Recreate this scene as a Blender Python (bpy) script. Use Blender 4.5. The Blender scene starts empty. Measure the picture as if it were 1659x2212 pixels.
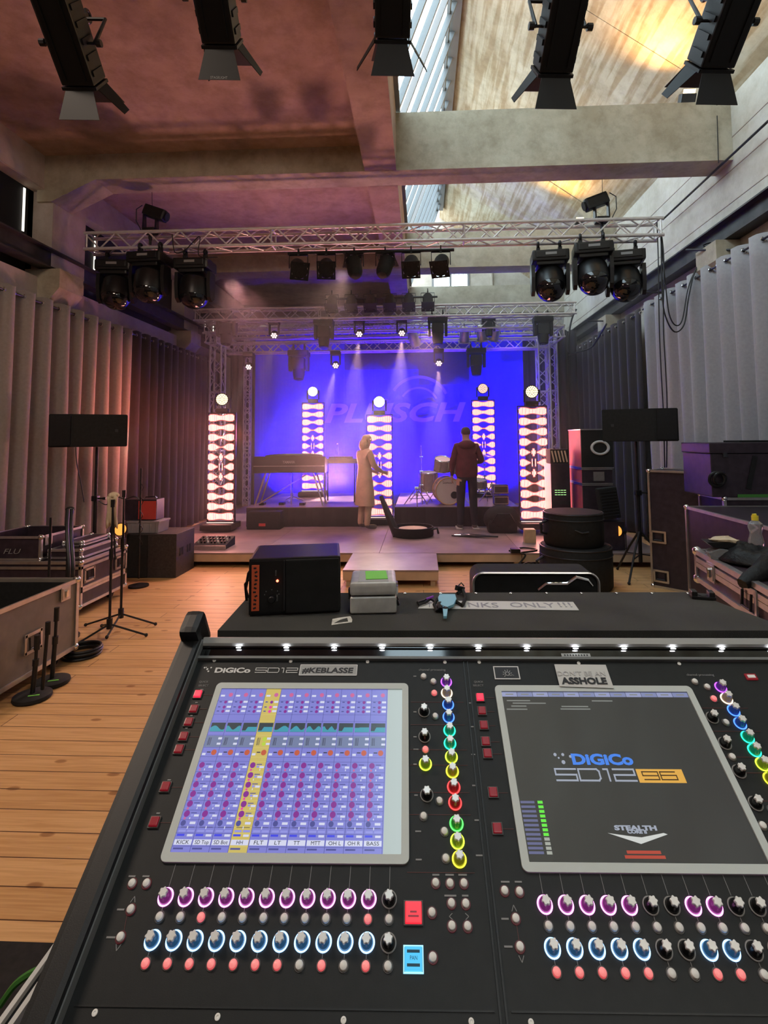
import bpy, bmesh, math, random
from mathutils import Vector, Matrix, Euler
random.seed(7)
PI = math.pi
C = bpy.context.scene.collection
SC = bpy.context.scene

# ------------------------------------------------------------------ camera
F, X0, Y0, CAMH, ROLL = 1150.0, 860.0, 872.0, 1.8, math.radians(0.5)
IW, IH = 1659.0, 2212.0
def unroll(px, py):
    a = (px - X0) / F; b = -(py - Y0) / F
    return (a * math.cos(ROLL) + b * math.sin(ROLL), -a * math.sin(ROLL) + b * math.cos(ROLL))
_a0, _b0 = unroll(911, 949)
YAW = math.atan(_a0); PITCH = math.atan(-_b0 / math.hypot(1, _a0))
def world_dir(a, b, f=1.0):
    cp, sp = math.cos(PITCH), math.sin(PITCH)
    ff = f * cp - b * sp; u = f * sp + b * cp
    cy, sy = math.cos(YAW), math.sin(YAW)
    return Vector((a * cy - ff * sy, a * sy + ff * cy, u))
def ray(px, py):
    a, b = unroll(px, py)
    return world_dir(a, b)
def at(px, py, Y=None, Z=None, X=None):
    """a point of the photograph, carried out to a known distance, height or side"""
    d = ray(px, py)
    t = Y / d.y if Y is not None else ((Z - CAMH) / d.z if Z is not None else X / d.x)
    return Vector((d.x * t, d.y * t, CAMH + d.z * t))
cam_d = bpy.data.cameras.new('camera'); cam = bpy.data.objects.new('camera', cam_d); C.objects.link(cam)
_r = world_dir(math.cos(ROLL), -math.sin(ROLL), 0); _u = world_dir(math.sin(ROLL), math.cos(ROLL), 0)
_f = world_dir(0, 0, 1)
cam.matrix_world = Matrix(((_r.x, _u.x, -_f.x, 0), (_r.y, _u.y, -_f.y, 0), (_r.z, _u.z, -_f.z, CAMH), (0, 0, 0, 1)))
cam_d.sensor_fit = 'VERTICAL'; cam_d.sensor_height = 36; cam_d.lens = F * 36 / IH
cam_d.shift_x = -(X0 - IW / 2) / IH; cam_d.shift_y = -(IH / 2 - Y0) / IH
cam_d.clip_start = 0.02; cam_d.clip_end = 200
SC.camera = cam

# ------------------------------------------------------------------ view, world, lights
vs = SC.view_settings
SC.display_settings.display_device = 'sRGB'
vs.view_transform = 'Standard'; vs.look = 'None'; vs.gamma = 1; vs.use_curve_mapping = False
vs.exposure = 0.12
SC.cycles.use_denoising = True
SC.cycles.max_bounces = 6; SC.cycles.diffuse_bounces = 4; SC.cycles.glossy_bounces = 3
SC.cycles.transmission_bounces = 4; SC.cycles.volume_bounces = 0; SC.cycles.transparent_max_bounces = 6
SC.cycles.sample_clamp_indirect = 4; SC.cycles.sample_clamp_direct = 0
SC.cycles.caustics_reflective = False; SC.cycles.caustics_refractive = False
w = bpy.data.worlds.new('sky'); SC.world = w; w.use_nodes = True
_bg = w.node_tree.nodes['Background']
_bg.inputs[0].default_value = (0.80, 0.93, 1.0, 1); _bg.inputs[1].default_value = 7.0

def light(name, kind, loc, color, energy, target=None, **kw):
    d = bpy.data.lights.new(name, kind); d.color = color; d.energy = energy
    for k, v in kw.items(): setattr(d, k, v)
    o = bpy.data.objects.new(name, d); C.objects.link(o); o.location = loc
    if target is not None:
        o.rotation_euler = (Vector(target) - Vector(loc)).to_track_quat('-Z', 'Y').to_euler()
    return o
# daylight through the saw-tooth roof lights: one portal behind each glazed bay
GLZ_B = Vector((-0.31, 0, 6.40)); GLZ_T = Vector((0.66, 0, 9.0))
BAYS = [(-3.6, -1.4), (-1.0, 2.9), (3.3, 7.15), (7.6, 11.4), (11.88, 15.7)]
for i, (ya, yb) in enumerate(BAYS):
    mid = (GLZ_B + GLZ_T) / 2; up = (GLZ_T - GLZ_B).normalized(); nrm = Vector((up.z, 0, -up.x))
    o = light('daylight', 'AREA', mid + Vector((0, (ya + yb) / 2, 0)) - nrm * 0.12, (1, 1, 1), 1, None,
              shape='RECTANGLE', size=(GLZ_T - GLZ_B).length * 0.98, size_y=(yb - ya) * 0.98)
    o.data.cycles.is_portal = True
    o.rotation_euler = Matrix((( up.x, 0, -nrm.x), (up.y, 1, -nrm.y), (up.z, 0, -nrm.z))).to_euler()
# stage wash: blue lamps of the rig over the backdrop, red and pink lamps from the side
BLUE = (0.045, 0.0, 1.0)
light('blue_wash', 'AREA', (-2.6, 12.3, 0.62), BLUE, 300, (-2.2, 13.2, 1.5), spread=1.9, shape='RECTANGLE', size=2.4, size_y=0.3)
light('blue_wash', 'AREA', (0.5, 12.3, 0.62), BLUE, 380, (0.5, 13.2, 1.5), spread=1.9, shape='RECTANGLE', size=2.8, size_y=0.3)
light('blue_wash', 'SPOT', (-2.75, 12.0, 4.0), BLUE, 480, (-2.2, 13.2, 1.8), spot_size=1.3, spot_blend=0.8, shadow_soft_size=0.08)
light('blue_wash', 'SPOT', (2.2, 11.6, 4.2), (0.07, 0.02, 1.0), 190, (2.0, 13.2, 2.8), spot_size=1.3, spot_blend=0.8, shadow_soft_size=0.08)
light('pink_wash', 'SPOT', (-3.0, 8.2, 4.4), (1.0, 0.45, 0.45), 420, (-2.2, 9.4, 0.2), spot_size=1.9, spot_blend=1.0, shadow_soft_size=0.1)
light('pink_wash', 'SPOT', (0.2, 11.8, 4.2), (1.0, 0.52, 0.58), 900, (-0.3, 7.5, 0.2), spot_size=1.2, spot_blend=0.9, shadow_soft_size=0.1)
light('pink_wash', 'SPOT', (-1.6, 10.4, 1.0), (1.0, 0.42, 0.36), 620, (-2.6, 4.2, 5.9), spot_size=2.0, spot_blend=1.0, shadow_soft_size=0.2)  # added uplight without a fixture, brightens the left ceiling in pink
light('red_wash', 'SPOT', (-3.0, 9.6, 1.9), (1.0, 0.22, 0.13), 420, (-4.9, 8.7, 2.2), spot_size=1.2, spot_blend=1.0, shadow_soft_size=0.15)
light('floor_wash', 'SPOT', (-1.3, 9.0, 4.7), (1.0, 0.66, 0.55), 260, (-2.2, 5.4, 0.0), spot_size=1.0, spot_blend=1.0, shadow_soft_size=0.12)
# warm flood lamps resting on the beams by the right-hand wall
WARM = (1.0, 0.52, 0.14)
light('warm_flood', 'SPOT', (3.3, 7.32, 6.48), WARM, 190, (2.0, 5.0, 8.2), spot_size=2.6, spot_blend=1.0, shadow_soft_size=0.08)
light('warm_flood', 'SPOT', (3.0, 11.6, 6.48), WARM, 230, (1.9, 9.6, 8.0), spot_size=2.6, spot_blend=1.0, shadow_soft_size=0.08)
# added fill lights out of view, no fixtures: for the left side and the desk
light('fill_light', 'AREA', (-3.0, 1.0, 5.4), (1.0, 0.80, 0.64), 100, (-3.2, 3.0, 0), shape='RECTANGLE', size=1.6, size_y=0.4)

light('fill_light', 'AREA', (1.6, -1.8, 5.3), (1.0, 0.95, 0.86), 30, (0.6, 0.9, 1.2), shape='RECTANGLE', size=1.8, size_y=0.5)

# ------------------------------------------------------------------ materials
def mat(name, col, rough=0.6, metal=0.0, var=0.0, scale=6.0, bump=0.0, bscale=None, emit=None, estr=0.0, trans=0.0, spec=0.5, sheen=0.0, alpha=1.0, ior=1.45, stretch=None, detail=4):
    m = bpy.data.materials.new(name); m.use_nodes = True
    nt = m.node_tree; b = nt.nodes['Principled BSDF']
    b.inputs['Base Color'].default_value = (*col, 1); b.inputs['Roughness'].default_value = rough
    b.inputs['Metallic'].default_value = metal; b.inputs['Specular IOR Level'].default_value = spec
    b.inputs['Transmission Weight'].default_value = trans; b.inputs['IOR'].default_value = ior
    b.inputs['Alpha'].default_value = alpha; b.inputs['Sheen Weight'].default_value = sheen
    if emit: b.inputs['Emission Color'].default_value = (*emit, 1); b.inputs['Emission Strength'].default_value = estr
    if var or bump:
        tc = nt.nodes.new('ShaderNodeTexCoord'); mp = nt.nodes.new('ShaderNodeMapping')
        nt.links.new(tc.outputs['Object'], mp.inputs[0])
        if stretch: mp.inputs['Scale'].default_value = stretch
        n = nt.nodes.new('ShaderNodeTexNoise'); n.inputs['Scale'].default_value = scale; n.inputs['Detail'].default_value = detail
        nt.links.new(mp.outputs[0], n.inputs[0])
        if var:
            r = nt.nodes.new('ShaderNodeValToRGB')
            r.color_ramp.elements[0].position = 0.3; r.color_ramp.elements[1].position = 0.7
            r.color_ramp.elements[0].color = (*[c * (1 - var) for c in col], 1)
            r.color_ramp.elements[1].color = (*[min(1, c * (1 + var)) for c in col], 1)
            nt.links.new(n.outputs['Fac'], r.inputs[0]); nt.links.new(r.outputs[0], b.inputs['Base Color'])
        if bump:
            n2 = nt.nodes.new('ShaderNodeTexNoise'); n2.inputs['Scale'].default_value = bscale or scale * 6
            nt.links.new(mp.outputs[0], n2.inputs[0])
            bp = nt.nodes.new('ShaderNodeBump'); bp.inputs['Strength'].default_value = bump; bp.inputs['Distance'].default_value = 0.01
            nt.links.new(n2.outputs['Fac'], bp.inputs['Height']); nt.links.new(bp.outputs[0], b.inputs['Normal'])
    return m
def emis(name, col, s):
    m = bpy.data.materials.new(name); m.use_nodes = True; nt = m.node_tree
    b = nt.nodes['Principled BSDF']; b.inputs['Base Color'].default_value = (0.02, 0.02, 0.02, 1)
    b.inputs['Emission Color'].default_value = (*col, 1); b.inputs['Emission Strength'].default_value = s
    b.inputs['Roughness'].default_value = 0.3
    return m

def concrete(name, base, dark, light_, scale=1.2, boards=None, rough=0.85, stain=0.55):
    """cast concrete: large soft stains, finer blotches, pores; boards = (axis scale) adds the marks of formwork boards"""
    m = bpy.data.materials.new(name); m.use_nodes = True; nt = m.node_tree; L = nt.links.new; N = nt.nodes.new
    b = nt.nodes['Principled BSDF']; b.inputs['Roughness'].default_value = rough
    tc = N('ShaderNodeTexCoord'); src = tc.outputs['Object']
    n1 = N('ShaderNodeTexNoise'); n1.inputs['Scale'].default_value = scale; n1.inputs['Detail'].default_value = 8; n1.inputs['Roughness'].default_value = 0.66; n1.inputs['Distortion'].default_value = 0.0
    L(src, n1.inputs[0])
    r1 = N('ShaderNodeValToRGB'); e = r1.color_ramp.elements
    e[0].position = 0.32; e[0].color = (*dark, 1); e[1].position = 0.68; e[1].color = (*light_, 1)
    k = e.new(0.5); k.color = (*base, 1)
    L(n1.outputs['Fac'], r1.inputs[0]); out = r1.outputs[0]
    n2 = N('ShaderNodeTexNoise'); n2.inputs['Scale'].default_value = scale * 5; n2.inputs['Detail'].default_value = 9; n2.inputs['Roughness'].default_value = 0.7; n2.inputs['Distortion'].default_value = 0.1
    L(src, n2.inputs[0])
    r2 = N('ShaderNodeValToRGB'); r2.color_ramp.elements[0].position = 0.30; r2.color_ramp.elements[1].position = 0.56
    r2.color_ramp.elements[0].color = (stain, stain * 0.94, stain * 0.84, 1); r2.color_ramp.elements[1].color = (1, 1, 1, 1)
    L(n2.outputs['Fac'], r2.inputs[0])
    mx = N('ShaderNodeMix'); mx.data_type = 'RGBA'; mx.blend_type = 'MULTIPLY'; mx.inputs[0].default_value = 0.6
    L(out, mx.inputs[6]); L(r2.outputs[0], mx.inputs[7]); out = mx.outputs[2]
    if boards:
        mp = N('ShaderNodeMapping'); mp.inputs['Scale'].default_value = boards; L(src, mp.inputs[0])
        n3 = N('ShaderNodeTexNoise'); n3.inputs['Scale'].default_value = 1.0; n3.inputs['Detail'].default_value = 5; n3.inputs['Distortion'].default_value = 0.15
        L(mp.outputs[0], n3.inputs[0])
        r3 = N('ShaderNodeValToRGB'); r3.color_ramp.elements[0].position = 0.42; r3.color_ramp.elements[1].position = 0.56
        r3.color_ramp.elements[0].color = (0.55, 0.40, 0.24, 1); r3.color_ramp.elements[1].color = (1, 1, 1, 1)
        L(n3.outputs['Fac'], r3.inputs[0])
        m2 = N('ShaderNodeMix'); m2.data_type = 'RGBA'; m2.blend_type = 'MULTIPLY'; m2.inputs[0].default_value = 0.62
        L(out, m2.inputs[6]); L(r3.outputs[0], m2.inputs[7]); out = m2.outputs[2]
    L(out, b.inputs['Base Color'])
    bp = N('ShaderNodeBump'); bp.inputs['Strength'].default_value = 0.25; bp.inputs['Distance'].default_value = 0.02
    L(n2.outputs['Fac'], bp.inputs['Height']); L(bp.outputs[0], b.inputs['Normal'])
    return m

def pine_floor():
    """pine boards laid across the hall: board joints, butt joints, grain and knots"""
    m = bpy.data.materials.new('pine_boards'); m.use_nodes = True; nt = m.node_tree; L = nt.links.new; N = nt.nodes.new
    b = nt.nodes['Principled BSDF']; b.inputs['Roughness'].default_value = 0.42
    tc = N('ShaderNodeTexCoord')
    br = N('ShaderNodeTexBrick'); br.offset = 0.37; br.offset_frequency = 2; br.squash = 1.0
    br.inputs['Color1'].default_value = (0.70, 0.43, 0.20, 1); br.inputs['Color2'].default_value = (0.60, 0.35, 0.15, 1)
    br.inputs['Mortar'].default_value = (0.10, 0.045, 0.018, 1); br.inputs['Scale'].default_value = 1.0
    br.inputs['Mortar Size'].default_value = 0.0032; br.inputs['Mortar Smooth'].default_value = 0.3; br.inputs['Bias'].default_value = -0.2
    br.inputs['Brick Width'].default_value = 2.7; br.inputs['Row Height'].default_value = 0.148
    L(tc.outputs['Object'], br.inputs[0])
    mp = N('ShaderNodeMapping'); mp.inputs['Scale'].default_value = (1.1, 22, 1); L(tc.outputs['Object'], mp.inputs[0])
    g = N('ShaderNodeTexNoise'); g.inputs['Scale'].default_value = 2.2; g.inputs['Detail'].default_value = 6; g.inputs['Distortion'].default_value = 0.9
    L(mp.outputs[0], g.inputs[0])
    rg = N('ShaderNodeValToRGB'); rg.color_ramp.elements[0].position = 0.35; rg.color_ramp.elements[1].position = 0.62
    rg.color_ramp.elements[0].color = (0.80, 0.68, 0.54, 1); rg.color_ramp.elements[1].color = (1.08, 1.05, 1.0, 1)
    L(g.outputs['Fac'], rg.inputs[0])
    mx = N('ShaderNodeMix'); mx.data_type = 'RGBA'; mx.blend_type = 'MULTIPLY'; mx.inputs[0].default_value = 0.75
    L(br.outputs['Color'], mx.inputs[6]); L(rg.outputs[0], mx.inputs[7])
    mk = N('ShaderNodeMapping'); mk.inputs['Scale'].default_value = (1.5, 3.1, 1); L(tc.outputs['Object'], mk.inputs[0])
    vo = N('ShaderNodeTexVoronoi'); vo.voronoi_dimensions = '2D'; vo.inputs['Scale'].default_value = 1.0; vo.inputs['Randomness'].default_value = 1.0; L(mk.outputs[0], vo.inputs[0])
    rk = N('ShaderNodeValToRGB'); ek = rk.color_ramp.elements
    ek[0].position = 0.0; ek[0].color = (0.20, 0.09, 0.035, 1); ek[1].position = 0.060; ek[1].color = (1, 1, 1, 1)
    kk = ek.new(0.040); kk.color = (0.33, 0.17, 0.07, 1)
    L(vo.outputs['Distance'], rk.inputs[0])
    m2 = N('ShaderNodeMix'); m2.data_type = 'RGBA'; m2.blend_type = 'MULTIPLY'; m2.inputs[0].default_value = 0.62
    L(mx.outputs[2], m2.inputs[6]); L(rk.outputs[0], m2.inputs[7]); L(m2.outputs[2], b.inputs['Base Color'])
    bp = N('ShaderNodeBump'); bp.inputs['Strength'].default_value = 0.5; bp.inputs['Distance'].default_value = 0.004; bp.invert = True
    L(br.outputs['Fac'], bp.inputs['Height']); L(bp.outputs[0], b.inputs['Normal'])
    return m

M = {}
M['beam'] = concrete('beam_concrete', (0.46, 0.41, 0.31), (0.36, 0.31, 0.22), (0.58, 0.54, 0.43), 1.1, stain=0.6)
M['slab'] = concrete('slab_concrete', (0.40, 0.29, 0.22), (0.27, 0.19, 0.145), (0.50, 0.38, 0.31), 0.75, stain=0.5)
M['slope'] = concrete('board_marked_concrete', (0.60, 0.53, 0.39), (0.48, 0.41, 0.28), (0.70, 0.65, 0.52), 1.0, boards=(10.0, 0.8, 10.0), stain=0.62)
M['wall'] = concrete('wall_concrete', (0.52, 0.48, 0.42), (0.42, 0.38, 0.32), (0.62, 0.59, 0.53), 0.8, stain=0.7)
M['plaster'] = concrete('left_wall_plaster', (0.46, 0.39, 0.34), (0.38, 0.31, 0.27), (0.54, 0.47, 0.42), 0.8, stain=0.75)
M['floor'] = pine_floor()
M['riser_carpet'] = mat('dark_riser_floor', (0.012, 0.011, 0.010), 0.9, var=0.4, scale=30)
M['black'] = mat('black_metal', (0.013, 0.013, 0.014), 0.45, 0.2, var=0.3, scale=20)
M['blackpl'] = mat('black_plastic', (0.010, 0.010, 0.011), 0.35, var=0.2, scale=30)
M['blackmatte'] = mat('black_matte', (0.010, 0.010, 0.010), 0.8, var=0.3, scale=30)
M['dkmetal'] = mat('dark_grey_metal', (0.05, 0.05, 0.055), 0.4, 0.6, var=0.3)
M['rail'] = mat('painted_steel_rail', (0.045, 0.042, 0.045), 0.5, 0.3, var=0.4, scale=5)
M['alu'] = mat('aluminium', (0.62, 0.60, 0.58), 0.32, 0.9, var=0.12, scale=12)
M['trussalu'] = mat('truss_aluminium', (0.70, 0.66, 0.64), 0.38, 0.35, var=0.10, scale=12)
M['chrome'] = mat('chrome', (0.8, 0.8, 0.8), 0.12, 1.0)
M['glossblk'] = mat('gloss_black_lens', (0.006, 0.006, 0.007), 0.06, spec=0.8)
M['curtg'] = mat('grey_curtain_cloth', (0.33, 0.32, 0.335), 0.9, var=0.06, scale=30, sheen=0.3)
M['curtgl'] = mat('beige_grey_curtain_cloth', (0.27, 0.235, 0.215), 0.9, var=0.08, scale=30, sheen=0.3)
M['curtb'] = mat('black_molton', (0.022, 0.016, 0.018), 0.95, var=0.2, scale=20, sheen=0.25)
M['back'] = mat('backdrop_cloth', (0.022, 0.010, 0.85), 0.9, var=0.12, scale=1.2)  # blue of the stage light is put into the cloth colour
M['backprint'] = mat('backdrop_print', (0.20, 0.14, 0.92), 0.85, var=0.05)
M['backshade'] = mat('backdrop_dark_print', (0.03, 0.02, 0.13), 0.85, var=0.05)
M['deck'] = mat('stage_deck_plywood', (0.26, 0.20, 0.19), 0.38, var=0.22, scale=3, bump=0.05)
M['deckwood'] = mat('deck_frame_wood', (0.50, 0.38, 0.26), 0.6, var=0.15, scale=4)
M['skirt'] = mat('black_riser_skirt', (0.022, 0.018, 0.020), 0.85, var=0.2)
M['case'] = mat('flight_case_laminate', (0.035, 0.024, 0.034), 0.38, var=0.3, scale=14)
M['casegrey'] = mat('grey_case_laminate', (0.19, 0.165, 0.14), 0.45, var=0.12, scale=10)
M['sub'] = mat('subwoofer_paint', (0.040, 0.033, 0.033), 0.6, var=0.25, scale=40, bump=0.2)
M['crate'] = mat('grey_plastic_crate', (0.30, 0.27, 0.29), 0.5, var=0.1)
M['redcase'] = mat('red_tolex', (0.55, 0.06, 0.05), 0.5, var=0.1)
M['pinklit'] = mat('pink_lit_side', (0.62, 0.12, 0.16), 0.55, var=0.08)  # stage light on the cabinet sides, put into the colour
M['rubber'] = mat('rubber', (0.02, 0.02, 0.02), 0.8)
M['wood'] = mat('light_wood', (0.60, 0.40, 0.22), 0.6, var=0.15, scale=8)
M['drumshell'] = mat('pale_drum_wrap', (0.42, 0.36, 0.34), 0.3, var=0.12, scale=9)
M['drumhead'] = mat('drum_head', (0.62, 0.58, 0.54), 0.5, var=0.05)
M['skin'] = mat('skin', (0.50, 0.29, 0.21), 0.55, var=0.08)
M['hoodie'] = mat('maroon_hoodie', (0.11, 0.022, 0.030), 0.9, var=0.2, scale=12)
M['jeans'] = mat('dark_jeans', (0.022, 0.020, 0.030), 0.9, var=0.2, scale=12)
M['beigecloth'] = mat('beige_clothes', (0.55, 0.40, 0.28), 0.9, var=0.12, scale=8)
M['hair'] = mat('brown_hair', (0.09, 0.05, 0.03), 0.8, var=0.3, scale=20)
M['fair'] = mat('fair_hair', (0.50, 0.36, 0.22), 0.8, var=0.2, scale=20)
M['shoe'] = mat('grey_shoe', (0.12, 0.10, 0.10), 0.6)
M['sole'] = mat('white_sole', (0.6, 0.55, 0.52), 0.6)
M['white'] = mat('white_plastic', (0.75, 0.74, 0.72), 0.5)
M['printwhite'] = mat('white_print', (0.72, 0.72, 0.72), 0.5)
M['printgrey'] = mat('grey_print', (0.26, 0.26, 0.26), 0.5)
M['yellow'] = mat('yellow_cap', (0.80, 0.66, 0.05), 0.4)
M['tan'] = mat('tan_paper', (0.62, 0.50, 0.34), 0.7, var=0.12)
M['green'] = mat('green_tape', (0.22, 0.68, 0.10), 0.6, var=0.08)
M['orange'] = mat('orange_tape', (0.80, 0.14, 0.05), 0.6, var=0.1)
M['cyan'] = mat('light_blue_plastic', (0.22, 0.52, 0.68), 0.5)
M['purple'] = mat('purple_foil', (0.35, 0.08, 0.60), 0.3)
M['pet'] = mat('clear_bottle', (0.75, 0.78, 0.80), 0.12, trans=0.75, ior=1.3)
def glass_mat():
    m = bpy.data.materials.new('window_glass'); m.use_nodes = True; nt = m.node_tree
    nt.nodes.remove(nt.nodes['Principled BSDF']); o = nt.nodes['Material Output']
    t = nt.nodes.new('ShaderNodeBsdfTransparent'); g = nt.nodes.new('ShaderNodeBsdfGlossy'); g.inputs['Roughness'].default_value = 0.05
    t.inputs[0].default_value = (0.93, 0.98, 1.0, 1)
    x = nt.nodes.new('ShaderNodeMixShader'); x.inputs[0].default_value = 0.06
    nt.links.new(t.outputs[0], x.inputs[1]); nt.links.new(g.outputs[0], x.inputs[2]); nt.links.new(x.outputs[0], o.inputs[0])
    return m
M['glass'] = glass_mat()
M['frame'] = mat('grey_window_frame', (0.22, 0.23, 0.24), 0.5, 0.2)
M['blind'] = mat('black_blind', (0.010, 0.009, 0.011), 0.8)
M['jacketcloth'] = mat('black_jacket_cloth', (0.006, 0.006, 0.007), 0.5, var=0.3, scale=30, bump=0.4, bscale=60, spec=0.3)
M['tape'] = mat('worn_white_tape', (0.66, 0.64, 0.58), 0.6, var=0.25, scale=60)
M['silver'] = mat('silver_case_skin', (0.58, 0.58, 0.55), 0.38, 0.25, var=0.12, scale=50)
M['cgreen'] = mat('green_cable', (0.06, 0.22, 0.04), 0.5)

# ------------------------------------------------------------------ mesh helpers
class MB:
    def __init__(s): s.bm = bmesh.new(); s.X = Matrix.Identity(4); s.mi = 0
    def _fin(s, vs_, fs=None):
        for v in vs_: v.co = s.X @ v.co
        if s.mi:
            for v in vs_:
                for f in v.link_faces: f.material_index = s.mi
    def box(s, c, d, rot=None, bev=0.0, seg=2):
        g = bmesh.ops.create_cube(s.bm, size=1.0)['verts']
        m = Matrix.Translation(c) @ (Euler(rot).to_matrix().to_4x4() if rot else Matrix.Identity(4)) @ Matrix.Diagonal((d[0], d[1], d[2], 1))
        for v in g: v.co = m @ v.co
        if bev:
            es = list({e for v in g for e in v.link_edges})
            r = bmesh.ops.bevel(s.bm, geom=g + es, offset=bev, segments=seg, profile=0.7, affect='EDGES')
            g = list({v for v in r['verts']} | {v for v in g if v.is_valid})
            g = list({v for f in r['faces'] for v in f.verts} | {v for v in g if v.is_valid})
            more = set(g)
            for v in g:
                for f in v.link_faces: more |= set(f.verts)
            g = list(more)
        s._fin(g); return s
    def cyl(s, p0, p1, r0, r1=None, seg=16, caps=True):
        r1 = r0 if r1 is None else r1
        p0 = Vector(p0); p1 = Vector(p1); d = p1 - p0
        g = bmesh.ops.create_cone(s.bm, cap_ends=caps, segments=seg, radius1=max(r0, 1e-5), radius2=max(r1, 1e-5), depth=d.length)['verts']
        m = Matrix.Translation((p0 + p1) / 2) @ d.to_track_quat('Z', 'Y').to_matrix().to_4x4()
        for v in g: v.co = m @ v.co
        s._fin(g); return s
    def sph(s, c, r, sc=(1, 1, 1), seg=16, rot=None):
        g = bmesh.ops.create_uvsphere(s.bm, u_segments=seg, v_segments=max(6, seg // 2 + 2), radius=r)['verts']
        m = Matrix.Translation(c) @ (Euler(rot).to_matrix().to_4x4() if rot else Matrix.Identity(4)) @ Matrix.Diagonal((*sc, 1))
        for v in g: v.co = m @ v.co
        s._fin(g); return s
    def lathe(s, prof, c=(0, 0, 0), axis='Z', seg=24, close=True):
        vs_ = []; rings = []
        for r, z in prof:
            ring = [s.bm.verts.new((r * math.cos(2 * PI * k / seg), r * math.sin(2 * PI * k / seg), z)) for k in range(seg)]
            rings.append(ring); vs_ += ring
        for a, b in zip(rings, rings[1:]):
            for k in range(seg): s.bm.faces.new((a[k], a[(k + 1) % seg], b[(k + 1) % seg], b[k]))
        if close:
            s.bm.faces.new(rings[0][::-1]); s.bm.faces.new(rings[-1])
        R_ = {'Z': Matrix.Identity(4), 'Y': Matrix.Rotation(-PI / 2, 4, 'X'), 'X': Matrix.Rotation(PI / 2, 4, 'Y')}[axis]
        m = Matrix.Translation(c) @ R_
        for v in vs_: v.co = m @ v.co
        s._fin(vs_); return s
    def prism(s, poly, a, b, axis='Y'):
        """poly of 2-D points swept along an axis from a to b ('Y': poly is x,z; 'X': y,z; 'Z': x,y)"""
        f = {'Y': lambda p, t: (p[0], t, p[1]), 'X': lambda p, t: (t, p[0], p[1]), 'Z': lambda p, t: (p[0], p[1], t)}[axis]
        A = [s.bm.verts.new(f(p, a)) for p in poly]; B = [s.bm.verts.new(f(p, b)) for p in poly]
        n = len(poly)
        fs = [s.bm.faces.new(A), s.bm.faces.new(B[::-1])]
        for i in range(n): fs.append(s.bm.faces.new((A[i], B[i], B[(i + 1) % n], A[(i + 1) % n])))
        bmesh.ops.recalc_face_normals(s.bm, faces=fs)
        s._fin(A + B); return s
    def tube(s, pts, r, seg=8, closed=False):
        pts = [Vector(p) for p in pts]; n = len(pts); rings = []; vs_ = []
        up = Vector((0, 0, 1)); prev = None
        for i, p in enumerate(pts):
            if closed: d = pts[(i + 1) % n] - pts[i - 1]
            else: d = pts[min(i + 1, n - 1)] - pts[max(i - 1, 0)]
            d.normalize()
            if prev is None:
                u = d.cross(up)
                if u.length < 0.1: u = d.cross(Vector((1, 0, 0)))
            else: u = prev - d * prev.dot(d)
            u.normalize(); prev = u; v_ = d.cross(u)
            rr = r[i] if isinstance(r, (list, tuple)) else r
            ring = [s.bm.verts.new(p + (u * math.cos(2 * PI * k / seg) + v_ * math.sin(2 * PI * k / seg)) * rr) for k in range(seg)]
            rings.append(ring); vs_ += ring
        pr = list(zip(rings, rings[1:])) + ([(rings[-1], rings[0])] if closed else [])
        for a, b in pr:
            for k in range(seg): s.bm.faces.new((a[k], b[k], b[(k + 1) % seg], a[(k + 1) % seg]))
        if not closed: s.bm.faces.new(rings[0]); s.bm.faces.new(rings[-1][::-1])
        s._fin(vs_); return s
    def torus(s, c, R_, r, n=(0, 0, 1), seg=28, rs=8, a0=0, a1=2 * PI):
        q = Vector(n).to_track_quat('Z', 'Y'); full = abs(a1 - a0 - 2 * PI) < 1e-6
        k = seg if full else seg + 1
        pts = [Vector(c) + q @ Vector((R_ * math.cos(a0 + (a1 - a0) * i / seg), R_ * math.sin(a0 + (a1 - a0) * i / seg), 0)) for i in range(k)]
        return s.tube(pts, r, rs, closed=full)
    def quad(s, a, b, c, d):
        v = [s.bm.verts.new(p) for p in (a, b, c, d)]; s.bm.faces.new(v); s._fin(v); return s
    def rect(s, x0, x1, y0, y1, z):
        return s.quad((x0, y0, z), (x1, y0, z), (x1, y1, z), (x0, y1, z))
    def build(s, name, mats, parent=None, smooth=False, loc=None):
        me = bpy.data.meshes.new(name); s.bm.normal_update(); s.bm.to_mesh(me); s.bm.free()
        for m in (mats if isinstance(mats, (list, tuple)) else [mats]): me.materials.append(M[m] if isinstance(m, str) else m)
        if smooth:
            me.polygons.foreach_set('use_smooth', [True] * len(me.polygons))
            try: me.set_sharp_from_angle(angle=math.radians(38))
            except Exception: pass
        o = bpy.data.objects.new(name, me); C.objects.link(o)
        if parent is not None: o.parent = parent
        if loc is not None: o.location = loc
        return o

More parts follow.
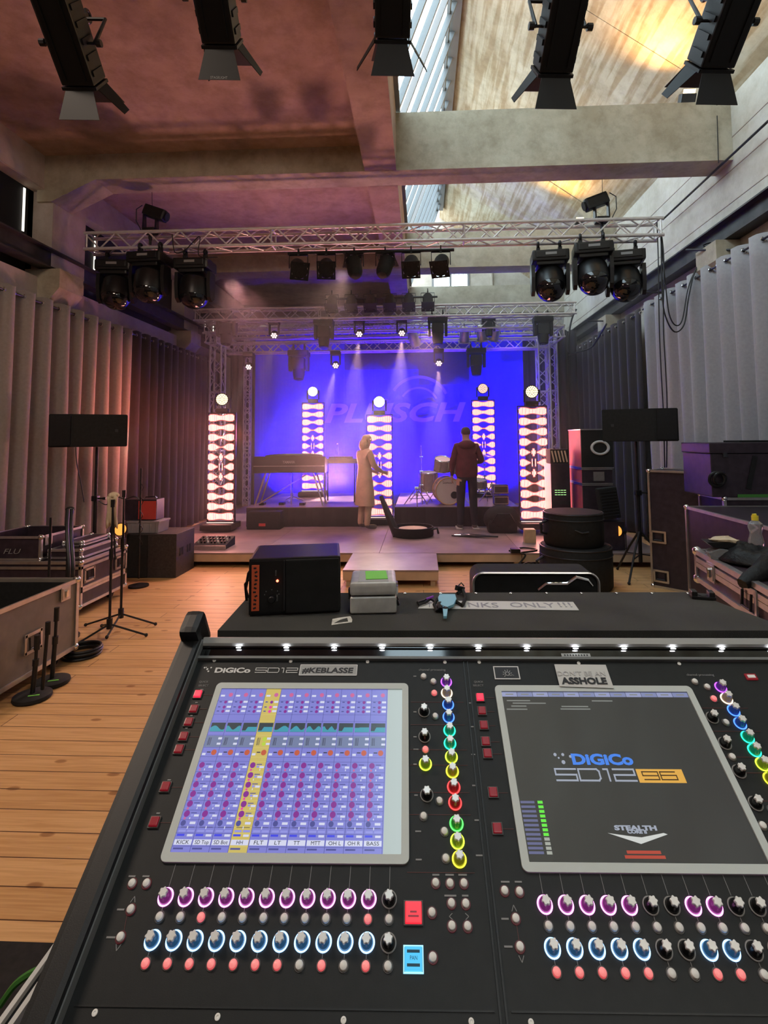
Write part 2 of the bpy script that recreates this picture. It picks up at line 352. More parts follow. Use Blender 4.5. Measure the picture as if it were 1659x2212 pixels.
def tag(o, label, cat, group=None, kind=None):
    o['label'] = label; o['category'] = cat
    if group: o['group'] = group
    if kind: o['kind'] = kind
    return o
def thing(name, label, cat, loc=(0, 0, 0), rot=0.0, group=None):
    o = bpy.data.objects.new(name, None); C.objects.link(o); o.empty_display_size = 0.1
    o.location = loc; o.rotation_euler = rot if isinstance(rot, (tuple, list, Euler)) else (0, 0, rot)
    return tag(o, label, cat, group)
def kids(o): return [c for c in bpy.data.objects if c.parent == o]
def dup(o, parent=None, kidmap=None):
    km = kidmap if kidmap is not None else {}
    if kidmap is None:
        for c in bpy.data.objects:
            if c.parent: km.setdefault(c.parent, []).append(c)
    n = o.copy(); C.objects.link(n)
    if parent is not None: n.parent = parent
    for c in km.get(o, []): dup(c, n, km)
    return n
def copy_to(o, loc, rot=None, label=None, group=None):
    n = dup(o); n.location = loc
    if rot is not None: n.rotation_euler = rot if isinstance(rot, (tuple, list, Euler)) else (0, 0, rot)
    if label: n['label'] = label
    if group: n['group'] = group
    return n
def struct(o): o['kind'] = 'structure'; return o

def text_mesh(s, size, width=None, ext=0.0004, shear=0.0, spacing=1.0, offset=0.0, align='LEFT'):
    c = bpy.data.curves.new('t', 'FONT'); c.body = s; c.size = size; c.extrude = ext; c.shear = shear
    c.space_character = spacing; c.offset = offset; c.align_x = align; c.resolution_u = 3
    o = bpy.data.objects.new('t', c); C.objects.link(o)
    bpy.context.view_layer.update()
    me = bpy.data.meshes.new_from_object(o); bpy.data.objects.remove(o); bpy.data.curves.remove(c)
    me.materials.clear()
    if width:
        xs = [v.co.x for v in me.vertices]
        if xs:
            k = width / (max(xs) - min(xs)); x0 = min(xs) if align == 'LEFT' else 0
            for v in me.vertices: v.co.x = (v.co.x - x0) * k
    return me
def text(s, size, m, parent, mx, name='lettering', **kw):
    me = text_mesh(s, size, **kw); me.name = name; me.materials.append(M[m] if isinstance(m, str) else m)
    me.transform(mx)
    o = bpy.data.objects.new(name, me); C.objects.link(o); o.parent = parent
    return o
def TR(x, y, z, rot=None):
    m = Matrix.Translation((x, y, z))
    return m @ Euler(rot).to_matrix().to_4x4() if rot else m
UPR = (PI / 2, 0, 0)      # lettering that stands upright facing the camera side

# ------------------------------------------------------------------ the hall
XL, XR, YN, YB = -5.35, 4.25, -4.0, 17.0
ZSL, ZBB, ZBT = 5.90, 5.53, 6.36       # slab underside, beam underside, beam top
BEAMS = [(-1.3, -0.9), (2.9, 3.3), (7.15, 7.60), (11.40, 11.88), (15.7, 16.1)]
# boards laid on the ground
m = MB(); m.box((-0.4, (YN + YB) / 2, -0.05), (XR - XL + 1.2, YB - YN, 0.1)); struct(m.build('floor', 'floor'))
# left wall: solid below the clerestory, pillars between the windows
m = MB()
m.box((XL - 0.15, (YN + YB) / 2, 2.06), (0.3, YB - YN, 4.12))
m.box((XL - 0.15, (YN + YB) / 2, 5.66), (0.3, YB - YN, 0.52))
for ya, yb in BEAMS: m.box((XL - 0.09, ya + 0.42, 4.76), (0.40, 0.74, 1.36))
m.box((XL - 0.05, (YN + YB) / 2, 5.46), (0.12, YB - YN, 0.10))
struct(m.build('wall_left', 'plaster'))
for i, (ya, yb) in enumerate(BAYS):
    m = MB(); m.box((XL - 0.20, (ya + yb) / 2, 4.76), (0.03, yb - ya + 1.0, 1.36)); b_ = m.build('window_%d' % (i + 3), 'blind'); struct(b_)
M['daylight_gap'] = emis('daylight_at_blind_edge', (1.0, 0.93, 0.80), 1.6)
for i, (px, y0, y1) in enumerate([(52, 405, 500), (165, 483, 566), (205, 510, 592), (304, 636, 646), (333, 637, 662), (387, 636, 692), (407, 656, 703), (426, 692, 715), (443, 692, 722), (461, 692, 728), (202, 626, 632)]):
    p = at(px, (y0 + y1) / 2, X=XL - 0.16); za = at(px, y0, X=XL - 0.16).z; zb = at(px, y1, X=XL - 0.16).z
    m = MB(); m.box((XL - 0.165, p.y, (za + zb) / 2), (0.01, 0.035, za - zb))
    o = m.build('window_gap', 'daylight_gap'); struct(o)
# right wall: board-marked concrete up to the springing of the sloped roof slab
m = MB(); m.box((XR + 0.15, (YN + YB) / 2, 3.2), (0.3, YB - YN, 6.4)); struct(m.build('wall_right', 'wall'))
for z in (4.98, 5.42, 5.85):
    m = MB(); m.box((XR - 0.001, (YN + YB) / 2, z), (0.012, YB - YN, 0.012)); struct(m.build('trim_joint', 'plaster'))
m = MB(); m.box(((XL + XR) / 2, YN - 0.15, 4.5), (XR - XL + 0.6, 0.3, 9.2)); struct(m.build('wall_rear', 'plaster'))
# back wall with one window high up
wx0, wx1 = at(935, 600, Y=YB).x, at(1012, 600, Y=YB).x; wz1, wz0 = at(970, 588, Y=YB).z, at(970, 636, Y=YB).z
m = MB()
m.box(((XL + wx0) / 2, YB + 0.15, 4.5), (wx0 - XL, 0.3, 9.2)); m.box(((XR + wx1) / 2, YB + 0.15, 4.5), (XR - wx1, 0.3, 9.2))
m.box(((wx0 + wx1) / 2, YB + 0.15, wz0 / 2), (wx1 - wx0, 0.3, wz0)); m.box(((wx0 + wx1) / 2, YB + 0.15, (wz1 + 9.1) / 2), (wx1 - wx0, 0.3, 9.1 - wz1))
m.box((at(1062, 620, Y=YB).x, YB - 0.03, 4.5), (0.05, 0.08, 9))
struct(m.build('wall_back', 'wall'))
m = MB(); m.box(((wx0 + wx1) / 2, YB + 0.08, (wz0 + wz1) / 2), (0.07, 0.06, wz1 - wz0))
for x in (wx0, wx1): m.box((x, YB + 0.04, (wz0 + wz1) / 2), (0.07, 0.12, wz1 - wz0 + 0.1))
for z in (wz0, wz1): m.box(((wx0 + wx1) / 2, YB + 0.04, z), (wx1 - wx0, 0.12, 0.06))
for k in range(1, 8): m.box((wx0 + (wx1 - wx0) * k / 8, YB + 0.22, (wz0 + wz1) / 2), (0.012, 0.012, wz1 - wz0))
wf = struct(m.build('window_1', 'frame'))
m = MB(); m.box(((wx0 + wx1) / 2, YB + 0.1, (wz0 + wz1) / 2), (wx1 - wx0, 0.01, wz1 - wz0)); m.build('window_pane', 'glass', wf)
# flat slab over the left half
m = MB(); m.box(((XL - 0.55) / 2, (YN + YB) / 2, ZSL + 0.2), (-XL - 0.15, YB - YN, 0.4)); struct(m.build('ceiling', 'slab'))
# cross beams, haunched at the left wall
for i, (ya, yb) in enumerate(BEAMS):
    m = MB()
    m.prism([(XL - 0.1, ZSL + 0.05), (XL - 0.1, ZBB - 0.30), (XL + 0.12, ZBB - 0.30), (XL + 0.75, ZBB), (-0.5, ZBB), (-0.5, ZSL + 0.05)], ya, yb)
    m.prism([(-0.5, ZBB), (XR + 0.05, ZBB), (XR + 0.05, ZBT), (-0.5, ZBT)], ya, yb)
    struct(m.build('ceiling_beam', 'beam'))
# the long beam that carries the roof lights
m = MB()
for ya, yb in BAYS: m.box((-0.53, (ya + yb) / 2, (ZBB + 6.4) / 2), (0.44, yb - ya + 0.02, 6.4 - ZBB))
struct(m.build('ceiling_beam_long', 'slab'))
# sloped roof slab from the right wall up to the head of the glazing, one bay after another
th = 0.16
for i, (ya, yb) in enumerate(BAYS):
    m = MB(); m.prism([(XR + 0.1, 6.33), (GLZ_T.x, GLZ_T.z + 0.02), (GLZ_T.x, GLZ_T.z + th + 0.1), (XR + 0.1, 6.33 + th + 0.1)], ya - 0.42, yb + 0.02 if i < 4 else yb + 1.4)
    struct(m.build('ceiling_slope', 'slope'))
    # glazing: frame bars leaning with the glass
    m = MB(); up = (GLZ_T - GLZ_B); L_ = up.length; ang = math.atan2(up.z, up.x)
    nb = 6
    for k in range(nb + 1):
        y = ya + (yb - ya) * k / nb
        c = (GLZ_B + GLZ_T) / 2; m.box((c.x, y, c.z), (L_, 0.055, 0.09), rot=(0, -ang, 0))
    m.box((GLZ_B.x, (ya + yb) / 2, GLZ_B.z + 0.03), (0.12, yb - ya + 0.1, 0.10)); m.box((GLZ_T.x - 0.01, (ya + yb) / 2, GLZ_T.z - 0.05), (0.18, yb - ya + 0.84, 0.16))
    m.box((GLZ_T.x - 0.14, (ya + yb) / 2, GLZ_T.z - 0.30), (0.07, yb - ya, 0.05), rot=(0, -ang, 0))
    wf = struct(m.build('window_%d' % (i + 8), 'frame'))
    m = MB(); c = (GLZ_B + GLZ_T) / 2; m.box((c.x, (ya + yb) / 2, c.z), (L_, yb - ya, 0.012), rot=(0, -ang, 0)); m.build('window_pane', 'glass', wf)
# crane rails along both walls, with their corbels
def crane_rail(name, x, z, side, ys, lab):
    t = struct(thing(name, lab, 'steel rail'))
    m = MB(); y0, y1 = YN, YB
    m.box((x, (y0 + y1) / 2, z + 0.13), (0.20, y1 - y0, 0.022)); m.box((x, (y0 + y1) / 2, z - 0.13), (0.20, y1 - y0, 0.022)); m.box((x, (y0 + y1) / 2, z), (0.014, y1 - y0, 0.25))
    m.build('steel_section', 'rail', t)
    for y in ys:
        m = MB(); c = 'Y'
        w_ = 0.52
        s_ = side
        m.prism([(x + s_ * 0.35, z - 0.15), (x - s_ * 0.22, z - 0.15), (x - s_ * 0.22, z - 0.42), (x - s_ * 0.05, z - 0.62), (x + s_ * 0.35, z - 0.62)], y - w_ / 2, y + w_ / 2)
        m.build('corbel', 'beam', t)
crane_rail('trim_1', XL + 0.10, 4.38, -1, [3.1, 7.35, 11.6, 15.8], 'dark steel crane rail along the left wall')
crane_rail('trim_2', XR - 0.10, 4.56, 1, [3.1, 7.35, 11.6, 15.8], 'dark steel crane rail along the right wall')
# cable conduit running down the right wall past the beam end
def rod(name, lab, cat, a, b, r, mt='dkmetal', group=None):
    m = MB(); m.cyl(a, b, r, seg=8); return tag(m.build(name, mt), lab, cat, group)
rod('conduit_pipe', 'thin dark pipe slanting along the right wall past the beam end', 'pipe', at(1659, 262, X=4.1), at(1432, 474, X=4.1), 0.016)
rod('wall_cable', 'thin cable hanging down the right end of the near concrete beam', 'cable', at(1549, 250, Y=7.13), at(1552, 352, Y=7.13), 0.006, 'black')

# ------------------------------------------------------------------ curtains
def curtain(name, lab, p0, p1, z1, z0, n, amp, mt, eyelets=True, rng=1, group=None):
    t = thing(name, lab, 'curtain', group=group)
    p0 = Vector((p0[0], p0[1], 0)); p1 = Vector((p1[0], p1[1], 0)); d = (p1 - p0); L_ = d.length; d.normalize(); nn = Vector((-d.y, d.x, 0))
    R_ = random.Random(rng); ph = [R_.uniform(-0.5, 0.5) for _ in range(n + 2)]; am = [R_.uniform(0.6, 1.25) for _ in range(n + 2)]
    bm = bmesh.new(); cols = n * 12; rows = 14; g = []
    for j in range(rows + 1):
        tz = j / rows; row = []
        for i in range(cols + 1):
            u = i / cols * n; k = int(min(u, n - 1e-6)); fr = u - k
            a = am[k] * (1 - fr) + am[k + 1] * fr; pp = (ph[k] * (1 - fr) + ph[k + 1] * fr) * (0.25 + tz * 1.1)
            q = math.sin(2 * PI * u + pp); q = math.copysign(abs(q) ** 0.75, q)
            off = q * amp * a * (1.0 - 0.25 * tz) + math.sin(u * 1.7 + tz * 2.3) * amp * 0.35 * tz
            p = p0 + d * (L_ * i / cols + 0.25 * amp * math.cos(2 * PI * u) * tz) + nn * off
            row.append(bm.verts.new((p.x, p.y, z1 - (z1 - z0) * tz + (0.012 * math.cos(4 * PI * u) if j == 0 else 0))))
        g.append(row)
    for j in range(rows):
        for i in range(cols): bm.faces.new((g[j][i], g[j][i + 1], g[j + 1][i + 1], g[j + 1][i]))
    m = MB(); m.bm.free(); m.bm = bm; o = m.build('cloth', mt, t, smooth=True)
    sd = o.modifiers.new('thickness', 'SOLIDIFY'); sd.thickness = 0.004
    if eyelets:
        m = MB(); m.cyl(p0 + Vector((0, 0, z1 - 0.07)), p1 + Vector((0, 0, z1 - 0.07)), 0.014, seg=8); m.build('curtain_rod', 'dkmetal', t)
        for k in range(n * 2):
            c = p0 + d * (L_ * (k + 0.5 - 0.5 + 0.0) / (2 * n)) + Vector((0, 0, z1 - 0.07))
            m = MB(); m.torus(c, 0.026, 0.007, n=(d.x, d.y, 0), seg=12, rs=6); m.build('eyelet', 'chrome', t)
    return t
cl = at(275, 900, X=-5.0).y
curtain('curtain', 'pale grey beige curtain along the left wall, towards the camera', (-5.02, 0.4), (-5.0, cl), at(275, 712, X=-5.0).z, 0.02, 26, 0.085, 'curtgl', rng=3)
curtain('curtain', 'black drape on the left wall, from the pale curtain to the stage', (-4.98, cl + 0.03), (-5.0, 13.2), at(290, 715, X=-5.0).z, 0.02, 15, 0.07, 'curtb', eyelets=True, rng=5)
cr = at(1397, 900, X=3.95).y
curtain('curtain', 'light grey curtain with silver eyelets along the right wall', (3.97, 0.6), (3.95, cr), at(1397, 655, X=3.95).z, 0.02, 24, 0.085, 'curtg', rng=8)
curtain('curtain', 'black drape on the right wall, between the grey curtain and the stage', (3.93, cr + 0.03), (3.95, 15.6), at(1385, 668, X=3.95).z, 0.02, 15, 0.075, 'curtb', rng=9)

# ------------------------------------------------------------------ rigging
def truss(name, lab, p0, p1, s, r=0.025, rb=0.0115, step=None, group=None, plates=True):
    """square four-chord lattice truss between two end points (centre line)"""
    p0 = Vector(p0); p1 = Vector(p1); d = p1 - p0; L_ = d.length; d.normalize()
    t = thing(name, lab, 'truss', group=group)
    if abs(d.z) > 0.9: a, b = Vector((1, 0, 0)), Vector((0, 1, 0))
    else: a = Vector((-d.y, d.x, 0)).normalized(); b = Vector((0, 0, 1))
    h = s / 2; cs = [(-h, -h), (h, -h), (h, h), (-h, h)]
    off = [a * x + b * y for x, y in cs]
    for o_ in off:
        m = MB(); m.cyl(p0 + o_, p1 + o_, r, seg=10); m.build('chord', 'trussalu', t, smooth=True)
    n = max(2, round(L_ / (step or s)))
    for k in range(4):
        A, B = off[k], off[(k + 1) % 4]; m = MB()
        for i in range(n):
            q0 = p0 + d * (L_ * i / n) + (A if i % 2 == 0 else B); q1 = p0 + d * (L_ * (i + 1) / n) + (B if i % 2 == 0 else A)
            m.cyl(q0, q1, rb, seg=6, caps=False)
        if plates:
            for e in [0.04] + [x for x in (L_ / 3, 2 * L_ / 3) if L_ > 4] + [L_ - 0.04]: m.cyl(p0 + d * e + A, p0 + d * e + B, rb * 1.2, seg=6)
        m.build('lattice', 'trussalu', t)
    return t
T1Y, T2Y, T3Y = 7.5, 11.5, 12.7
a = at(182, 514, Y=T1Y); b = at(1434, 496, Y=T1Y)
truss('lattice_truss', 'long silver lattice truss nearest the camera, hung under the near beam', (a.x, T1Y + 0.12, (a.z + b.z) / 2), (b.x, T1Y + 0.12, (a.z + b.z) / 2), 0.24)
Z1 = (a.z + b.z) / 2
a = at(418, 684, Y=T2Y); b = at(1245, 661, Y=T2Y); Z2 = (a.z + b.z) / 2
truss('lattice_truss', 'second long silver lattice truss, above the front of the stage', (a.x, T2Y + 0.12, Z2), (b.x, T2Y + 0.12, Z2), 0.24)
a = at(480, 757, Y=T3Y); b = at(1190, 738, Y=T3Y); Z3 = (a.z + b.z) / 2
TLX, TRX = at(487, 800, Y=T3Y).x, at(1178, 800, Y=T3Y).x
truss('lattice_truss', 'low crosswise silver truss over the blue backdrop', (TLX, T3Y, Z3), (TRX, T3Y, Z3), 0.24)
truss('lattice_truss', 'crosswise silver truss just behind the second one, high over the stage', (TLX - 0.3, 12.15, Z2 - 0.18), (TRX + 0.3, 12.15, Z2 - 0.18), 0.24)
truss('lattice_truss', 'rearmost crosswise silver truss, above the low one at the backdrop', (TLX, 13.0, Z3 + 0.42), (TRX, 13.0, Z3 + 0.42), 0.24)
truss('lattice_truss', 'upright silver truss tower at the left side of the stage, nearer one', (TLX, T3Y - 0.5, 0.2), (TLX, T3Y - 0.5, Z2 - 0.3), 0.26)
truss('lattice_truss', 'upright silver truss tower right of the nearer one at the stage left', (TLX + 0.42, T3Y + 0.4, 0.2), (TLX + 0.42, T3Y + 0.4, Z3 + 0.3), 0.14, r=0.016)
truss('lattice_truss', 'upright silver truss tower at the right side of the stage', (TRX - 0.05, T3Y, 0.2), (TRX - 0.05, T3Y, Z3 + 0.2), 0.26)
truss('lattice_truss', 'upright silver truss tower behind the right-hand one, beside the black drape', (TRX + 0.27, T3Y + 0.5, 0.2), (TRX + 0.27, T3Y + 0.5, Z3 + 0.3), 0.22)
for x, w_ in ((TLX, 'left'), (TRX + 0.1, 'right')):
    truss('lattice_truss', 'short silver truss running front to back along the %s edge of the stage rig' % w_, (x, 11.75, Z2 - 0.45), (x, 13.3, Z2 - 0.45), 0.24)

def moving_head_wash(name, lab, loc, tilt=0.25, pan=0.0, s=1.0, group=None):
    """big moving head hung by its base: base box on top, two-armed yoke, domed head with a glossy lens"""
    t = thing(name, lab, 'moving head light', loc, pan, group)
    X = Matrix.Scale(s, 4)
    def mb(): m = MB(); m.X = X; return m
    m = mb(); m.box((0, 0, -0.075), (0.40, 0.30, 0.12), bev=0.02); m.box((0, -0.155, -0.07), (0.32, 0.02, 0.07), bev=0.006); m.box((0, 0, -0.15), (0.30, 0.24, 0.05), bev=0.015); m.build('base', 'blackpl', t)
    m = mb(); m.box((0.0, -0.167, -0.065), (0.12, 0.004, 0.028)); m.build('display_panel', 'printgrey', t)
    for x in (-0.12, 0.12):
        m = mb(); m.box((x, 0, 0.01), (0.04, 0.05, 0.09)); m.torus((x, 0, 0.085), 0.034, 0.014, n=(1, 0, 0), seg=14, rs=6); m.build('clamp', 'black', t)
    for x in (-1, 1):
        m = mb(); m.prism([(-0.075, -0.16), (0.075, -0.16), (0.085, -0.30), (0.06, -0.46), (0.0, -0.50), (-0.06, -0.46), (-0.085, -0.30)], x * 0.168 if x > 0 else -0.208, x * 0.208 if x > 0 else -0.168, 'X')
        m.build('yoke_arm', 'blackpl', t)
    m = mb(); m.X = X @ Matrix.Translation((0, 0, -0.36)) @ Matrix.Rotation(-tilt, 4, 'X')
    m.lathe([(0.02, 0.17), (0.12, 0.165), (0.166, 0.12), (0.172, 0.05), (0.168, -0.05), (0.160, -0.09)], seg=28); m.build('head', 'blackpl', t, smooth=True)
    m = mb(); m.X = X @ Matrix.Translation((0, 0, -0.36)) @ Matrix.Rotation(-tilt, 4, 'X')
    m.lathe([(0.158, -0.088), (0.152, -0.12), (0.125, -0.17), (0.07, -0.205), (0.01, -0.215)], seg=28); m.build('lens', 'glossblk', t, smooth=True)
    return t
def moving_head_spot(name, lab, loc, tilt=0.2, pan=0.0, s=1.0, group=None, mt='blackmatte'):
    """smaller profile moving head: base, yoke, tapering barrel head with a lens ring"""
    t = thing(name, lab, 'moving head light', loc, pan, group); X = Matrix.Scale(s, 4)
    def mb(h=False):
        m = MB(); m.X = X @ Matrix.Translation((0, 0, -0.30)) @ Matrix.Rotation(-tilt, 4, 'X') if h else X; return m
    m = mb(); m.box((0, 0, -0.06), (0.36, 0.26, 0.10), bev=0.02); m.box((0, -0.135, -0.055), (0.05, 0.01, 0.02)); m.build('base', mt, t)
    for x in (-0.10, 0.10):
        m = mb(); m.box((x, 0, 0.01), (0.035, 0.05, 0.08)); m.torus((x, 0, 0.075), 0.034, 0.013, n=(1, 0, 0), seg=12, rs=6); m.build('clamp', 'black', t)
    for x in (-1, 1):
        m = mb(); m.prism([(-0.07, -0.11), (0.07, -0.11), (0.08, -0.25), (0.05, -0.37), (-0.05, -0.37), (-0.08, -0.25)], x * 0.175 if x > 0 else -0.13, 0.13 if x > 0 else -0.175, 'X'); m.build('yoke_arm', mt, t)
    m = mb(True); m.box((0, 0, 0.05), (0.22, 0.20, 0.22), bev=0.04); m.lathe([(0.105, -0.05), (0.10, -0.14), (0.088, -0.20), (0.088, -0.22)], seg=20); m.build('head', mt, t, smooth=True)
    m = mb(True); m.lathe([(0.08, -0.212), (0.075, -0.232), (0.03, -0.245)], seg=20); m.build('lens', 'glossblk', t, smooth=True)
    m = mb(True); m.torus((0, 0, -0.05), 0.108, 0.008, seg=20, rs=6, a0=PI * 1.1, a1=PI * 1.9); m.build('trim_ring', 'alu', t)
    return t
for px, py, dz, pan, tl, lab in [(255, 566, 0.0, 0.1, 0.30, 'leftmost of the three big black moving heads under the left truss end'),
                         (325, 548, 0.0, -0.05, 0.22, 'middle of the three big black moving heads under the left truss end'),
                         (422, 562, 0.0, 0.0, 0.15, 'rightmost of the three big black moving heads under the left truss end'),
                         (1186, 545, 0.0, -0.1, 0.55, 'leftmost of the three big black moving heads under the right truss end'),
                         (1278, 528, 0.0, -0.15, 0.55, 'middle, highest of the three big black moving heads under the right truss end'),
                         (1348, 545, 0.0, -0.2, 0.55, 'rightmost of the three big black moving heads under the right truss end')]:
    yy = T1Y - 0.05 + (0.25 if px in (255,) else 0) + (0.2 if px in (1348, 1186, 422) else 0)
    p = at(px, py, Y=yy); moving_head_wash('moving_head', lab, (p.x, yy, p.z), tl, pan, 1.28)
# upright moving heads standing on top of the near truss, seen from their side
for px, py, lab, fl in [(325, 500, 'small black moving head standing on the left part of the near truss', 1), (1300, 476, 'small black moving head standing on the right part of the near truss', -1)]:
    p = at(px, py, Y=T1Y + 0.1)
    t = thing('moving_head', lab, 'moving head light', (p.x, T1Y + 0.1, p.z))
    m = MB(); m.box((0, 0, 0.0), (0.18, 0.16, 0.07), bev=0.012); m.build('base', 'blackpl', t)
    for k in (-1, 1):
        m = MB(); m.prism([(-0.05, 0.03), (0.05, 0.03), (0.035, 0.26), (-0.035, 0.26)], k * 0.085 if k > 0 else -0.105, 0.105 if k > 0 else -0.085, 'X'); m.build('yoke_arm', 'blackpl', t)
    m = MB(); m.X = Matrix.Translation((0, 0, 0.27)) @ Matrix.Rotation(fl * 0.35, 4, 'Y')
    m.box((fl * 0.07, 0, 0.03), (0.34, 0.155, 0.17), bev=0.035); m.cyl((fl * 0.23, 0, 0.03), (fl * 0.26, 0, 0.03), 0.066, seg=18); m.build('head', 'blackpl', t)
    m = MB(); m.tube([(fl * -0.1, -0.06, 0.38), (fl * -0.19, -0.06, 0.32), (fl * -0.2, -0.04, 0.15), (fl * -0.14, 0, 0.02)], 0.007, 6); m.build('cable', 'black', t)
    m = MB(); m.cyl((0, 0, -0.03), (0, 0, -0.20), 0.02, seg=8); m.torus((0, 0, -0.1), 0.034, 0.013, n=(1, 0, 0), seg=12, rs=6); m.build('clamp', 'black', t)
    rod('safety_wire', 'thin wire from the near beam down to the %s moving head on the truss' % ('left' if px < 800 else 'right'), 'wire', (p.x + 0.02, T1Y + 0.1, p.z + 0.36), (p.x + 0.02, T1Y + 0.08, ZBB), 0.004, 'black')
# big dark spots of the stage rig
for px, py, y, s, lab in [(490, 683, 11.75, 1.25, 'big black moving head at the left end of the second truss'),
                       (700, 690, 11.75, 1.22, 'big black moving head under the second truss, between two lit lamps'),
                       (945, 683, 11.75, 1.22, 'big black moving head under the second truss, right of the stage centre'),
                       (1172, 684, 11.75, 1.16, 'big black moving head at the right end of the second truss'),
                       (646, 757, 12.6, 1.35, 'big black moving head hanging in front of the blue backdrop, left'),
                       (1028, 752, 12.6, 1.25, 'big black moving head hanging in front of the blue backdrop, right'),
                       (1055, 686, 12.1, 0.85, 'small black moving head between two big ones over the right of the stage')]:
    p = at(px, py, Y=y); moving_head_spot('moving_head', lab, (p.x, y, p.z), 0.12, 0.0, s)

def par_can(name, lab, loc, az, el, s=1.0, mt='blackmatte', group=None, frame=True):
    """PAR lamp: can with a rounded back, square filter frame in front, yoke with hook clamp"""
    t = thing(name, lab, 'par lamp', loc, 0, group)
    q = Matrix.Translation((0, 0, -0.20 * s)) @ Euler((0, 0, az)).to_matrix().to_4x4() @ Matrix.Rotation(el, 4, 'X') @ Matrix.Scale(s, 4)
    m = MB(); m.X = q; m.lathe([(0.02, 0.20), (0.06, 0.19), (0.088, 0.15), (0.10, 0.10), (0.104, -0.12)], seg=22); m.build('can', mt, t, smooth=True)
    m = MB(); m.X = q; m.lathe([(0.098, -0.105), (0.06, -0.085), (0.01, -0.08)], seg=22, close=False); m.build('reflector', 'glossblk', t, smooth=True)
    if frame:
        m = MB(); m.X = q
        for a_ in range(4):
            c, sn = math.cos(a_ * PI / 2), math.sin(a_ * PI / 2); m.box((c * 0.112, sn * 0.112, -0.125), (0.02 if a_ % 2 == 0 else 0.244, 0.244 if a_ % 2 == 0 else 0.02, 0.012))
            m.box((c * 0.078 - sn * 0.078, sn * 0.078 + c * 0.078, -0.125), (0.045, 0.045, 0.010), rot=(0, 0, 0.0))
        m.build('filter_frame', mt, t)
    m = MB(); m.tube([(-0.125 * s, 0, -0.20 * s), (-0.125 * s, 0, -0.03), (0.125 * s, 0, -0.03), (0.125 * s, 0, -0.20 * s)], 0.008, 6); m.build('yoke', 'black', t)
    m = MB(); m.box((0, 0, -0.01), (0.03, 0.03, 0.05)); m.torus((0, 0, 0.035), 0.03, 0.01, n=(1, 0, 0), seg=12, rs=6); m.build('clamp', 'black', t)
    return t
a = at(622, 545, Y=T1Y); b = at(981, 543, Y=T1Y); zb = (a.z + b.z) / 2 + 0.0
rod('lamp_bar', 'black bar under the near truss that carries six par lamps', 'bar', (a.x, T1Y, zb), (b.x, T1Y, zb), 0.024, 'black')
for px, az, el, lab in [(645, -2.75, 0.95, 'leftmost par lamp on the near bar, turned to the camera side'), (705, -3.0, 0.95, 'second par lamp from the left on the near bar'), (765, 0.35, 2.55, 'third par lamp on the near bar, tipped up to the left'), (832, -0.35, 2.55, 'fourth par lamp on the near bar, pale frame tipped up'), (888, 3.1, 0.80, 'fifth par lamp on the near bar, square frame facing out'), (952, 2.9, 0.80, 'rightmost par lamp on the near bar, by the roof light')]:
    p = at(px, 545, Y=T1Y); par_can('par_lamp', lab, (p.x, T1Y, zb), az + PI, -el if el < 2 else -el, 1.08)
a = at(702, 646, Y=T2Y - 0.05); b = at(945, 641, Y=T2Y - 0.05); z2b = (a.z + b.z) / 2
rod('lamp_bar', 'black bar on the second truss that carries six par lamps', 'bar', (a.x, T2Y - 0.05, z2b), (b.x, T2Y - 0.05, z2b), 0.024, 'black')
for k, px in enumerate((717, 759, 800, 842, 883, 924)):
    p = at(px, 644, Y=T2Y - 0.05)
    lab = ['leftmost', 'second', 'third', 'fourth', 'fifth', 'rightmost'][k] + ' of the six black par lamps in a row on the second truss'
    par_can('par_lamp', lab, (p.x, T2Y - 0.05, z2b + 0.12), 0.0, -0.55, 1.15)
for k, (px, py, az) in enumerate([(895, 724, -0.5), (1003, 716, 0.1), (1040, 712, -0.3), (1068, 712, 0.5)]):
    p = at(px, py, Y=12.55)
    par_can('par_lamp', ['grey par lamp above the backdrop, left of the big moving head', 'grey par lamp above the backdrop, first right of the big moving head', 'grey par lamp above the backdrop, second right of the big moving head', 'grey par lamp above the backdrop, third right of the big moving head'][k], (p.x, 12.55, p.z + 0.12), az, 0.5, 1.15, 'alu')

# small lit LED heads: seven bright cells, throwing beams into the haze
M['cell'] = emis('lamp_cell', (1.0, 0.72, 0.72), 2.4); M['celldim'] = emis('lamp_cell_warm', (1.0, 0.88, 0.72), 7.0)
def led_head(lab, px, py, y, aim, en, spot=0.42, s=1.0, col=(1.0, 0.62, 0.62)):
    p = at(px, py, Y=y); t = thing('led_moving_head', lab, 'led spotlight', (p.x, y, p.z))
    d = (Vector(aim) - p).normalized(); face = (Vector((0, 0, CAMH)) - p).normalized()
    dd = (d * 0.55 + face * 0.75).normalized(); q = Matrix.Scale(s, 4); q = dd.to_track_quat('-Z', 'Y').to_matrix().to_4x4() @ q
    m = MB(); m.box((0, 0.0, 0.30 * s), (0.24 * s, 0.2 * s, 0.09 * s), bev=0.012); m.build('base', 'blackmatte', t)
    for x in (-1, 1):
        m = MB(); m.box((x * 0.105 * s, 0, 0.15 * s), (0.03 * s, 0.09 * s, 0.26 * s), bev=0.008); m.build('yoke_arm', 'blackmatte', t)
    m = MB(); m.X = q; m.lathe([(0.03, 0.13), (0.07, 0.12), (0.09, 0.04), (0.088, 0.0)], seg=18); m.build('head', 'blackmatte', t, smooth=True)
    m = MB(); m.X = q
    for k in range(7):
        r_ = 0 if k == 0 else 0.052; a_ = k * PI / 3; m.lathe([(0.0215, -0.002), (0.018, -0.008), (0.008, -0.012)], c=(r_ * math.cos(a_), r_ * math.sin(a_), 0), seg=10)
    m.build('led_cell', 'cell', t)
    l = light('led_beam', 'SPOT', p + d * 0.13, col, en * 2.2, aim, spot_size=spot, spot_blend=0.35, shadow_soft_size=0.03)
    return t
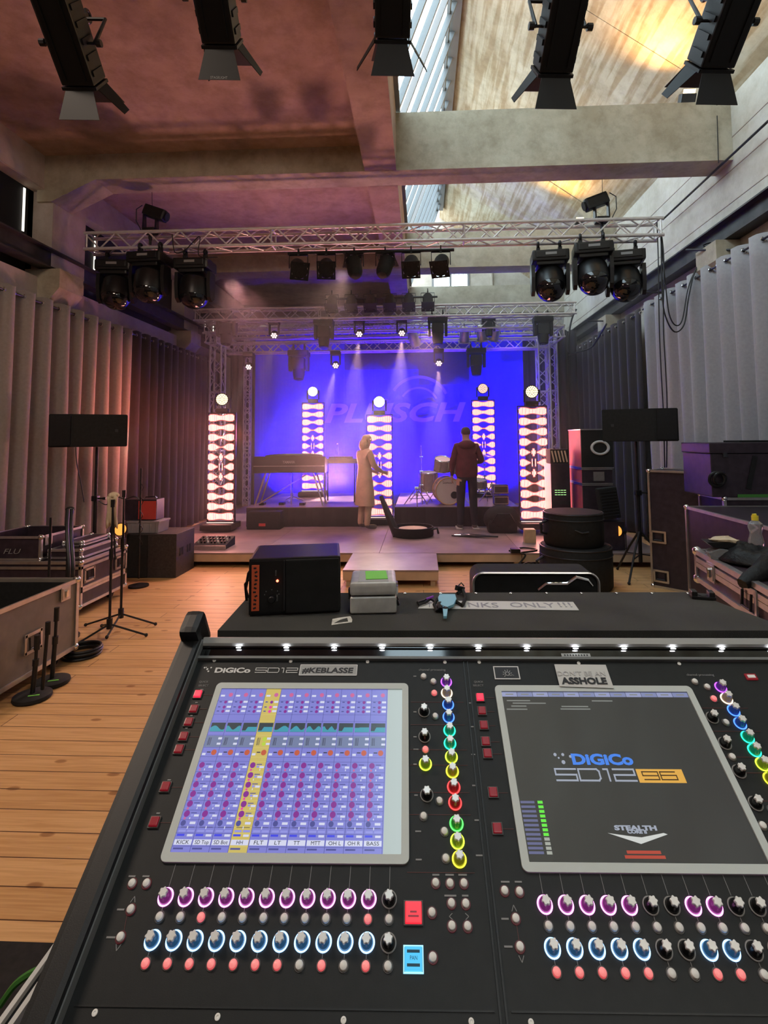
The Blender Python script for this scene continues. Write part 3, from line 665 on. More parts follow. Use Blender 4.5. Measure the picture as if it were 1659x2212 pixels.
led_head('small lit led spotlight left of centre, under the second truss', 592, 725, 11.9, (-3.9, 11.2, 0.6), 220, 0.35)
led_head('small lit led spotlight under the truss, over the stage piano', 776, 722, 11.9, (-1.6, 11.2, 0.4), 800, 0.40)
led_head('small lit led spotlight under the truss, over the stage centre', 868, 720, 11.9, (-0.6, 11.0, 0.4), 1000, 0.42)
led_head('small lit led spotlight hanging low, left of the written backdrop', 725, 790, 12.6, (-2.4, 11.6, 1.0), 600, 0.40)
led_head('small lit led spotlight hanging low over the drum kit', 948, 785, 12.6, (0.3, 12.0, 1.2), 700, 0.42)
led_head('small lit led spotlight at the left edge, beside the truss tower', 537, 793, 12.6, (-5.0, 12.0, 0.8), 200, 0.35)
# hanging steel wires and drooping cables by the right truss end
def cable(name, lab, pts, r, mt='black', cat='cable', group=None):
    n = len(pts); P = [Vector(p) for p in pts]; out = []
    for i in range(n - 1):
        p0 = P[max(i - 1, 0)]; p1 = P[i]; p2 = P[i + 1]; p3 = P[min(i + 2, n - 1)]
        for k in range(6):
            t = k / 6; out.append(0.5 * ((2 * p1) + (-p0 + p2) * t + (2 * p0 - 5 * p1 + 4 * p2 - p3) * t * t + (-p0 + 3 * p1 - 3 * p2 + p3) * t ** 3))
    out.append(P[-1]); m = MB(); m.tube(out, r, 6); return tag(m.build(name, mt, smooth=True), lab, cat, group)
def pts(y, *pp): return [at(x, py, Y=y) for x, py in pp]
cable('hanging_cable', 'left of the two long black cables hanging from the right truss end', pts(7.6, (1419, 480), (1422, 560), (1424, 700), (1428, 800), (1433, 893), (1436, 1010)), 0.008)
cable('hanging_cable', 'right of the two long black cables hanging from the right truss end', pts(7.6, (1426, 485), (1434, 560), (1433, 700), (1438, 800), (1441, 880), (1440, 1010)), 0.008)
cable('hanging_cable', 'black cable loop drooping in front of the grey curtain, lower loop', pts(7.6, (1428, 500), (1431, 640), (1440, 690), (1458, 717), (1478, 700), (1488, 640), (1500, 590), (1520, 555), (1547, 535), (1535, 525), (1519, 530)), 0.010)
cable('hanging_cable', 'black cable loop drooping in front of the grey curtain, upper loop', pts(7.62, (1426, 500), (1438, 620), (1446, 680), (1460, 703), (1474, 690), (1486, 625), (1502, 585), (1530, 545), (1520, 532)), 0.009)
for k, (x0, y0, x1, y1) in enumerate([(1368, 633, 1440, 631), (1482, 540, 1580, 540), (1270, 693, 1320, 694)]):
    rod('cable_bracket', ['thin dark bracket behind the rightmost big moving head', 'thin dark bracket on the right rail above the grey curtain', 'thin dark bracket on the right rail above the black drape'][k], 'bracket', at(x0, y0, X=3.6 if k != 1 else 3.8), at(x1, y1, X=4.1), 0.016)
cable('hanging_cable', 'cables strung along the top of the right black drape', [at(x, y, X=3.72) for x, y in ((1310, 700), (1280, 748), (1250, 760), (1225, 768), (1205, 775))], 0.02)
cable('hanging_cable', 'thick black cable dropping from the right end of the second truss', pts(11.6, (1245, 668), (1235, 690), (1228, 730), (1228, 760)), 0.02)
cable('hanging_cable', 'bundle of cables sagging along the left part of the near truss', pts(7.4, (372, 506), (378, 545), (400, 540), (415, 525), (432, 512), (430, 552), (470, 556)), 0.007)

# ------------------------------------------------------------------ studio lamps hung above the desk
M['doorblack'] = mat('black_door_paint', (0.0035, 0.0035, 0.004), 0.6)
M['lampblack'] = mat('black_lamp_paint', (0.005, 0.005, 0.0055), 0.5)
def studio_lamp(lab, px, py, y, side, tilt=-0.72, az=0.08, text_=False, sc=1.0):
    """square-bodied theatre lamp with barn doors; its front edge joint sits at the given point"""
    p = at(px, py, Y=y)
    t = thing('theatre_lamp', lab, 'stage lamp', p, (tilt, 0, az)); t.scale = (sc, sc, sc)
    # local +Y is the beam direction, the joint is at y = 0
    m = MB(); m.box((0, -0.24, 0.105), (0.20, 0.46, 0.21), bev=0.012)
    for k in range(5):
        m.box((0, -0.07 - k * 0.085, 0.213), (0.17, 0.012, 0.02)); m.box((0.103, -0.07 - k * 0.085, 0.105), (0.012, 0.03, 0.15)); m.box((-0.103, -0.07 - k * 0.085, 0.105), (0.012, 0.03, 0.15))
    for x in (-0.06, 0.06): m.box((x, -0.25, -0.004), (0.008, 0.42, 0.008))
    m.box((0, -0.475, 0.105), (0.15, 0.03, 0.16), bev=0.01); m.build('body', 'lampblack', t)
    m = MB(); m.box((0, 0.006, 0.0), (0.20, 0.018, 0.012)); m.box((0, 0.006, 0.21), (0.20, 0.018, 0.012)); m.box((0.1, 0.006, 0.105), (0.012, 0.018, 0.21)); m.box((-0.1, 0.006, 0.105), (0.012, 0.018, 0.21)); m.build('front_frame', 'black', t)
    m = MB(); m.box((0, 0.001, 0.105), (0.17, 0.01, 0.17)); m.build('lens', 'glossblk', t)
    def door(ax, w0, w1, ln, open_):
        m = MB(); m.X = ax
        m.prism([(-w0, 0.004), (w0, 0.004), (w1, ln), (-w1, ln)], -0.002, 0.002, 'Z'); return m.build('barn_door', 'doorblack', t)
    dn = 0.80
    door(Matrix.Translation((0, 0.012, 0.0)) @ Matrix.Rotation(-dn, 4, 'X'), 0.085, 0.125, 0.19, 1)
    door(Matrix.Translation((0, 0.012, 0.21)) @ Matrix.Rotation(0.6, 4, 'X'), 0.085, 0.125, 0.19, 1)
    for sgn, op in ((1, 0.62 if side != 'L' else 0.1), (-1, 0.62 if side != 'R' else 0.1)):
        door(Matrix.Translation((sgn * 0.1, 0.012, 0.105)) @ Matrix.Rotation(-sgn * op, 4, 'Z') @ Matrix.Rotation(PI / 2, 4, 'Y'), 0.075, 0.045, 0.19, 1)
    m = MB(); m.tube([(-0.145, -0.22, 0.105), (-0.145, -0.22, 0.10), (-0.145, -0.30, 0.36), (0.145, -0.30, 0.36), (0.145, -0.22, 0.10)], 0.012, 6); m.build('yoke', 'black', t)
    for sgn in (-1, 1):
        m = MB(); m.cyl((sgn * 0.10, -0.22, 0.10), (sgn * 0.17, -0.22, 0.10), 0.008, seg=8); m.cyl((sgn * 0.155, -0.22, 0.10), (sgn * 0.185, -0.22, 0.10), 0.022, seg=8); m.build('tilt_knob', 'blackpl', t)
    m = MB(); m.box((0, -0.30, 0.39), (0.04, 0.05, 0.07)); m.torus((0, -0.30, 0.45), 0.034, 0.012, n=(1, 0, 0), seg=14, rs=6); m.build('clamp', 'black', t)
    if text_:
        o = text('STAGELIGHT', 0.022, 'printgrey', t, Matrix.Translation((0, 0.012, 0)) @ Matrix.Rotation(-dn, 4, 'X') @ Matrix.Translation((0.052, 0.185, -0.0032)) @ Matrix.Rotation(PI, 4, 'Z') @ Matrix.Rotation(PI, 4, 'Y') @ Matrix.Translation((-0.104, 0, 0)), width=0.10)
    return t
LAMPY = 2.75
studio_lamp('theatre lamp with barn doors, leftmost of five overhead', 170, 190, LAMPY, 'R', sc=0.88)
studio_lamp('theatre lamp with barn doors, second from the left overhead, small lettering on its flap', 473, 100, LAMPY, 'R', text_=True, sc=0.92)
studio_lamp('theatre lamp with barn doors, middle one of five overhead, before the roof light', 848, 88, LAMPY, 'B', sc=0.95)
studio_lamp('theatre lamp with barn doors, second from the right overhead', 1201, 162, LAMPY, 'L', sc=0.9)
studio_lamp('theatre lamp with barn doors, rightmost of five overhead', 1549, 152, LAMPY, 'L', sc=0.9)
zb = at(830, -60, Y=LAMPY - 0.35).z
rod('lamp_pipe', 'steel pipe high overhead that carries the theatre lamps', 'pipe', (-3.2, LAMPY - 0.28, 4.55), (2.9, LAMPY - 0.28, 4.55), 0.025, 'alu')
# flood lamps on the beams by the right wall
M['warmlens'] = emis('warm_lamp_glass', (1.0, 0.72, 0.35), 6.0)
for p, lab in (((3.75, 7.3, 6.38), 'small flood lamp resting on the near beam by the right wall'), ((3.5, 11.55, 6.38), 'small flood lamp resting on the far beam by the right wall')):
    t = thing('flood_lamp', lab, 'flood lamp', p)
    m = MB(); m.box((0, 0, 0.02), (0.16, 0.10, 0.03)); m.box((0, 0, 0.12), (0.20, 0.12, 0.14), bev=0.015, rot=(0.5, 0, 0)); m.build('housing', 'dkmetal', t)
    m = MB(); m.box((0, -0.065, 0.16), (0.16, 0.01, 0.11), rot=(0.5, 0, 0)); m.build('lamp_glass', 'warmlens', t)

# ------------------------------------------------------------------ the stage
SZ = 0.20; SY = 7.64; RZ = 0.56; RY = 9.92
def deck(lab, x0, x1, y0, y1, z, legs=True, name='stage_deck', split=2.0, inset=0.06):
    t = thing(name, lab, 'stage platform', ((x0 + x1) / 2, y0, 0))
    cx = (x0 + x1) / 2
    m = MB(); m.box((0, (y1 - y0) / 2, z - 0.012), (x1 - x0, y1 - y0, 0.024), bev=0.003); m.build('deck_top', 'deck', t)
    m = MB(); w_ = x1 - x0; d_ = y1 - y0
    for y in (0.02, d_ - 0.02): m.box((0, y, z - 0.075), (w_ - 0.01, 0.035, 0.10))
    for x in (-w_ / 2 + 0.02, w_ / 2 - 0.02): m.box((x, d_ / 2, z - 0.075), (0.035, d_ - 0.01, 0.10))
    m.build('frame', 'deckwood', t)
    if legs:
        for x in (-w_ / 2 + 0.07, w_ / 2 - 0.07):
            for y in (0.06, d_ - 0.06):
                m = MB(); m.box((x, y, (z - 0.125) / 2), (0.06, 0.06, z - 0.125)); m.build('leg', 'deckwood', t)
    return t
n = 0
xs = [-4.35, -2.35, -0.62, 1.38, 3.35]
rowname = ['front', 'second', 'third']
colname = ['leftmost', 'left of centre', 'right of centre', 'rightmost']
for j, (ya, yb) in enumerate([(SY, 9.64), (9.65, 11.65), (11.66, 13.6)]):
    for i in range(4):
        deck('grey stage platform on short wooden legs, %s row, %s' % (rowname[j], colname[i]), xs[i] + 0.002, xs[i + 1] - 0.002, ya, yb, SZ)
sx0, sx1 = at(742, 1228, Z=SZ).x, at(947, 1228, Z=SZ).x
deck('low stage platform standing out from the stage front as a step', sx0, sx1, 6.66, SY - 0.005, SZ - 0.002)
# risers
def riser(lab, x0, x1, y0, y1, z0, z1):
    t = thing('stage_riser', lab, 'riser', ((x0 + x1) / 2, y0, z0)); w_ = x1 - x0; d_ = y1 - y0; h_ = z1 - z0
    m = MB(); m.box((0, d_ / 2, h_ - 0.012), (w_, d_, 0.024)); m.build('riser_top', 'deck', t)
    R_ = random.Random(4)
    bm = MB()
    for (ax, ay, bx, by) in ((-w_ / 2, 0, w_ / 2, 0), (w_ / 2, 0, w_ / 2, d_), (-w_ / 2, d_, -w_ / 2, 0)):
        L_ = math.hypot(bx - ax, by - ay); k = int(L_ * 9); nx, ny = (by - ay) / L_, -(bx - ax) / L_
        P = []
        for i in range(k + 1):
            o_ = 0.012 + 0.008 * math.sin(i * 2.1) + R_.uniform(0, 0.005); f_ = i / k; P.append((ax + (bx - ax) * f_ + nx * o_, ay + (by - ay) * f_ + ny * o_))
        for a, b in zip(P, P[1:]): bm.quad((a[0], a[1], 0.003), (b[0], b[1], 0.003), (b[0], b[1], h_ - 0.01), (a[0], a[1], h_ - 0.01))
    bm.build('skirt', 'skirt', t, smooth=True)
    for x in (-w_ / 2 + 0.06, w_ / 2 - 0.06):
        for y in (0.06, d_ - 0.06):
            m = MB(); m.cyl((x, y, 0), (x, y, h_ - 0.024), 0.024, seg=10); m.build('leg', 'alu', t)
    return t
r1a, r1b = at(533, 1093, Y=RY).x, at(779, 1093, Y=RY).x
r2a, r2b = at(853, 1093, Y=RY).x, at(1120, 1093, Y=RY).x
riser('black skirted riser under the stage piano', r1a, r1b, RY, RY + 2.6, SZ, RZ)
riser('black skirted riser under the drum kit', r2a, r2b, RY, RY + 2.6, SZ, RZ)

# backdrop with the lettering of the band
BY = 13.25
bx0, bx1 = at(550, 900, Y=BY).x, at(1132, 900, Y=BY).x; bz1 = at(840, 705, Y=BY).z
t = thing('backdrop', 'big blue-lit cloth backdrop with pale lettering behind the stage', 'backdrop', ((bx0 + bx1) / 2, BY, 0.2)); bw = bx1 - bx0
m = MB(); N_ = 90
for i in range(N_):
    f0, f1 = i / N_, (i + 1) / N_; g = lambda f: 0.028 * math.sin(f * 60) + 0.02 * math.sin(f * 23 + 1)
    x0, x1 = -bw / 2 + bw * f0, -bw / 2 + bw * f1
    m.quad((x0, g(f0), 0.02), (x1, g(f1), 0.02), (x1, g(f1), bz1 - 0.2), (x0, g(f0), bz1 - 0.2))
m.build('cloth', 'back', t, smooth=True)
la = at(702, 912, Y=BY); lb = at(1006, 866, Y=BY)
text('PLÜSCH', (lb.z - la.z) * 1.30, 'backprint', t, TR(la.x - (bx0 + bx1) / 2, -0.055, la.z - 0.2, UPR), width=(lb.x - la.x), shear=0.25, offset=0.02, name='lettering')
# emblem above: a rounded arc and slanting blades of lighter print
m = MB(); c_ = at(905, 880, Y=BY); c_ = Vector((c_.x - (bx0 + bx1) / 2, -0.052, c_.z - 0.2))
for r_, wd in ((0.72, 0.07), (0.46, 0.05)):
    k = 20
    for i in range(k):
        a0, a1 = 0.45 + 2.1 * i / k, 0.45 + 2.1 * (i + 1) / k
        m.quad(*[c_ + Vector((rr * math.cos(aa), 0, rr * math.sin(aa))) for rr, aa in ((r_, a0), (r_ + wd, a0), (r_ + wd, a1), (r_, a1))])
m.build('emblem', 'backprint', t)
m = MB()
for x0, x1, y0, y1 in [(745, 905, 742, 800), (905, 1012, 742, 832)]:
    a, b = at(x0, y1, Y=BY), at(x1, y0, Y=BY); xc = (bx0 + bx1) / 2
    m.quad((a.x - xc, -0.050, a.z - 0.2), (b.x - xc, -0.050, a.z - 0.2), (b.x - xc, -0.050, b.z - 0.2), (a.x - xc, -0.050, b.z - 0.2))
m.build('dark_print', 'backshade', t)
for xa, xb, w_, y in ((XL + 0.45, bx0 + 0.1, 'left', 13.4), (bx1 - 0.1, 3.9, 'right', 13.4)):
    curtain('stage_drape', 'black stage drape closing the gap at the %s of the blue backdrop' % w_, (xa, y), (xb, y), bz1 - 0.15, 0.2, 6, 0.06, 'curtb', eyelets=False, rng=int(xa * 10))
m = MB(); m.box(((XL + XR) / 2, 13.75, 2.15), (XR - XL - 0.9, 0.02, 3.7)); tag(m.build('stage_drape', 'curtb'), 'flat black cloth hung behind the whole stage', 'curtain')

# ------------------------------------------------------------------ led towers
M['led'] = emis('led_stick', (1.0, 0.68, 0.56), 1.9); M['ledglow'] = emis('led_glow_outline', (1.0, 0.14, 0.13), 0.85)
PROF = [(1.0, 0.62), (1.0, 0.42), (1.0, 0.30), (1.0, 0.05), (0.95, -1), (0.95, -2), (0.95, -1), (1.0, 0.05), (1.0, 0.30), (1.0, 0.45), (1.0, 0.72)]
def led_rows():
    """eleven rows; in each, upright sticks whose heights swell and shrink"""
    meshes = []
    for q, wst in PROF:
        def hgt(u):                         # u in -1..1 across the panel, height 0..1
            a = abs(u)
            end = math.sqrt(max(0.0, 1 - max(0.0, (a - 0.80) / 0.22) ** 2))
            if wst >= 0:
                k = min(1, max(0, (a - 0.06) / 0.55)); return (wst + (1 - wst) * (k * k * (3 - 2 * k))) * end
            k = min(1, max(0, (a - 0.30) / 0.40))
            h = (0.12 + 0.88 * k) * end if a > 0.26 else 0
            if wst == -1: h = max(h, 1.0 if a < 0.05 else 0.42 if a < 0.15 else 0)
            if wst == -2: h = max(h, 1.0 if 0.05 < a < 0.17 else 0)
            return h
        pair = []
        for big in (0, 1):
            m = MB(); n_ = 26
            for i in range(n_):
                u = (i + 0.5) / n_ * 2 - 1; h = hgt(u)
                if h <= 0.01: continue
                hh = 0.060 * h + (0.012 if big else 0); ww = (0.0128 if big else 0.0060)
                m.box((u * 0.236, 0.006 if big else 0.0, 0), (ww * 1.55, 0.006, hh * 2))  # wider red copy behind paints the glow around the sticks
            me = bpy.data.meshes.new('led_row' if not big else 'glow_outline'); m.bm.to_mesh(me); m.bm.free(); me.materials.append(M['ledglow' if big else 'led']); pair.append(me)
        meshes.append(pair)
    return meshes
LR = led_rows()
def led_tower(lab, x, y, z, headcol, hpan=0.0, htilt=0.0, glare=False, hs=1.0, headlab=''):
    pitch = 0.1765; H_ = 11 * pitch + 0.03
    t = thing('led_tower', lab, 'led light tower', (x, y, z), math.atan2(-x, y) * -1.0 * 0 )
    m = MB(); m.box((0, 0.02, 0.05), (0.56, 0.50, 0.10), bev=0.01); m.build('base', 'blackmatte', t)
    m = MB()
    for sx in (-1, 1): m.box((sx * 0.250, 0.045, 0.1 + H_ / 2), (0.014, 0.05, H_))
    m.box((0, 0.045, 0.1 + H_), (0.514, 0.05, 0.02)); m.box((0, 0.045, 0.112), (0.514, 0.05, 0.022)); m.build('tower_frame', 'blackpl', t)
    for k in range(12):
        pass
    for k in range(11):
        zc = 0.1 + 0.03 + pitch * (10 - k + 0.5)
        o = bpy.data.objects.new('led_row', LR[k][0]); C.objects.link(o); o.parent = t; o.location = (0, -0.012, zc)
        o2 = bpy.data.objects.new('glow_outline', LR[k][1]); C.objects.link(o2); o2.parent = o
        m = MB(); m.box((0, 0.034, zc), (0.50, 0.02, 0.05)); m.build('row_housing', 'blackpl', t)
    m = MB(); m.box((0, -0.02, 0.108), (0.48, 0.012, 0.008)); m.build('bottom_light', 'led', t)
    hz = z + 0.1 + H_ + 0.012
    h = thing('beam_head', headlab, 'beam light', (x, y + 0.03, hz), hpan); X = Matrix.Scale(hs, 4)
    def mb(hd=False):
        m = MB(); m.X = X @ (Matrix.Translation((0, 0, 0.24)) @ Matrix.Rotation(htilt, 4, 'X') if hd else Matrix.Identity(4)); return m
    m = mb(); m.box((0, 0, 0.035), (0.22, 0.20, 0.07), bev=0.015); m.build('base', 'blackmatte', h)
    for sx in (-1, 1):
        m = mb(); m.prism([(-0.05, 0.06), (0.05, 0.06), (0.04, 0.27), (-0.04, 0.27)], sx * 0.115 if sx > 0 else -0.14, 0.14 if sx > 0 else -0.115, 'X'); m.build('yoke_arm', 'blackmatte', h)
    m = mb(True); m.lathe([(0.04, 0.13), (0.09, 0.11), (0.112, 0.03), (0.115, -0.06), (0.112, -0.075)], axis='Y', seg=24)
    m.build('head', 'blackmatte', h, smooth=True)
    m = mb(True)
    cells = [(0, 0)] + [(0.032 * math.cos(a_), 0.032 * math.sin(a_)) for a_ in [k * PI / 3 for k in range(6)]] + [(0.060 * math.cos(a_), 0.060 * math.sin(a_)) for a_ in [k * PI / 6 for k in range(12)]] + [(0.088 * math.cos(a_), 0.088 * math.sin(a_)) for a_ in [k * PI / 9 for k in range(18)]]
    for cx_, cz_ in cells: m.cyl((cx_, -0.075, cz_), (cx_, -0.082, cz_), 0.0135, seg=8)
    m.build('led_cell', headcol, h)
    return t, Vector((x, y, hz + 0.24))
M['headwarm'] = emis('beam_cells_warm', (1.0, 0.80, 0.42), 3.0); M['headhot'] = emis('beam_cells_hot', (1.0, 0.86, 0.70), 22.0); M['headpink'] = emis('beam_cells_pink', (1.0, 0.50, 0.42), 2.2)
TW = []
for px, y, zz, hc, hp, ht, lab, hl in [
    (477.5, 9.5, 0.21, 'headwarm', 0.25, 0.10, 'led tower of glowing pink rows, leftmost, at the stage front corner', 'honeycomb beam light on the leftmost led tower'),
    (1153, 9.26, 0.21, 'headwarm', -0.15, 0.10, 'led tower of glowing pink rows, rightmost, by the amplifier rack', 'honeycomb beam light on the rightmost led tower'),
    (820, 10.28, 0.21, 'headhot', 0.05, 0.05, 'led tower of glowing pink rows in the middle, half behind the beige figure', 'glaring round beam light on the middle led tower'),
    (675.5, 11.85, RZ + 0.01, 'headhot', 0.1, 0.05, 'led tower of glowing pink rows behind the stage piano', 'glaring round beam light on the led tower behind the piano'),
    (1046, 11.65, RZ + 0.01, 'headpink', -0.05, 0.05, 'led tower of glowing pink rows behind the drum kit', 'pinkish honeycomb beam light on the led tower behind the drums')]:
    x = at(px, 1000, Y=y).x
    zz = {477.5: at(px, 1142, Y=9.5).z, 1153: at(1153, 1140, Y=9.26).z, 820: 0.21}.get(px, zz)
    if zz < 0.2: zz = 0.2
    t, hp_ = led_tower(lab, x, y, zz, hc, hp, ht, headlab=hl); TW.append((t, hp_))
light('tower_glow', 'AREA', TW[0][1] + Vector((0, -0.12, -1.3)), (1.0, 0.34, 0.28), 26, TW[0][1] + Vector((-0.6, -3, -1.4)), shape='RECTANGLE', size=0.4, size_y=1.8)
light('tower_glow', 'AREA', TW[1][1] + Vector((0, -0.12, -1.3)), (1.0, 0.34, 0.28), 26, TW[1][1] + Vector((0.4, -3, -1.4)), shape='RECTANGLE', size=0.4, size_y=1.8)
light('beam', 'SPOT', TW[0][1] + Vector((-0.05, -0.12, 0)), (1.0, 0.75, 0.6), 120, TW[0][1] + Vector((-3.2, -1.6, -1.9)), spot_size=0.30, spot_blend=0.4, shadow_soft_size=0.08)
light('beam', 'SPOT', TW[2][1] + Vector((0, -0.14, 0)), (1.0, 0.78, 0.62), 380, (-1.3, 6.2, 0.0), spot_size=0.9, spot_blend=0.9, shadow_soft_size=0.09)
light('beam', 'SPOT', TW[3][1] + Vector((0, -0.14, 0)), (1.0, 0.78, 0.62), 300, (-2.6, 6.6, 0.0), spot_size=0.6, spot_blend=0.9, shadow_soft_size=0.09)

# ------------------------------------------------------------------ people
def person_skin(edges_pts, edges, rad, fn, mats, name, parent, sub=2):
    """one continuous skinned body; fn(point) picks the material of each face"""
    me = bpy.data.meshes.new(name); keys = list(edges_pts)
    me.from_pydata([edges_pts[k] for k in keys], [(keys.index(a), keys.index(b)) for a, b in edges], [])
    o = bpy.data.objects.new(name, me); C.objects.link(o)
    mo = o.modifiers.new('skin', 'SKIN'); mo.use_smooth_shade = True
    for i, k in enumerate(keys):
        v = me.skin_vertices[0].data[i]; r = rad[k]; v.radius = r if isinstance(r, tuple) else (r, r); v.use_root = (i == 0)
    s_ = o.modifiers.new('sub', 'SUBSURF'); s_.levels = sub; s_.render_levels = sub
    bpy.context.view_layer.update(); dg = bpy.context.evaluated_depsgraph_get()
    m2 = bpy.data.meshes.new_from_object(o.evaluated_get(dg)); bpy.data.objects.remove(o)
    m2.name = name; m2.materials.clear()
    for k in mats: m2.materials.append(M[k])
    for p in m2.polygons: p.material_index = fn(p.center); p.use_smooth = True
    o = bpy.data.objects.new(name, m2); C.objects.link(o); o.parent = parent
    return o
def hand_pts(P, E, R_, side, w_, dirv, curl=0.6, palmn=(0, 0, 0)):
    """palm and five unequal bent fingers hung from the wrist key w_"""
    d = Vector(dirv).normalized(); s_ = Vector((side, 0, 0)); f = Vector((0, 1, 0)) - d * d.y; f.normalize()
    wv = Vector(P[w_]); k0 = w_ + '_palm'; P[k0] = wv + d * 0.055; R_[k0] = (0.034, 0.020); E.append((w_, k0))
    for i, (off, ln) in enumerate([(-0.032, 0.062), (-0.011, 0.074), (0.011, 0.070), (0.032, 0.054)]):
        a = k0 + 'a%d' % i; b = k0 + 'b%d' % i; c = k0 + 'c%d' % i
        P[a] = wv + d * 0.088 + f * off; P[b] = P[a] + d * ln * 0.55; P[c] = P[b] + (d * (1 - curl) - s_ * curl).normalized() * ln * 0.5
        R_[a] = 0.0115; R_[b] = 0.0095; R_[c] = 0.0075; E += [(k0, a), (a, b), (b, c)]
    a = k0 + 't'; b = k0 + 'u'; P[a] = wv + d * 0.05 + f * 0.045; P[b] = P[a] + d * 0.035 + f * 0.012; R_[a] = 0.012; R_[b] = 0.009; E += [(k0, a), (a, b)]
def build_person(lab, loc, rotz, H_=1.78, pose='down', mats=('jeans', 'hoodie', 'skin', 'shoe'), hair='hair', longcoat=False, scale=1.0):
    t = thing('person', lab, 'person', loc, rotz); t.scale = (scale,) * 3
    # local: the figure looks towards +Y; x to its right
    P = {'pel': (0, 0, 0.98), 'sp1': (0, 0.0, 1.10), 'sp2': (0, -0.01, 1.26), 'chest': (0, 0.0, 1.40), 'neck': (0, 0.01, 1.50), 'neck2': (0, 0.03, 1.555), 'head': (0, 0.055, 1.64), 'head2': (0, 0.055, 1.71)}
    R_ = {'pel': (0.165, 0.12), 'sp1': (0.155, 0.115), 'sp2': (0.165, 0.12), 'chest': (0.185, 0.125), 'neck': (0.095, 0.085), 'neck2': (0.062, 0.066), 'head': (0.078, 0.092), 'head2': (0.072, 0.086)}
    E = [('pel', 'sp1'), ('sp1', 'sp2'), ('sp2', 'chest'), ('chest', 'neck'), ('neck', 'neck2'), ('neck2', 'head'), ('head', 'head2')]
    for s_, n_ in ((-1, 'l'), (1, 'r')):
        P['sh' + n_] = (s_ * 0.175, 0, 1.435); R_['sh' + n_] = (0.072, 0.072)
        if pose == 'down' and s_ < 0 or pose == 'walk':
            P['el' + n_] = (s_ * 0.245, -0.03, 1.16); P['wr' + n_] = (s_ * 0.255, 0.05, 0.93); hd = (s_ * 0.02, 0.15, -1)
        else:
            P['el' + n_] = (s_ * 0.27, 0.02, 1.17); P['wr' + n_] = (s_ * 0.20, 0.24, 1.14); hd = (-s_ * 0.4, 0.9, 0.05)
        if pose == 'keys': P['el' + n_] = (s_ * 0.22, 0.08, 1.17); P['wr' + n_] = (s_ * 0.16, 0.31, 1.06); hd = (0, 0.9, -0.2)
        R_['el' + n_] = 0.060; R_['wr' + n_] = 0.034
        E += [('chest', 'sh' + n_), ('sh' + n_, 'el' + n_), ('el' + n_, 'wr' + n_)]
        hand_pts(P, E, R_, s_, 'wr' + n_, hd)
        sp_ = 0.095
        P['hip' + n_] = (s_ * sp_, 0, 0.90); P['kn' + n_] = (s_ * (sp_ + 0.015), 0.02, 0.50); P['an' + n_] = (s_ * (sp_ + 0.025), -0.03, 0.09); P['he' + n_] = (s_ * (sp_ + 0.025), -0.02, 0.05); P['to' + n_] = (s_ * (sp_ + 0.06), 0.17, 0.035)
        R_['hip' + n_] = (0.098, 0.10); R_['kn' + n_] = 0.078; R_['an' + n_] = 0.060; R_['he' + n_] = (0.048, 0.045); R_['to' + n_] = (0.042, 0.030)
        E += [('pel', 'hip' + n_), ('hip' + n_, 'kn' + n_), ('kn' + n_, 'an' + n_), ('an' + n_, 'he' + n_), ('he' + n_, 'to' + n_)]
    P = {k: Vector(v) for k, v in P.items()}
    for k, v in P.items():
        if k.startswith('he') and k not in ('head', 'head2'): pass
    wrists = [P['wrl'], P['wrr']]
    def fn(c):
        if c.z < 0.075: return 3
        if c.z > 1.525 : return 2
        if any((c - w_).length < 0.03 or (c - w_).dot((w_ - e_).normalized()) > 0.0 and (c - w_).length < 0.22 for w_, e_ in zip(wrists, (P['ell'], P['elr']))) : return 2
        return 0 if c.z < (0.50 if longcoat else 0.93) else 1
    person_skin(P, E, R_, fn, mats, 'body', t)
    # face: nose, ears
    m = MB(); m.sph((0, 0.148, 1.665), 0.014, (0.8, 1.2, 1.3), 8); m.build('nose', mats[2], t, smooth=True)
    for s_ in (-1, 1):
        m = MB(); m.sph((s_ * 0.078, 0.05, 1.665), 0.022, (0.45, 0.8, 1.3), 8); m.build('ear', mats[2], t, smooth=True)
        m = MB(); m.sph((s_ * 0.030, 0.136, 1.685), 0.010, (1.2, 0.6, 0.7), 8); m.build('eye', 'blackpl', t, smooth=True)
    m = MB(); m.sph((0, 0.138, 1.618), 0.02, (1.3, 0.5, 0.3), 8); m.build('mouth', 'redcase', t, smooth=True)
    m = MB(); m.sph((0, 0.045, 1.70), 0.096, (0.90, 1.08, 0.88), 18)
    for v in list(m.bm.verts):
        if v.co.z < 1.635 + max(0, (v.co.y + 0.02)) * 0.9: v.co.z = max(v.co.z, 1.60 if v.co.y < 0.03 else 1.70); 
    m.build('hair', hair, t, smooth=True)
    if longcoat:
        m = MB(); m.lathe([(0.235, 0.44), (0.225, 0.62), (0.20, 0.85), (0.175, 1.02), (0.165, 1.15)], seg=20, close=False)
        for v in m.bm.verts: v.co.y *= 0.72
        m.build('coat_skirt', mats[1], t, smooth=True)
        m = MB(); m.sph((0, -0.02, 1.58), 0.105, (0.95, 0.9, 1.25), 14); m.build('long_hair', hair, t, smooth=True)
    else:
        m = MB(); m.sph((0, -0.075, 1.465), 0.125, (1.25, 0.66, 0.62), 14); m.build('hood', mats[1], t, smooth=True)
        m = MB(); m.lathe([(0.176, 0.90), (0.192, 0.93), (0.198, 1.05), (0.190, 1.2), (0.185, 1.3)], seg=22, close=False)
        for v in m.bm.verts: v.co.y *= 0.72
        m.build('sweater_hem', mats[1], t, smooth=True)
        for s_ in (-1, 1):
            m = MB(); m.box((s_ * 0.145, 0.06, 0.012), (0.11, 0.30, 0.022), bev=0.008); m.build('shoe_sole', 'sole', t)
    return t
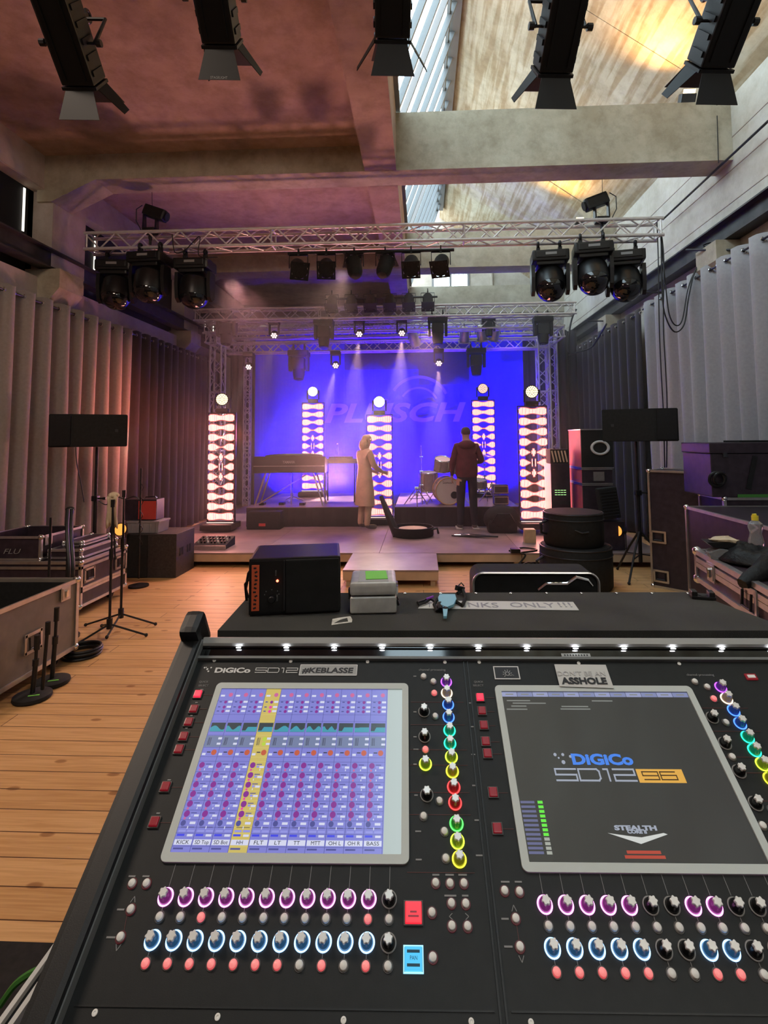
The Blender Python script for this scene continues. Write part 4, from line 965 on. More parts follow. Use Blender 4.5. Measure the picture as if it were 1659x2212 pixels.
pf = at(1010, 1141, Y=9.66)
man = build_person('person in a maroon hooded sweater and dark jeans standing with their back to the camera', (pf.x, 9.66, SZ + 0.002), 0.0, scale=1.02)
p = at(792, 1135, Y=9.82)
build_person('person in pale beige clothes standing in the haze beside the middle led tower', (p.x - 0.02, 9.72, SZ + 0.002), -0.9, pose='keys', mats=('beigecloth', 'beigecloth', 'skin', 'shoe'), hair='fair', longcoat=True, scale=0.95)

# ------------------------------------------------------------------ stage piano on its stand
KY = 10.15
ka, kb = at(546, 1015, Y=KY), at(702, 1015, Y=KY); kz0 = at(620, 1022, Y=KY).z; kz1 = at(620, 986, Y=KY).z
t = thing('stage_piano', 'black stage piano on a crossed metal stand, lettered on its back', 'piano', ((ka.x + kb.x) / 2, KY, kz0)); kw = kb.x - ka.x; kh = kz1 - kz0
m = MB(); m.prism([(0, 0), (0.42, 0), (0.45, kh * 0.5), (0.40, kh * 0.62), (0.10, kh), (0, kh)], -kw / 2, kw / 2, 'X'); m.build('body', 'blackpl', t)
m = MB(); m.box((0, -0.004, kh * 0.42), (kw * 0.98, 0.006, 0.010)); m.build('trim_strip', 'alu', t)
text('YAMAHA', 0.075, 'printgrey', t, TR(-0.12, -0.004, kh * 0.58, UPR), width=0.24, offset=0.002)
m = MB(); m.sph((0.05, 0.2, kh + 0.005), 0.5, (1.15, 0.40, 0.10), 18); m.build('cloth_cover', 'blackmatte', t, smooth=True)
for x in (-1, 1):
    m = MB(); m.cyl((x * kw * 0.33, 0.05, 0), (x * kw * 0.47, 0.02, -(kz0 - RZ)), 0.016, seg=8); m.cyl((x * kw * 0.33, 0.35, 0), (x * kw * 0.47, 0.38, -(kz0 - RZ)), 0.016, seg=8); m.build('stand_leg', 'alu', t)
m = MB(); m.cyl((kw * 0.25, 0.04, -0.02), (-kw * 0.42, 0.05, -(kz0 - RZ) * 0.95), 0.012, seg=8); m.build('stand_brace', 'alu', t)
m = MB(); m.cyl((0.0, 0.2, 0), (0.0, 0.2, -(kz0 - RZ)), 0.012, seg=8); m.build('stand_post', 'alu', t)
q = at(610, 1090, Y=10.4)
for k, (px, y) in enumerate([(610, 10.3), (655, 10.25), (568, 10.3)]):
    p = at(px, 1090, Z=RZ); m = MB(); m.box((p.x, y, RZ + 0.025), (0.10, 0.14, 0.05), bev=0.008); tag(m.build('foot_pedal', 'blackpl'), ['black foot pedal under the middle of the stage piano', 'black foot pedal under the right end of the stage piano', 'black foot pedal under the left end of the stage piano'][k], 'pedal')
# second keyboard on a table stand right of it
a, b = at(690, 985, Y=10.7), at(778, 985, Y=10.7)
t = thing('keyboard', 'second dark keyboard on a table stand beside the stage piano', 'keyboard', ((a.x + b.x) / 2, 10.7, a.z - 0.16)); w_ = b.x - a.x
m = MB(); m.box((0, 0.15, 0.05), (w_, 0.34, 0.10), bev=0.015); m.box((0, 0.2, 0.12), (w_ * 0.6, 0.2, 0.05), bev=0.01); m.build('body', 'blackpl', t)
zz = -(a.z - 0.16 - RZ)
for x in (-1, 1):
    m = MB(); m.tube([(x * w_ * 0.36, 0.0, zz), (x * w_ * 0.36, 0.0, 0), (x * w_ * 0.36, 0.3, 0), (x * w_ * 0.36, 0.3, zz)], 0.016, 8); m.build('stand_frame', 'black', t)
p = at(729, 975, Y=10.8)
t = thing('water_bottle', 'small clear bottle standing on the second keyboard', 'bottle', (p.x, 10.8, p.z - 0.06)); m = MB(); m.lathe([(0.03, 0), (0.032, 0.12), (0.014, 0.17), (0.014, 0.2)], seg=14); m.build('flask', 'pet', t, smooth=True); m = MB(); m.cyl((0, 0, 0.2), (0, 0, 0.225), 0.016); m.build('cap', 'white', t)
# microphone tripod under the keyboard, mixer case below on the riser front
t = thing('mic_stand', 'thin chrome microphone tripod standing behind the stage piano legs', 'stand', (at(632, 1080, Y=10.9).x, 10.9, RZ))
m = MB(); m.cyl((0, 0, 0.02), (0, 0, 0.62), 0.011, seg=8); m.build('pole', 'chrome', t)
for k in range(3):
    m = MB(); m.cyl((0, 0, 0.10), (0.22 * math.cos(k * 2.1 + 0.4), 0.22 * math.sin(k * 2.1 + 0.4), 0.01), 0.009, seg=8); m.build('leg', 'chrome', t)
p = at(582, 1137, Z=SZ)
m = MB(); m.box((p.x, 9.72, SZ + 0.16), (0.62, 0.28, 0.32), bev=0.03); t = tag(m.build('floor_monitor', 'blackmatte'), 'black floor monitor in front of the piano riser, with a small red mark', 'speaker')
m = MB(); m.box((p.x - 0.02, 9.575, SZ + 0.09), (0.12, 0.006, 0.05)); m.build('red_label', 'redcase', t)

# ------------------------------------------------------------------ drum kit
DY = 10.35
c_ = at(966, 1062, Y=DY); r_ = (at(966, 1035, Y=DY).z - at(966, 1092, Y=DY).z) / 2; c_.z = RZ + r_ + 0.01
def drum(lab, c, r, depth, axis, name='drum', lugs=8, port=False, hw='chrome'):
    """a shell with two hoops, heads and lugs; axis is the direction of its front"""
    t = thing(name, lab, 'drum', c); q = Vector(axis).to_track_quat('Z', 'Y').to_matrix().to_4x4()
    m = MB(); m.X = q; m.lathe([(r * 0.97, -depth / 2), (r * 0.97, depth / 2)], seg=32); m.build('shell', 'drumshell', t, smooth=True)
    for z in (-1, 1):
        m = MB(); m.X = q; m.torus((0, 0, z * depth / 2), r, 0.014, seg=32); m.build('hoop', 'wood' if port else hw, t, smooth=True)
        m = MB(); m.X = q; m.cyl((0, 0, z * depth / 2 - z * 0.004), (0, 0, z * depth / 2 + z * 0.003), r * 0.975, seg=32); m.build('drum_head', 'drumhead', t)
    for k in range(lugs):
        a_ = 2 * PI * k / lugs; m = MB(); m.X = q; m.cyl((r * 1.01 * math.cos(a_), r * 1.01 * math.sin(a_), -depth / 2), (r * 1.01 * math.cos(a_), r * 1.01 * math.sin(a_), depth / 2), 0.007, seg=6); m.build('lug', hw, t)
    if port:
        m = MB(); m.X = q; m.cyl((r * 0.40, -r * 0.30, depth / 2 + 0.002), (r * 0.40, -r * 0.30, depth / 2 + 0.006), r * 0.27, seg=24); m.build('port_hole', 'blackmatte', t)
    return t, q
t, q = drum('big pale bass drum facing the camera, with a round port hole', c_, r_, 0.40, (0.12, -1, 0), 'bass_drum', 10, True)
text('Sonor', 0.07, 'blackmatte', t, TR(-0.10, -0.215, r_ * 0.55, UPR), width=0.20, name='head_print')
for dx in (-1, 1):
    m = MB(); m.cyl((dx * r_ * 0.9, -0.05, 0), (dx * (r_ + 0.16), -0.18, -r_), 0.008, seg=6); m.build('spur', 'chrome', t)
p = at(955, 1003, Y=DY + 0.05); drum('rack tom mounted above the bass drum', p, 0.16, 0.22, (0.1, -0.35, 1), 'tom_drum', 6)
p = at(985, 1008, Y=DY + 0.2); drum('smaller tom half hidden by the standing person', p, 0.13, 0.20, (-0.1, -0.35, 1), 'tom_drum', 6)
p = at(926, 1040, Y=DY + 0.45); drum('floor tom standing left behind the bass drum', p, 0.19, 0.36, (0, -0.1, 1), 'tom_drum', 6)
p = at(1033, 1045, Y=DY + 0.4); drum('snare drum right of the standing person', p, 0.17, 0.14, (0, -0.15, 1), 'snare_drum', 6)
def cyst(lab, px, py0, y, tilt=0.0, dia=0.0, lean=0.0, mt='chrome'):
    b = at(px, py0, Y=y); t = thing('cymbal_stand', lab, 'stand', (b.x, y, RZ)); h_ = b.z - RZ
    m = MB(); m.cyl((0, 0, 0.15), (lean, 0, h_), 0.011, seg=8); m.cyl((0, 0, 0.15), (lean * 0.5, 0, h_ * 0.5), 0.015, seg=8); m.build('pole', mt, t)
    for k in range(3):
        a_ = k * 2.094 + 0.6; m = MB(); m.cyl((0, 0, 0.34), (0.26 * math.cos(a_), 0.26 * math.sin(a_), 0.01), 0.010, seg=6); m.cyl((0, 0, 0.14), (0.15 * math.cos(a_), 0.15 * math.sin(a_), 0.14), 0.006, seg=6); m.build('leg', mt, t)
    for z in (0.35, h_ * 0.55, h_ * 0.8): m = MB(); m.cyl((-0.03, 0, z), (0.04, 0, z), 0.014, seg=8); m.build('wing_bolt', mt, t)
    if dia:
        m = MB(); m.X = Matrix.Translation((lean, 0, h_)) @ Matrix.Rotation(tilt, 4, 'X'); m.lathe([(0.01, 0.03), (0.05, 0.015), (dia, -0.015), (dia, -0.018), (0.05, 0.01), (0.01, 0.02)], seg=28, close=False); m.build('cymbal', 'chrome', t, smooth=True)
    return t
cyst('bare chrome cymbal stand, tall, left of the bass drum', 909, 962, 10.5)
cyst('short chrome stand folded beside the tall one, left of the drums', 899, 1045, 10.0, lean=0.06)
cyst('low chrome hi-hat stand right behind the standing person', 1062, 1040, 10.5)
cyst('thin chrome stand with a cymbal behind the standing person', 1046, 985, 10.9, dia=0.18)
# small amplifier boxes stacked right of the drums
for k, (z, lab) in enumerate(((RZ, 'lower of two small grey boxes stacked right of the drums'), (RZ + 0.20, 'upper of two small grey boxes stacked right of the drums'))):
    p = at(1081, 1080, Y=10.2); t = thing('road_box', lab, 'box', (p.x, 10.2, z)); m = MB(); m.box((0, 0, 0.095), (0.26, 0.25, 0.17), bev=0.01); m.build('shell', 'dkmetal', t)
    m = MB(); m.box((0, -0.13, 0.155), (0.262, 0.006, 0.014)); m.box((0, -0.13, 0.03), (0.262, 0.006, 0.014)); m.box((-0.125, -0.13, 0.09), (0.014, 0.006, 0.13)); m.box((0.125, -0.13, 0.09), (0.014, 0.006, 0.13)); m.build('edge_trim', 'alu', t)

# ------------------------------------------------------------------ things lying on the stage floor
p = at(892, 1150, Z=SZ + 0.05)
t = thing('drum_case', 'round black drum case lying open on the stage floor', 'case', (p.x, 9.0, SZ + 0.003))
m = MB(); m.lathe([(0.33, 0.0), (0.345, 0.02), (0.345, 0.15), (0.33, 0.155), (0.32, 0.15), (0.32, 0.03)], seg=36, close=False); m.lathe([(0.33, 0.001), (0.33, 0.02)], seg=36); m.build('shell', 'blackmatte', t, smooth=True)
m = MB(); m.lathe([(0.24, 0.09), (0.24, 0.12)], seg=30); m.build('pale_lining', 'tan', t, smooth=True)
m = MB(); m.tube([(0.30, -0.15, 0.12), (0.40, -0.14, 0.14), (0.42, -0.1, 0.05)], 0.018, 6); m.build('carry_strap', 'black', t)
a = at(858, 1160, Z=SZ); b = at(823, 1072, Y=a.y + 0.30)
t = thing('gig_bag', 'dark tapering gig bag leaning upright at the middle led tower', 'bag', (a.x, a.y, SZ)); m = MB(); m.tube([(0, 0, 0.03), (b - Vector((a.x, a.y, SZ))) * 0.5, b - Vector((a.x, a.y, SZ))], [0.075, 0.060, 0.035], 8); m.build('bag', 'black', t)
p = at(1095, 1135, Z=SZ + 0.2)
t = thing('duffel_bag', 'big bulging black bag standing on the stage by the drum riser', 'bag', (p.x, 9.35, SZ)); m = MB(); m.sph((0, 0, 0.22), 0.27, (1.15, 0.75, 0.90), 20); m.box((0, 0, 0.12), (0.5, 0.34, 0.24), bev=0.08); m.build('body', 'blackmatte', t, smooth=True)
m = MB(); m.tube([(-0.2, -0.2, 0.18), (-0.1, -0.27, 0.34), (0.1, -0.27, 0.34), (0.2, -0.2, 0.18)], 0.014, 6); m.build('carry_strap', 'black', t)
a, b = at(975, 1155, Z=SZ + 0.02), at(1075, 1160, Z=SZ + 0.02)
t = thing('stand_bundle', 'bundle of folded chrome stand rods lying on the stage floor', 'stand', (a + b) / 2)
for k in range(5):
    m = MB(); R_ = random.Random(k); d = (b - a) / 2; m.cyl(-d + Vector((0.05 * k, 0.04 * k - 0.08, 0.0)), d + Vector((-0.06 * k, 0.03 * k - 0.06, 0.015)), 0.012, seg=8); m.build('rod', 'chrome' if k % 2 else 'black', t)
a = at(1146, 1173, Z=SZ)
t = thing('wooden_block', 'small light wooden box on the right front edge of the stage', 'box', (a.x, a.y, SZ)); m = MB(); m.box((0, 0.06, 0.10), (0.17, 0.14, 0.20), bev=0.006); m.build('body', 'wood', t); m = MB(); m.box((0, 0.06, 0.203), (0.15, 0.12, 0.006)); m.build('lid', 'deckwood', t)
a, b = at(425, 1182, Z=SZ), at(500, 1180, Z=SZ)
t = thing('mixing_unit', 'small mixing unit with rows of knobs on the left stage corner', 'mixer', ((a.x + b.x) / 2, 7.85, SZ)); w_ = b.x - a.x
m = MB(); m.prism([(0, 0), (0.42, 0), (0.42, 0.13), (0, 0.055)], -w_ / 2, w_ / 2, 'X'); m.build('chassis', 'blackmatte', t)
m = MB(); m.box((0, -0.006, 0.03), (w_ + 0.02, 0.012, 0.06)); m.build('front_rail', 'alu', t)
for i in range(9):
    for j in range(3):
        m = MB(); x = -w_ / 2 + 0.05 + i * (w_ - 0.1) / 8; y = 0.12 + j * 0.10; z = 0.055 + y / 0.42 * 0.075; m.cyl((x, y, z), (x, y, z + 0.03), 0.014, seg=8); m.build('knob', 'black' if (i + j) % 3 else 'white', t)
cable('floor_cable', 'black cable lying in loops at the right front of the stage', [at(x, y, Z=z) for x, y, z in ((1100, 1190, 0.21), (1130, 1183, 0.215), (1160, 1188, 0.21), (1125, 1194, 0.21), (1135, 1200, 0.18), (1118, 1222, 0.05), (1106, 1237, 0.01), (1140, 1215, 0.1), (1170, 1232, 0.01), (1180, 1246, 0.01))], 0.012)
m = MB(); p = at(1113, 1190, Z=SZ + 0.03); m.box((p.x, p.y, SZ + 0.035), (0.13, 0.10, 0.06), bev=0.01); tag(m.build('cable_box', 'blackpl'), 'small black connector box on the stage edge amid cables', 'box')

# ------------------------------------------------------------------ road cases and gear on the floor
def flight_case(name, lab, loc, rot, w_, d_, h_, skin='case', lid=None, latches=(), handles=(), open_=False, wheels=False, trim=0.028, cat='flight case', band=None):
    """laminate box with aluminium edges, ball corners, recessed handles and butterfly latches.
       latches / handles: (face, along 0..1, height 0..1); faces: F front, R right, L left"""
    t = thing(name, lab, cat, loc, rot); z0 = 0.10 if wheels else 0.0
    m = MB(); e = 0.006
    if open_:
        k = 0.02
        m.box((0, d_ / 2, z0 + k / 2 + e), (w_ - 2 * e, d_ - 2 * e, k))
        for x in (-1, 1): m.box((x * (w_ / 2 - k / 2 - e), d_ / 2, z0 + h_ / 2), (k, d_ - 2 * e, h_ - 2 * e))
        for y in (k / 2 + e, d_ - k / 2 - e): m.box((0, y, z0 + h_ / 2), (w_ - 2 * e, k, h_ - 2 * e))
    else: m.box((0, d_ / 2, z0 + h_ / 2), (w_ - 2 * e, d_ - 2 * e, h_ - 2 * e))
    m.build('body', skin, t)
    m = MB(); q = trim; s_ = 0.004
    def bars(z):
        for y in (0, d_): m.box((0, y + (s_ if y == 0 else -s_) * 0, z), (w_, 0.012, q))
        for x in (-w_ / 2, w_ / 2): m.box((x, d_ / 2, z), (0.012, d_, q))
    for z in (z0 + q / 2, z0 + h_ - q / 2): bars(z)
    for x in (-1, 1):
        for y in (0, d_):
            m.box((x * (w_ / 2 - q / 2 + 0.004), y, z0 + h_ / 2), (q, 0.012, h_)); m.box((x * w_ / 2, y + (q / 2 if y == 0 else -q / 2), z0 + h_ / 2), (0.012, q, h_))
    if not open_:
        for z in (z0 + h_,):
            for y in (q / 2, d_ - q / 2): m.box((0, y, z - 0.003), (w_, q, 0.008))
            for x in (-w_ / 2 + q / 2, w_ / 2 - q / 2): m.box((x, d_ / 2, z - 0.003), (q, d_, 0.008))
    for z in (band or ()): bars(z0 + h_ * z)
    if lid: bars(z0 + h_ * lid + q * 0.55); bars(z0 + h_ * lid - q * 0.55)
    m.build('edge_trim', 'alu', t)
    for x in (-1, 1):
        for y in (0, d_):
            for z in (z0 + 0.012, z0 + h_ - 0.012):
                m = MB(); m.sph((x * (w_ / 2 - 0.010), y + (0.010 if y == 0 else -0.010), z), 0.030, seg=10); m.build('ball_corner', 'chrome', t, smooth=True)
    def fm(face, u, v):
        if face == 'F': return Matrix.Translation((-w_ / 2 + w_ * u, -0.008, z0 + h_ * v))
        if face == 'R': return Matrix.Translation((w_ / 2 + 0.008, d_ * u, z0 + h_ * v)) @ Matrix.Rotation(PI / 2, 4, 'Z')
        return Matrix.Translation((-w_ / 2 - 0.008, d_ * (1 - u), z0 + h_ * v)) @ Matrix.Rotation(-PI / 2, 4, 'Z')
    for f_, u, v in latches:
        m = MB(); m.X = fm(f_, u, v); m.box((0, 0, 0), (0.11, 0.006, 0.11)); m.box((0, -0.004, 0), (0.085, 0.006, 0.085)); m.build('latch', 'alu', t)
        m = MB(); m.X = fm(f_, u, v); m.box((0, -0.010, -0.005), (0.03, 0.014, 0.05), bev=0.004); m.cyl((0, -0.008, 0.015), (0, -0.02, 0.015), 0.012, seg=10); m.build('latch_wing', 'chrome', t)
    for f_, u, v in handles:
        m = MB(); m.X = fm(f_, u, v)
        m.box((0, 0, 0.062), (0.17, 0.008, 0.022)); m.box((0, 0, -0.062), (0.17, 0.008, 0.022)); m.box((0.078, 0, 0), (0.022, 0.008, 0.14)); m.box((-0.078, 0, 0), (0.022, 0.008, 0.14)); h = m.build('handle', 'alu', t)
        m = MB(); m.X = fm(f_, u, v); m.tube([(-0.05, -0.008, 0.045), (-0.05, -0.014, -0.035), (0.05, -0.014, -0.035), (0.05, -0.008, 0.045)], 0.007, 6); m.build('grip', 'black', h)
    if wheels:
        for x in (-1, 1):
            for y in (0.12, d_ - 0.12):
                c = m = MB(); m.cyl((x * (w_ / 2 - 0.12) - 0.018, y, 0.048), (x * (w_ / 2 - 0.12) + 0.018, y, 0.048), 0.048, seg=18); m.box((x * (w_ / 2 - 0.12), y, 0.09), (0.08, 0.08, 0.02)); m.build('castor', 'black', t)
    return t
# left side
DEPTHL = 1.7
tA = flight_case('flight_case', 'open grey flight case on castors, nearest on the left side', (-3.43, 2.7, 0), 0, 1.1, 1.72, 0.57, 'casegrey', open_=True, wheels=True, latches=[('R', 0.90, 0.86)], handles=[('R', 0.70, 0.42)], trim=0.032)
m = MB(); m.box((0, 0.86, 0.135), (1.03, 1.65, 0.02))
for x in (-1, 1): m.box((x * 0.518, 0.86, 0.38), (0.012, 1.65, 0.52))
for y in (0.036, 1.684): m.box((0, y, 0.38), (1.03, 0.012, 0.52))
m.build('dark_lining', 'blackmatte', tA)
m = MB(); m.box((-0.56, 0.9, 1.02), (0.06, 1.6, 0.68)); m.build('lid', 'case', tA)
m = MB()
for z in (0.70, 1.35): m.box((-0.56, 0.9, z), (0.075, 1.62, 0.03))
for y in (0.10, 1.70): m.box((-0.56, y, 1.02), (0.075, 0.03, 0.68))
m.build('lid_trim', 'alu', tA)
flight_case('flight_case', 'long black flight case on castors, behind the open grey one', (-4.1, 5.44, 0), 0, 1.15, 0.85, 0.47, wheels=True, lid=0.38, handles=[('R', 0.16, 0.66), ('R', 0.82, 0.66)], band=[0.86])
tC = flight_case('flight_case', 'smaller open black flight case with white lettering, on top of the long one', (-4.33, 5.48, 0.572), 0, 0.68, 0.70, 0.25, open_=True, latches=[('R', 0.15, 0.80)], trim=0.024)
text('FLU', 0.075, 'printgrey', tC, TR(-0.06, -0.004, 0.07, UPR), shear=0.3, width=0.19)
tC2 = flight_case('case_lid', 'flat silver-edged case lid lying on the long black flight case', (-3.78, 5.55, 0.572), 0, 0.36, 0.66, 0.10, trim=0.022, cat='case lid')
flight_case('case_lid', 'narrow silver-edged case lid leaning on the other lid, left side', (-3.80, 5.70, 0.675), 0, 0.22, 0.5, 0.05, trim=0.018, cat='case lid')
# subwoofer with its grip holes
sxa, sxb = at(271, 1249, Y=7.02).x, at(379, 1250, Y=7.02).x; sz = at(330, 1154, Y=7.02).z
t = thing('subwoofer', 'big dark subwoofer box on the floor at the left stage corner', 'subwoofer', ((sxa + sxb) / 2, 7.02, 0)); w_ = sxb - sxa
m = MB(); m.prism([(-w_ / 2, 0), (-w_ / 2, 0.56), (w_ / 2 - 0.001, 0.56), (w_ / 2, 0)], 0, 0.01, 'Z') if False else m.box((0, 0.29, sz / 2), (w_, 0.56, sz), bev=0.008); m.build('cabinet', 'sub', t)
m = MB(); m.box((-w_ * 0.28, -0.004, sz / 2), (w_ * 0.42, 0.006, sz * 0.96)); m.build('grille', 'blackmatte', t)
for y in (0.13, 0.20, 0.36, 0.43): m = MB(); m.box((w_ / 2 + 0.001, y, sz * 0.56), (0.006, 0.04, 0.10)); m.build('vent_slot', 'blackmatte', t)
cx = (sxa + sxb) / 2
za = sz + 0.003
p0, p1 = at(279, 1140, Y=7.15), at(347, 1140, Y=7.15)
t = thing('plastic_crate', 'shallow grey plastic crate on top of the left subwoofer', 'crate', ((p0.x + p1.x) / 2, 7.10, za)); w_ = p1.x - p0.x
m = MB(); m.prism([(-w_ / 2 + 0.015, 0), (w_ / 2 - 0.015, 0), (w_ / 2, 0.15), (-w_ / 2, 0.15)], 0, 0.30); m.build('body', 'crate', t)
m = MB(); m.box((0, 0.15, 0.145), (w_ + 0.02, 0.32, 0.022), bev=0.004); m.build('rim', 'crate', t)
for k in range(-2, 3): m = MB(); m.box((k * w_ / 5.2, -0.002, 0.07), (0.012, 0.014, 0.12)); m.build('rib', 'crate', t)
p0, p1 = at(302, 1100, Y=7.2), at(341, 1100, Y=7.2)
t = thing('guitar_amplifier', 'small red-fronted amplifier standing on the grey crate', 'amplifier', ((p0.x + p1.x) / 2 - 0.10, 7.16, za + 0.16)); w_ = p1.x - p0.x
m = MB(); m.box((0, 0.11, 0.14), (w_ + 0.20, 0.22, 0.28), bev=0.01); m.build('cabinet', 'case', t)
m = MB(); m.box((0.10, -0.002, 0.135), (w_ - 0.01, 0.008, 0.245)); m.build('red_front', 'redcase', t)
m = MB(); m.tube([(0.0, 0.1, 0.28), (0.02, 0.1, 0.30), (0.16, 0.1, 0.31), (0.18, 0.1, 0.28)], 0.008, 6); m.build('handle', 'chrome', t)
def flood(lab, loc, pan, s=1.0, drop=0.12):
    t = thing('par_flood', lab, 'par lamp', loc, pan)
    m = MB(); m.lathe([(0.03, 0.12), (0.07, 0.10), (0.085, 0.0), (0.085, -0.03)], c=(0, 0, 0), axis='Y', seg=20); m.build('can', 'black', t, smooth=True)
    m = MB(); m.cyl((0, -0.028, 0), (0, -0.034, 0), 0.075, seg=20); m.build('lamp_glass', 'amber', t)
    m = MB(); m.tube([(-0.1, 0.02, 0), (-0.1, 0.02, -drop), (0.1, 0.02, -drop), (0.1, 0.02, 0)], 0.008, 6); m.build('bracket', 'black', t)
    return t
M['amber'] = emis('amber_lamp', (1.0, 0.36, 0.06), 1.3)
p = at(267, 1142, Y=6.9); flood('small amber-lit par lamp at the left subwoofer corner', (p.x - 0.03, 6.85, p.z), 1.0)
p = at(1336, 1146, Y=7.85); flood('small amber-lit par lamp behind the right tripod', (p.x, 7.85, p.z), -0.95, drop=p.z - 0.03 - SZ)
# loudspeakers on stands
def s_rot(side): return 0.36 if side > 0 else -0.50
def speaker_on_stand(lab, slab, px0, px1, pyt, pyb, y, polex, side, feet=0.0, zf=0.0, sp=0.52):
    a, b = at(px0, pyb, Y=y), at(px1, pyt, Y=y); w_ = b.x - a.x; h_ = b.z - a.z; xc = (a.x + b.x) / 2
    t = thing('loudspeaker', slab, 'speaker', (xc, y, a.z), -s_rot(side)); s_ = side
    wf = w_ * 0.30
    poly = [(-s_ * w_ / 2, 0), (s_ * (w_ / 2 - wf), 0), (s_ * (w_ / 2), 0.055), (s_ * (w_ / 2), 0.27), (s_ * (w_ / 2 - wf), 0.36), (-s_ * w_ / 2, 0.36)]
    m = MB(); m.prism(poly, 0, h_, 'Z'); bmesh.ops.bevel(m.bm, geom=list(m.bm.edges), offset=0.008, segments=2, affect='EDGES'); m.build('cabinet', 'blackmatte', t)
    m = MB(); m.box((s_ * (w_ / 2 - wf * 0.5), 0.022, h_ / 2), (wf * 0.86, 0.03, h_ * 0.92), rot=(0, 0, s_ * 0.2)); m.build('grille', 'blackpl', t)
    m = MB(); m.box((-s_ * w_ * 0.36, -0.004, h_ / 2), (0.035, 0.006, 0.035)); m.build('badge', 'dkmetal', t)
    px = at(polex, 1000, Y=y).x; st = thing('speaker_stand', lab, 'stand', (px, y + 0.18, zf))
    zt = a.z - zf
    m = MB(); m.cyl((0, 0, 0.55), (0, 0, zt - 0.004), 0.018, seg=12); m.build('pole', 'black', st)
    m = MB(); m.cyl((0, 0, 0.20), (0, 0, zt * 0.62), 0.024, seg=12); m.build('sleeve', 'black', st)
    m = MB(); m.box((0, 0, zt * 0.62), (0.075, 0.075, 0.07), bev=0.012); m.build('collar', 'blackpl', st)
    m = MB(); m.cyl((0, 0, zt * 0.62), (0.13, -0.02, zt * 0.62), 0.011, seg=8); m.cyl((0.11, -0.02, zt * 0.62), (0.15, -0.02, zt * 0.62), 0.018, seg=8); m.build('clamp_knob', 'blackpl', st)
    for k in range(3):
        a_ = 2 * PI * k / 3 + 0.9 + feet; m = MB(); m.tube([(0, 0, 0.60), (0.20 * math.cos(a_), 0.20 * math.sin(a_), 0.36), (sp * math.cos(a_), sp * math.sin(a_), 0.02)], 0.014, 8); lg = m.build('leg', 'black', st)
        m = MB(); m.sph((sp * math.cos(a_), sp * math.sin(a_), 0.02), 0.02, seg=8); m.build('rubber_foot', 'rubber', lg)
        m = MB(); m.cyl((0, 0, 0.30), (0.28 * math.cos(a_), 0.28 * math.sin(a_), 0.27), 0.008, seg=6); m.build('brace', 'black', st)
    return t, st
speaker_on_stand('black tripod stand under the left loudspeaker, behind the flight cases', 'black loudspeaker on a tall stand before the left curtain', 118, 265, 894, 966, 6.55, 190, -1, 0.4)
speaker_on_stand('black tripod stand under the right loudspeaker', 'black loudspeaker on a tall stand before the right curtain', 1306, 1457, 882, 954, 6.92, 1388, 1, 1.02, sp=0.44)
cable('speaker_cable', 'thin cable hanging from the left loudspeaker down to its stand', pts(6.5, (164, 966), (166, 1000), (176, 1050), (182, 1085)), 0.006)
# microphone stands
def mic_tripod(lab, x, y, h_, legs, r=0.012, boom=None):
    t = thing('mic_stand', lab, 'microphone stand', (x, y, 0))
    m = MB(); m.cyl((0, 0, 0.10), (0, 0, h_ * 0.62), r, seg=8); m.build('lower_tube', 'black', t)
    m = MB(); m.cyl((0, 0, h_ * 0.6), (0, 0, h_), r * 0.7, seg=8); m.build('upper_tube', 'black', t)
    m = MB(); m.cyl((0, 0, h_ * 0.58), (0, 0, h_ * 0.66), r * 1.7, seg=10); m.build('clutch', 'blackpl', t)
    m = MB(); m.cyl((0, 0, 0.08), (0, 0, 0.17), r * 2.2, seg=10); m.build('hub', 'blackpl', t)
    for k, a_ in enumerate(legs):
        m = MB(); m.cyl((0, 0, 0.12), (0.34 * math.cos(a_), 0.34 * math.sin(a_), 0.018), 0.009, seg=8); lg = m.build('leg', 'black', t)
        m = MB(); m.sph((0.34 * math.cos(a_), 0.34 * math.sin(a_), 0.018), 0.016, seg=8); m.build('rubber_foot', 'rubber', lg)
    if boom:
        m = MB(); m.cyl((0, 0, h_), boom, 0.008, seg=8); m.build('boom', 'black', t)
        m = MB(); m.cyl((0, 0, h_ - 0.03), (0, 0, h_ + 0.04), 0.018, seg=8); m.build('boom_joint', 'blackpl', t)
    return t
p = at(236, 1372, Z=0.02); s1 = mic_tripod('black microphone stand with a towel, left of the near pair on the left', p.x, p.y, 1.22, (0.05, 2.3, 4.2), boom=(0.02, 0.03, 0.70))
p = at(250, 1352, Z=0.02); s2 = mic_tripod('black microphone stand, right of the near pair, its legs spread to the right', p.x + 0.02, p.y + 0.05, 1.28, (0.05, 3.2, 4.9), boom=(0.01, 0.0, 0.72))
pt = at(247, 1072, Y=5.0)
t = thing('towel', 'beige towel hung over the top of the near microphone stands', 'towel', (pt.x, 5.0, pt.z)); m = MB()
g = []
for i in range(9):
    row = []
    for j in range(8):
        f_ = j / 7; x = (i / 8 - 0.5) * 0.10; d_ = 0.30 * f_
        row.append(m.bm.verts.new((x + 0.008 * math.sin(j * 0.9 + i), -0.045 + 0.014 * math.sin(i * 1.6 + j * .4), 0.03 * math.cos(i / 8 * PI - PI / 2) - d_)))
    g.append(row)
for i in range(8):
    for j in range(7): m.bm.faces.new((g[i][j], g[i][j + 1], g[i + 1][j + 1], g[i + 1][j]))
o = m.build('cloth', 'tan', t, smooth=True); sd = o.modifiers.new('thickness', 'SOLIDIFY'); sd.thickness = 0.01
m = MB(); m.sph((0, -0.01, 0.01), 0.04, (1.3, 1, 0.8), 12); m.build('fold', 'tan', t, smooth=True)
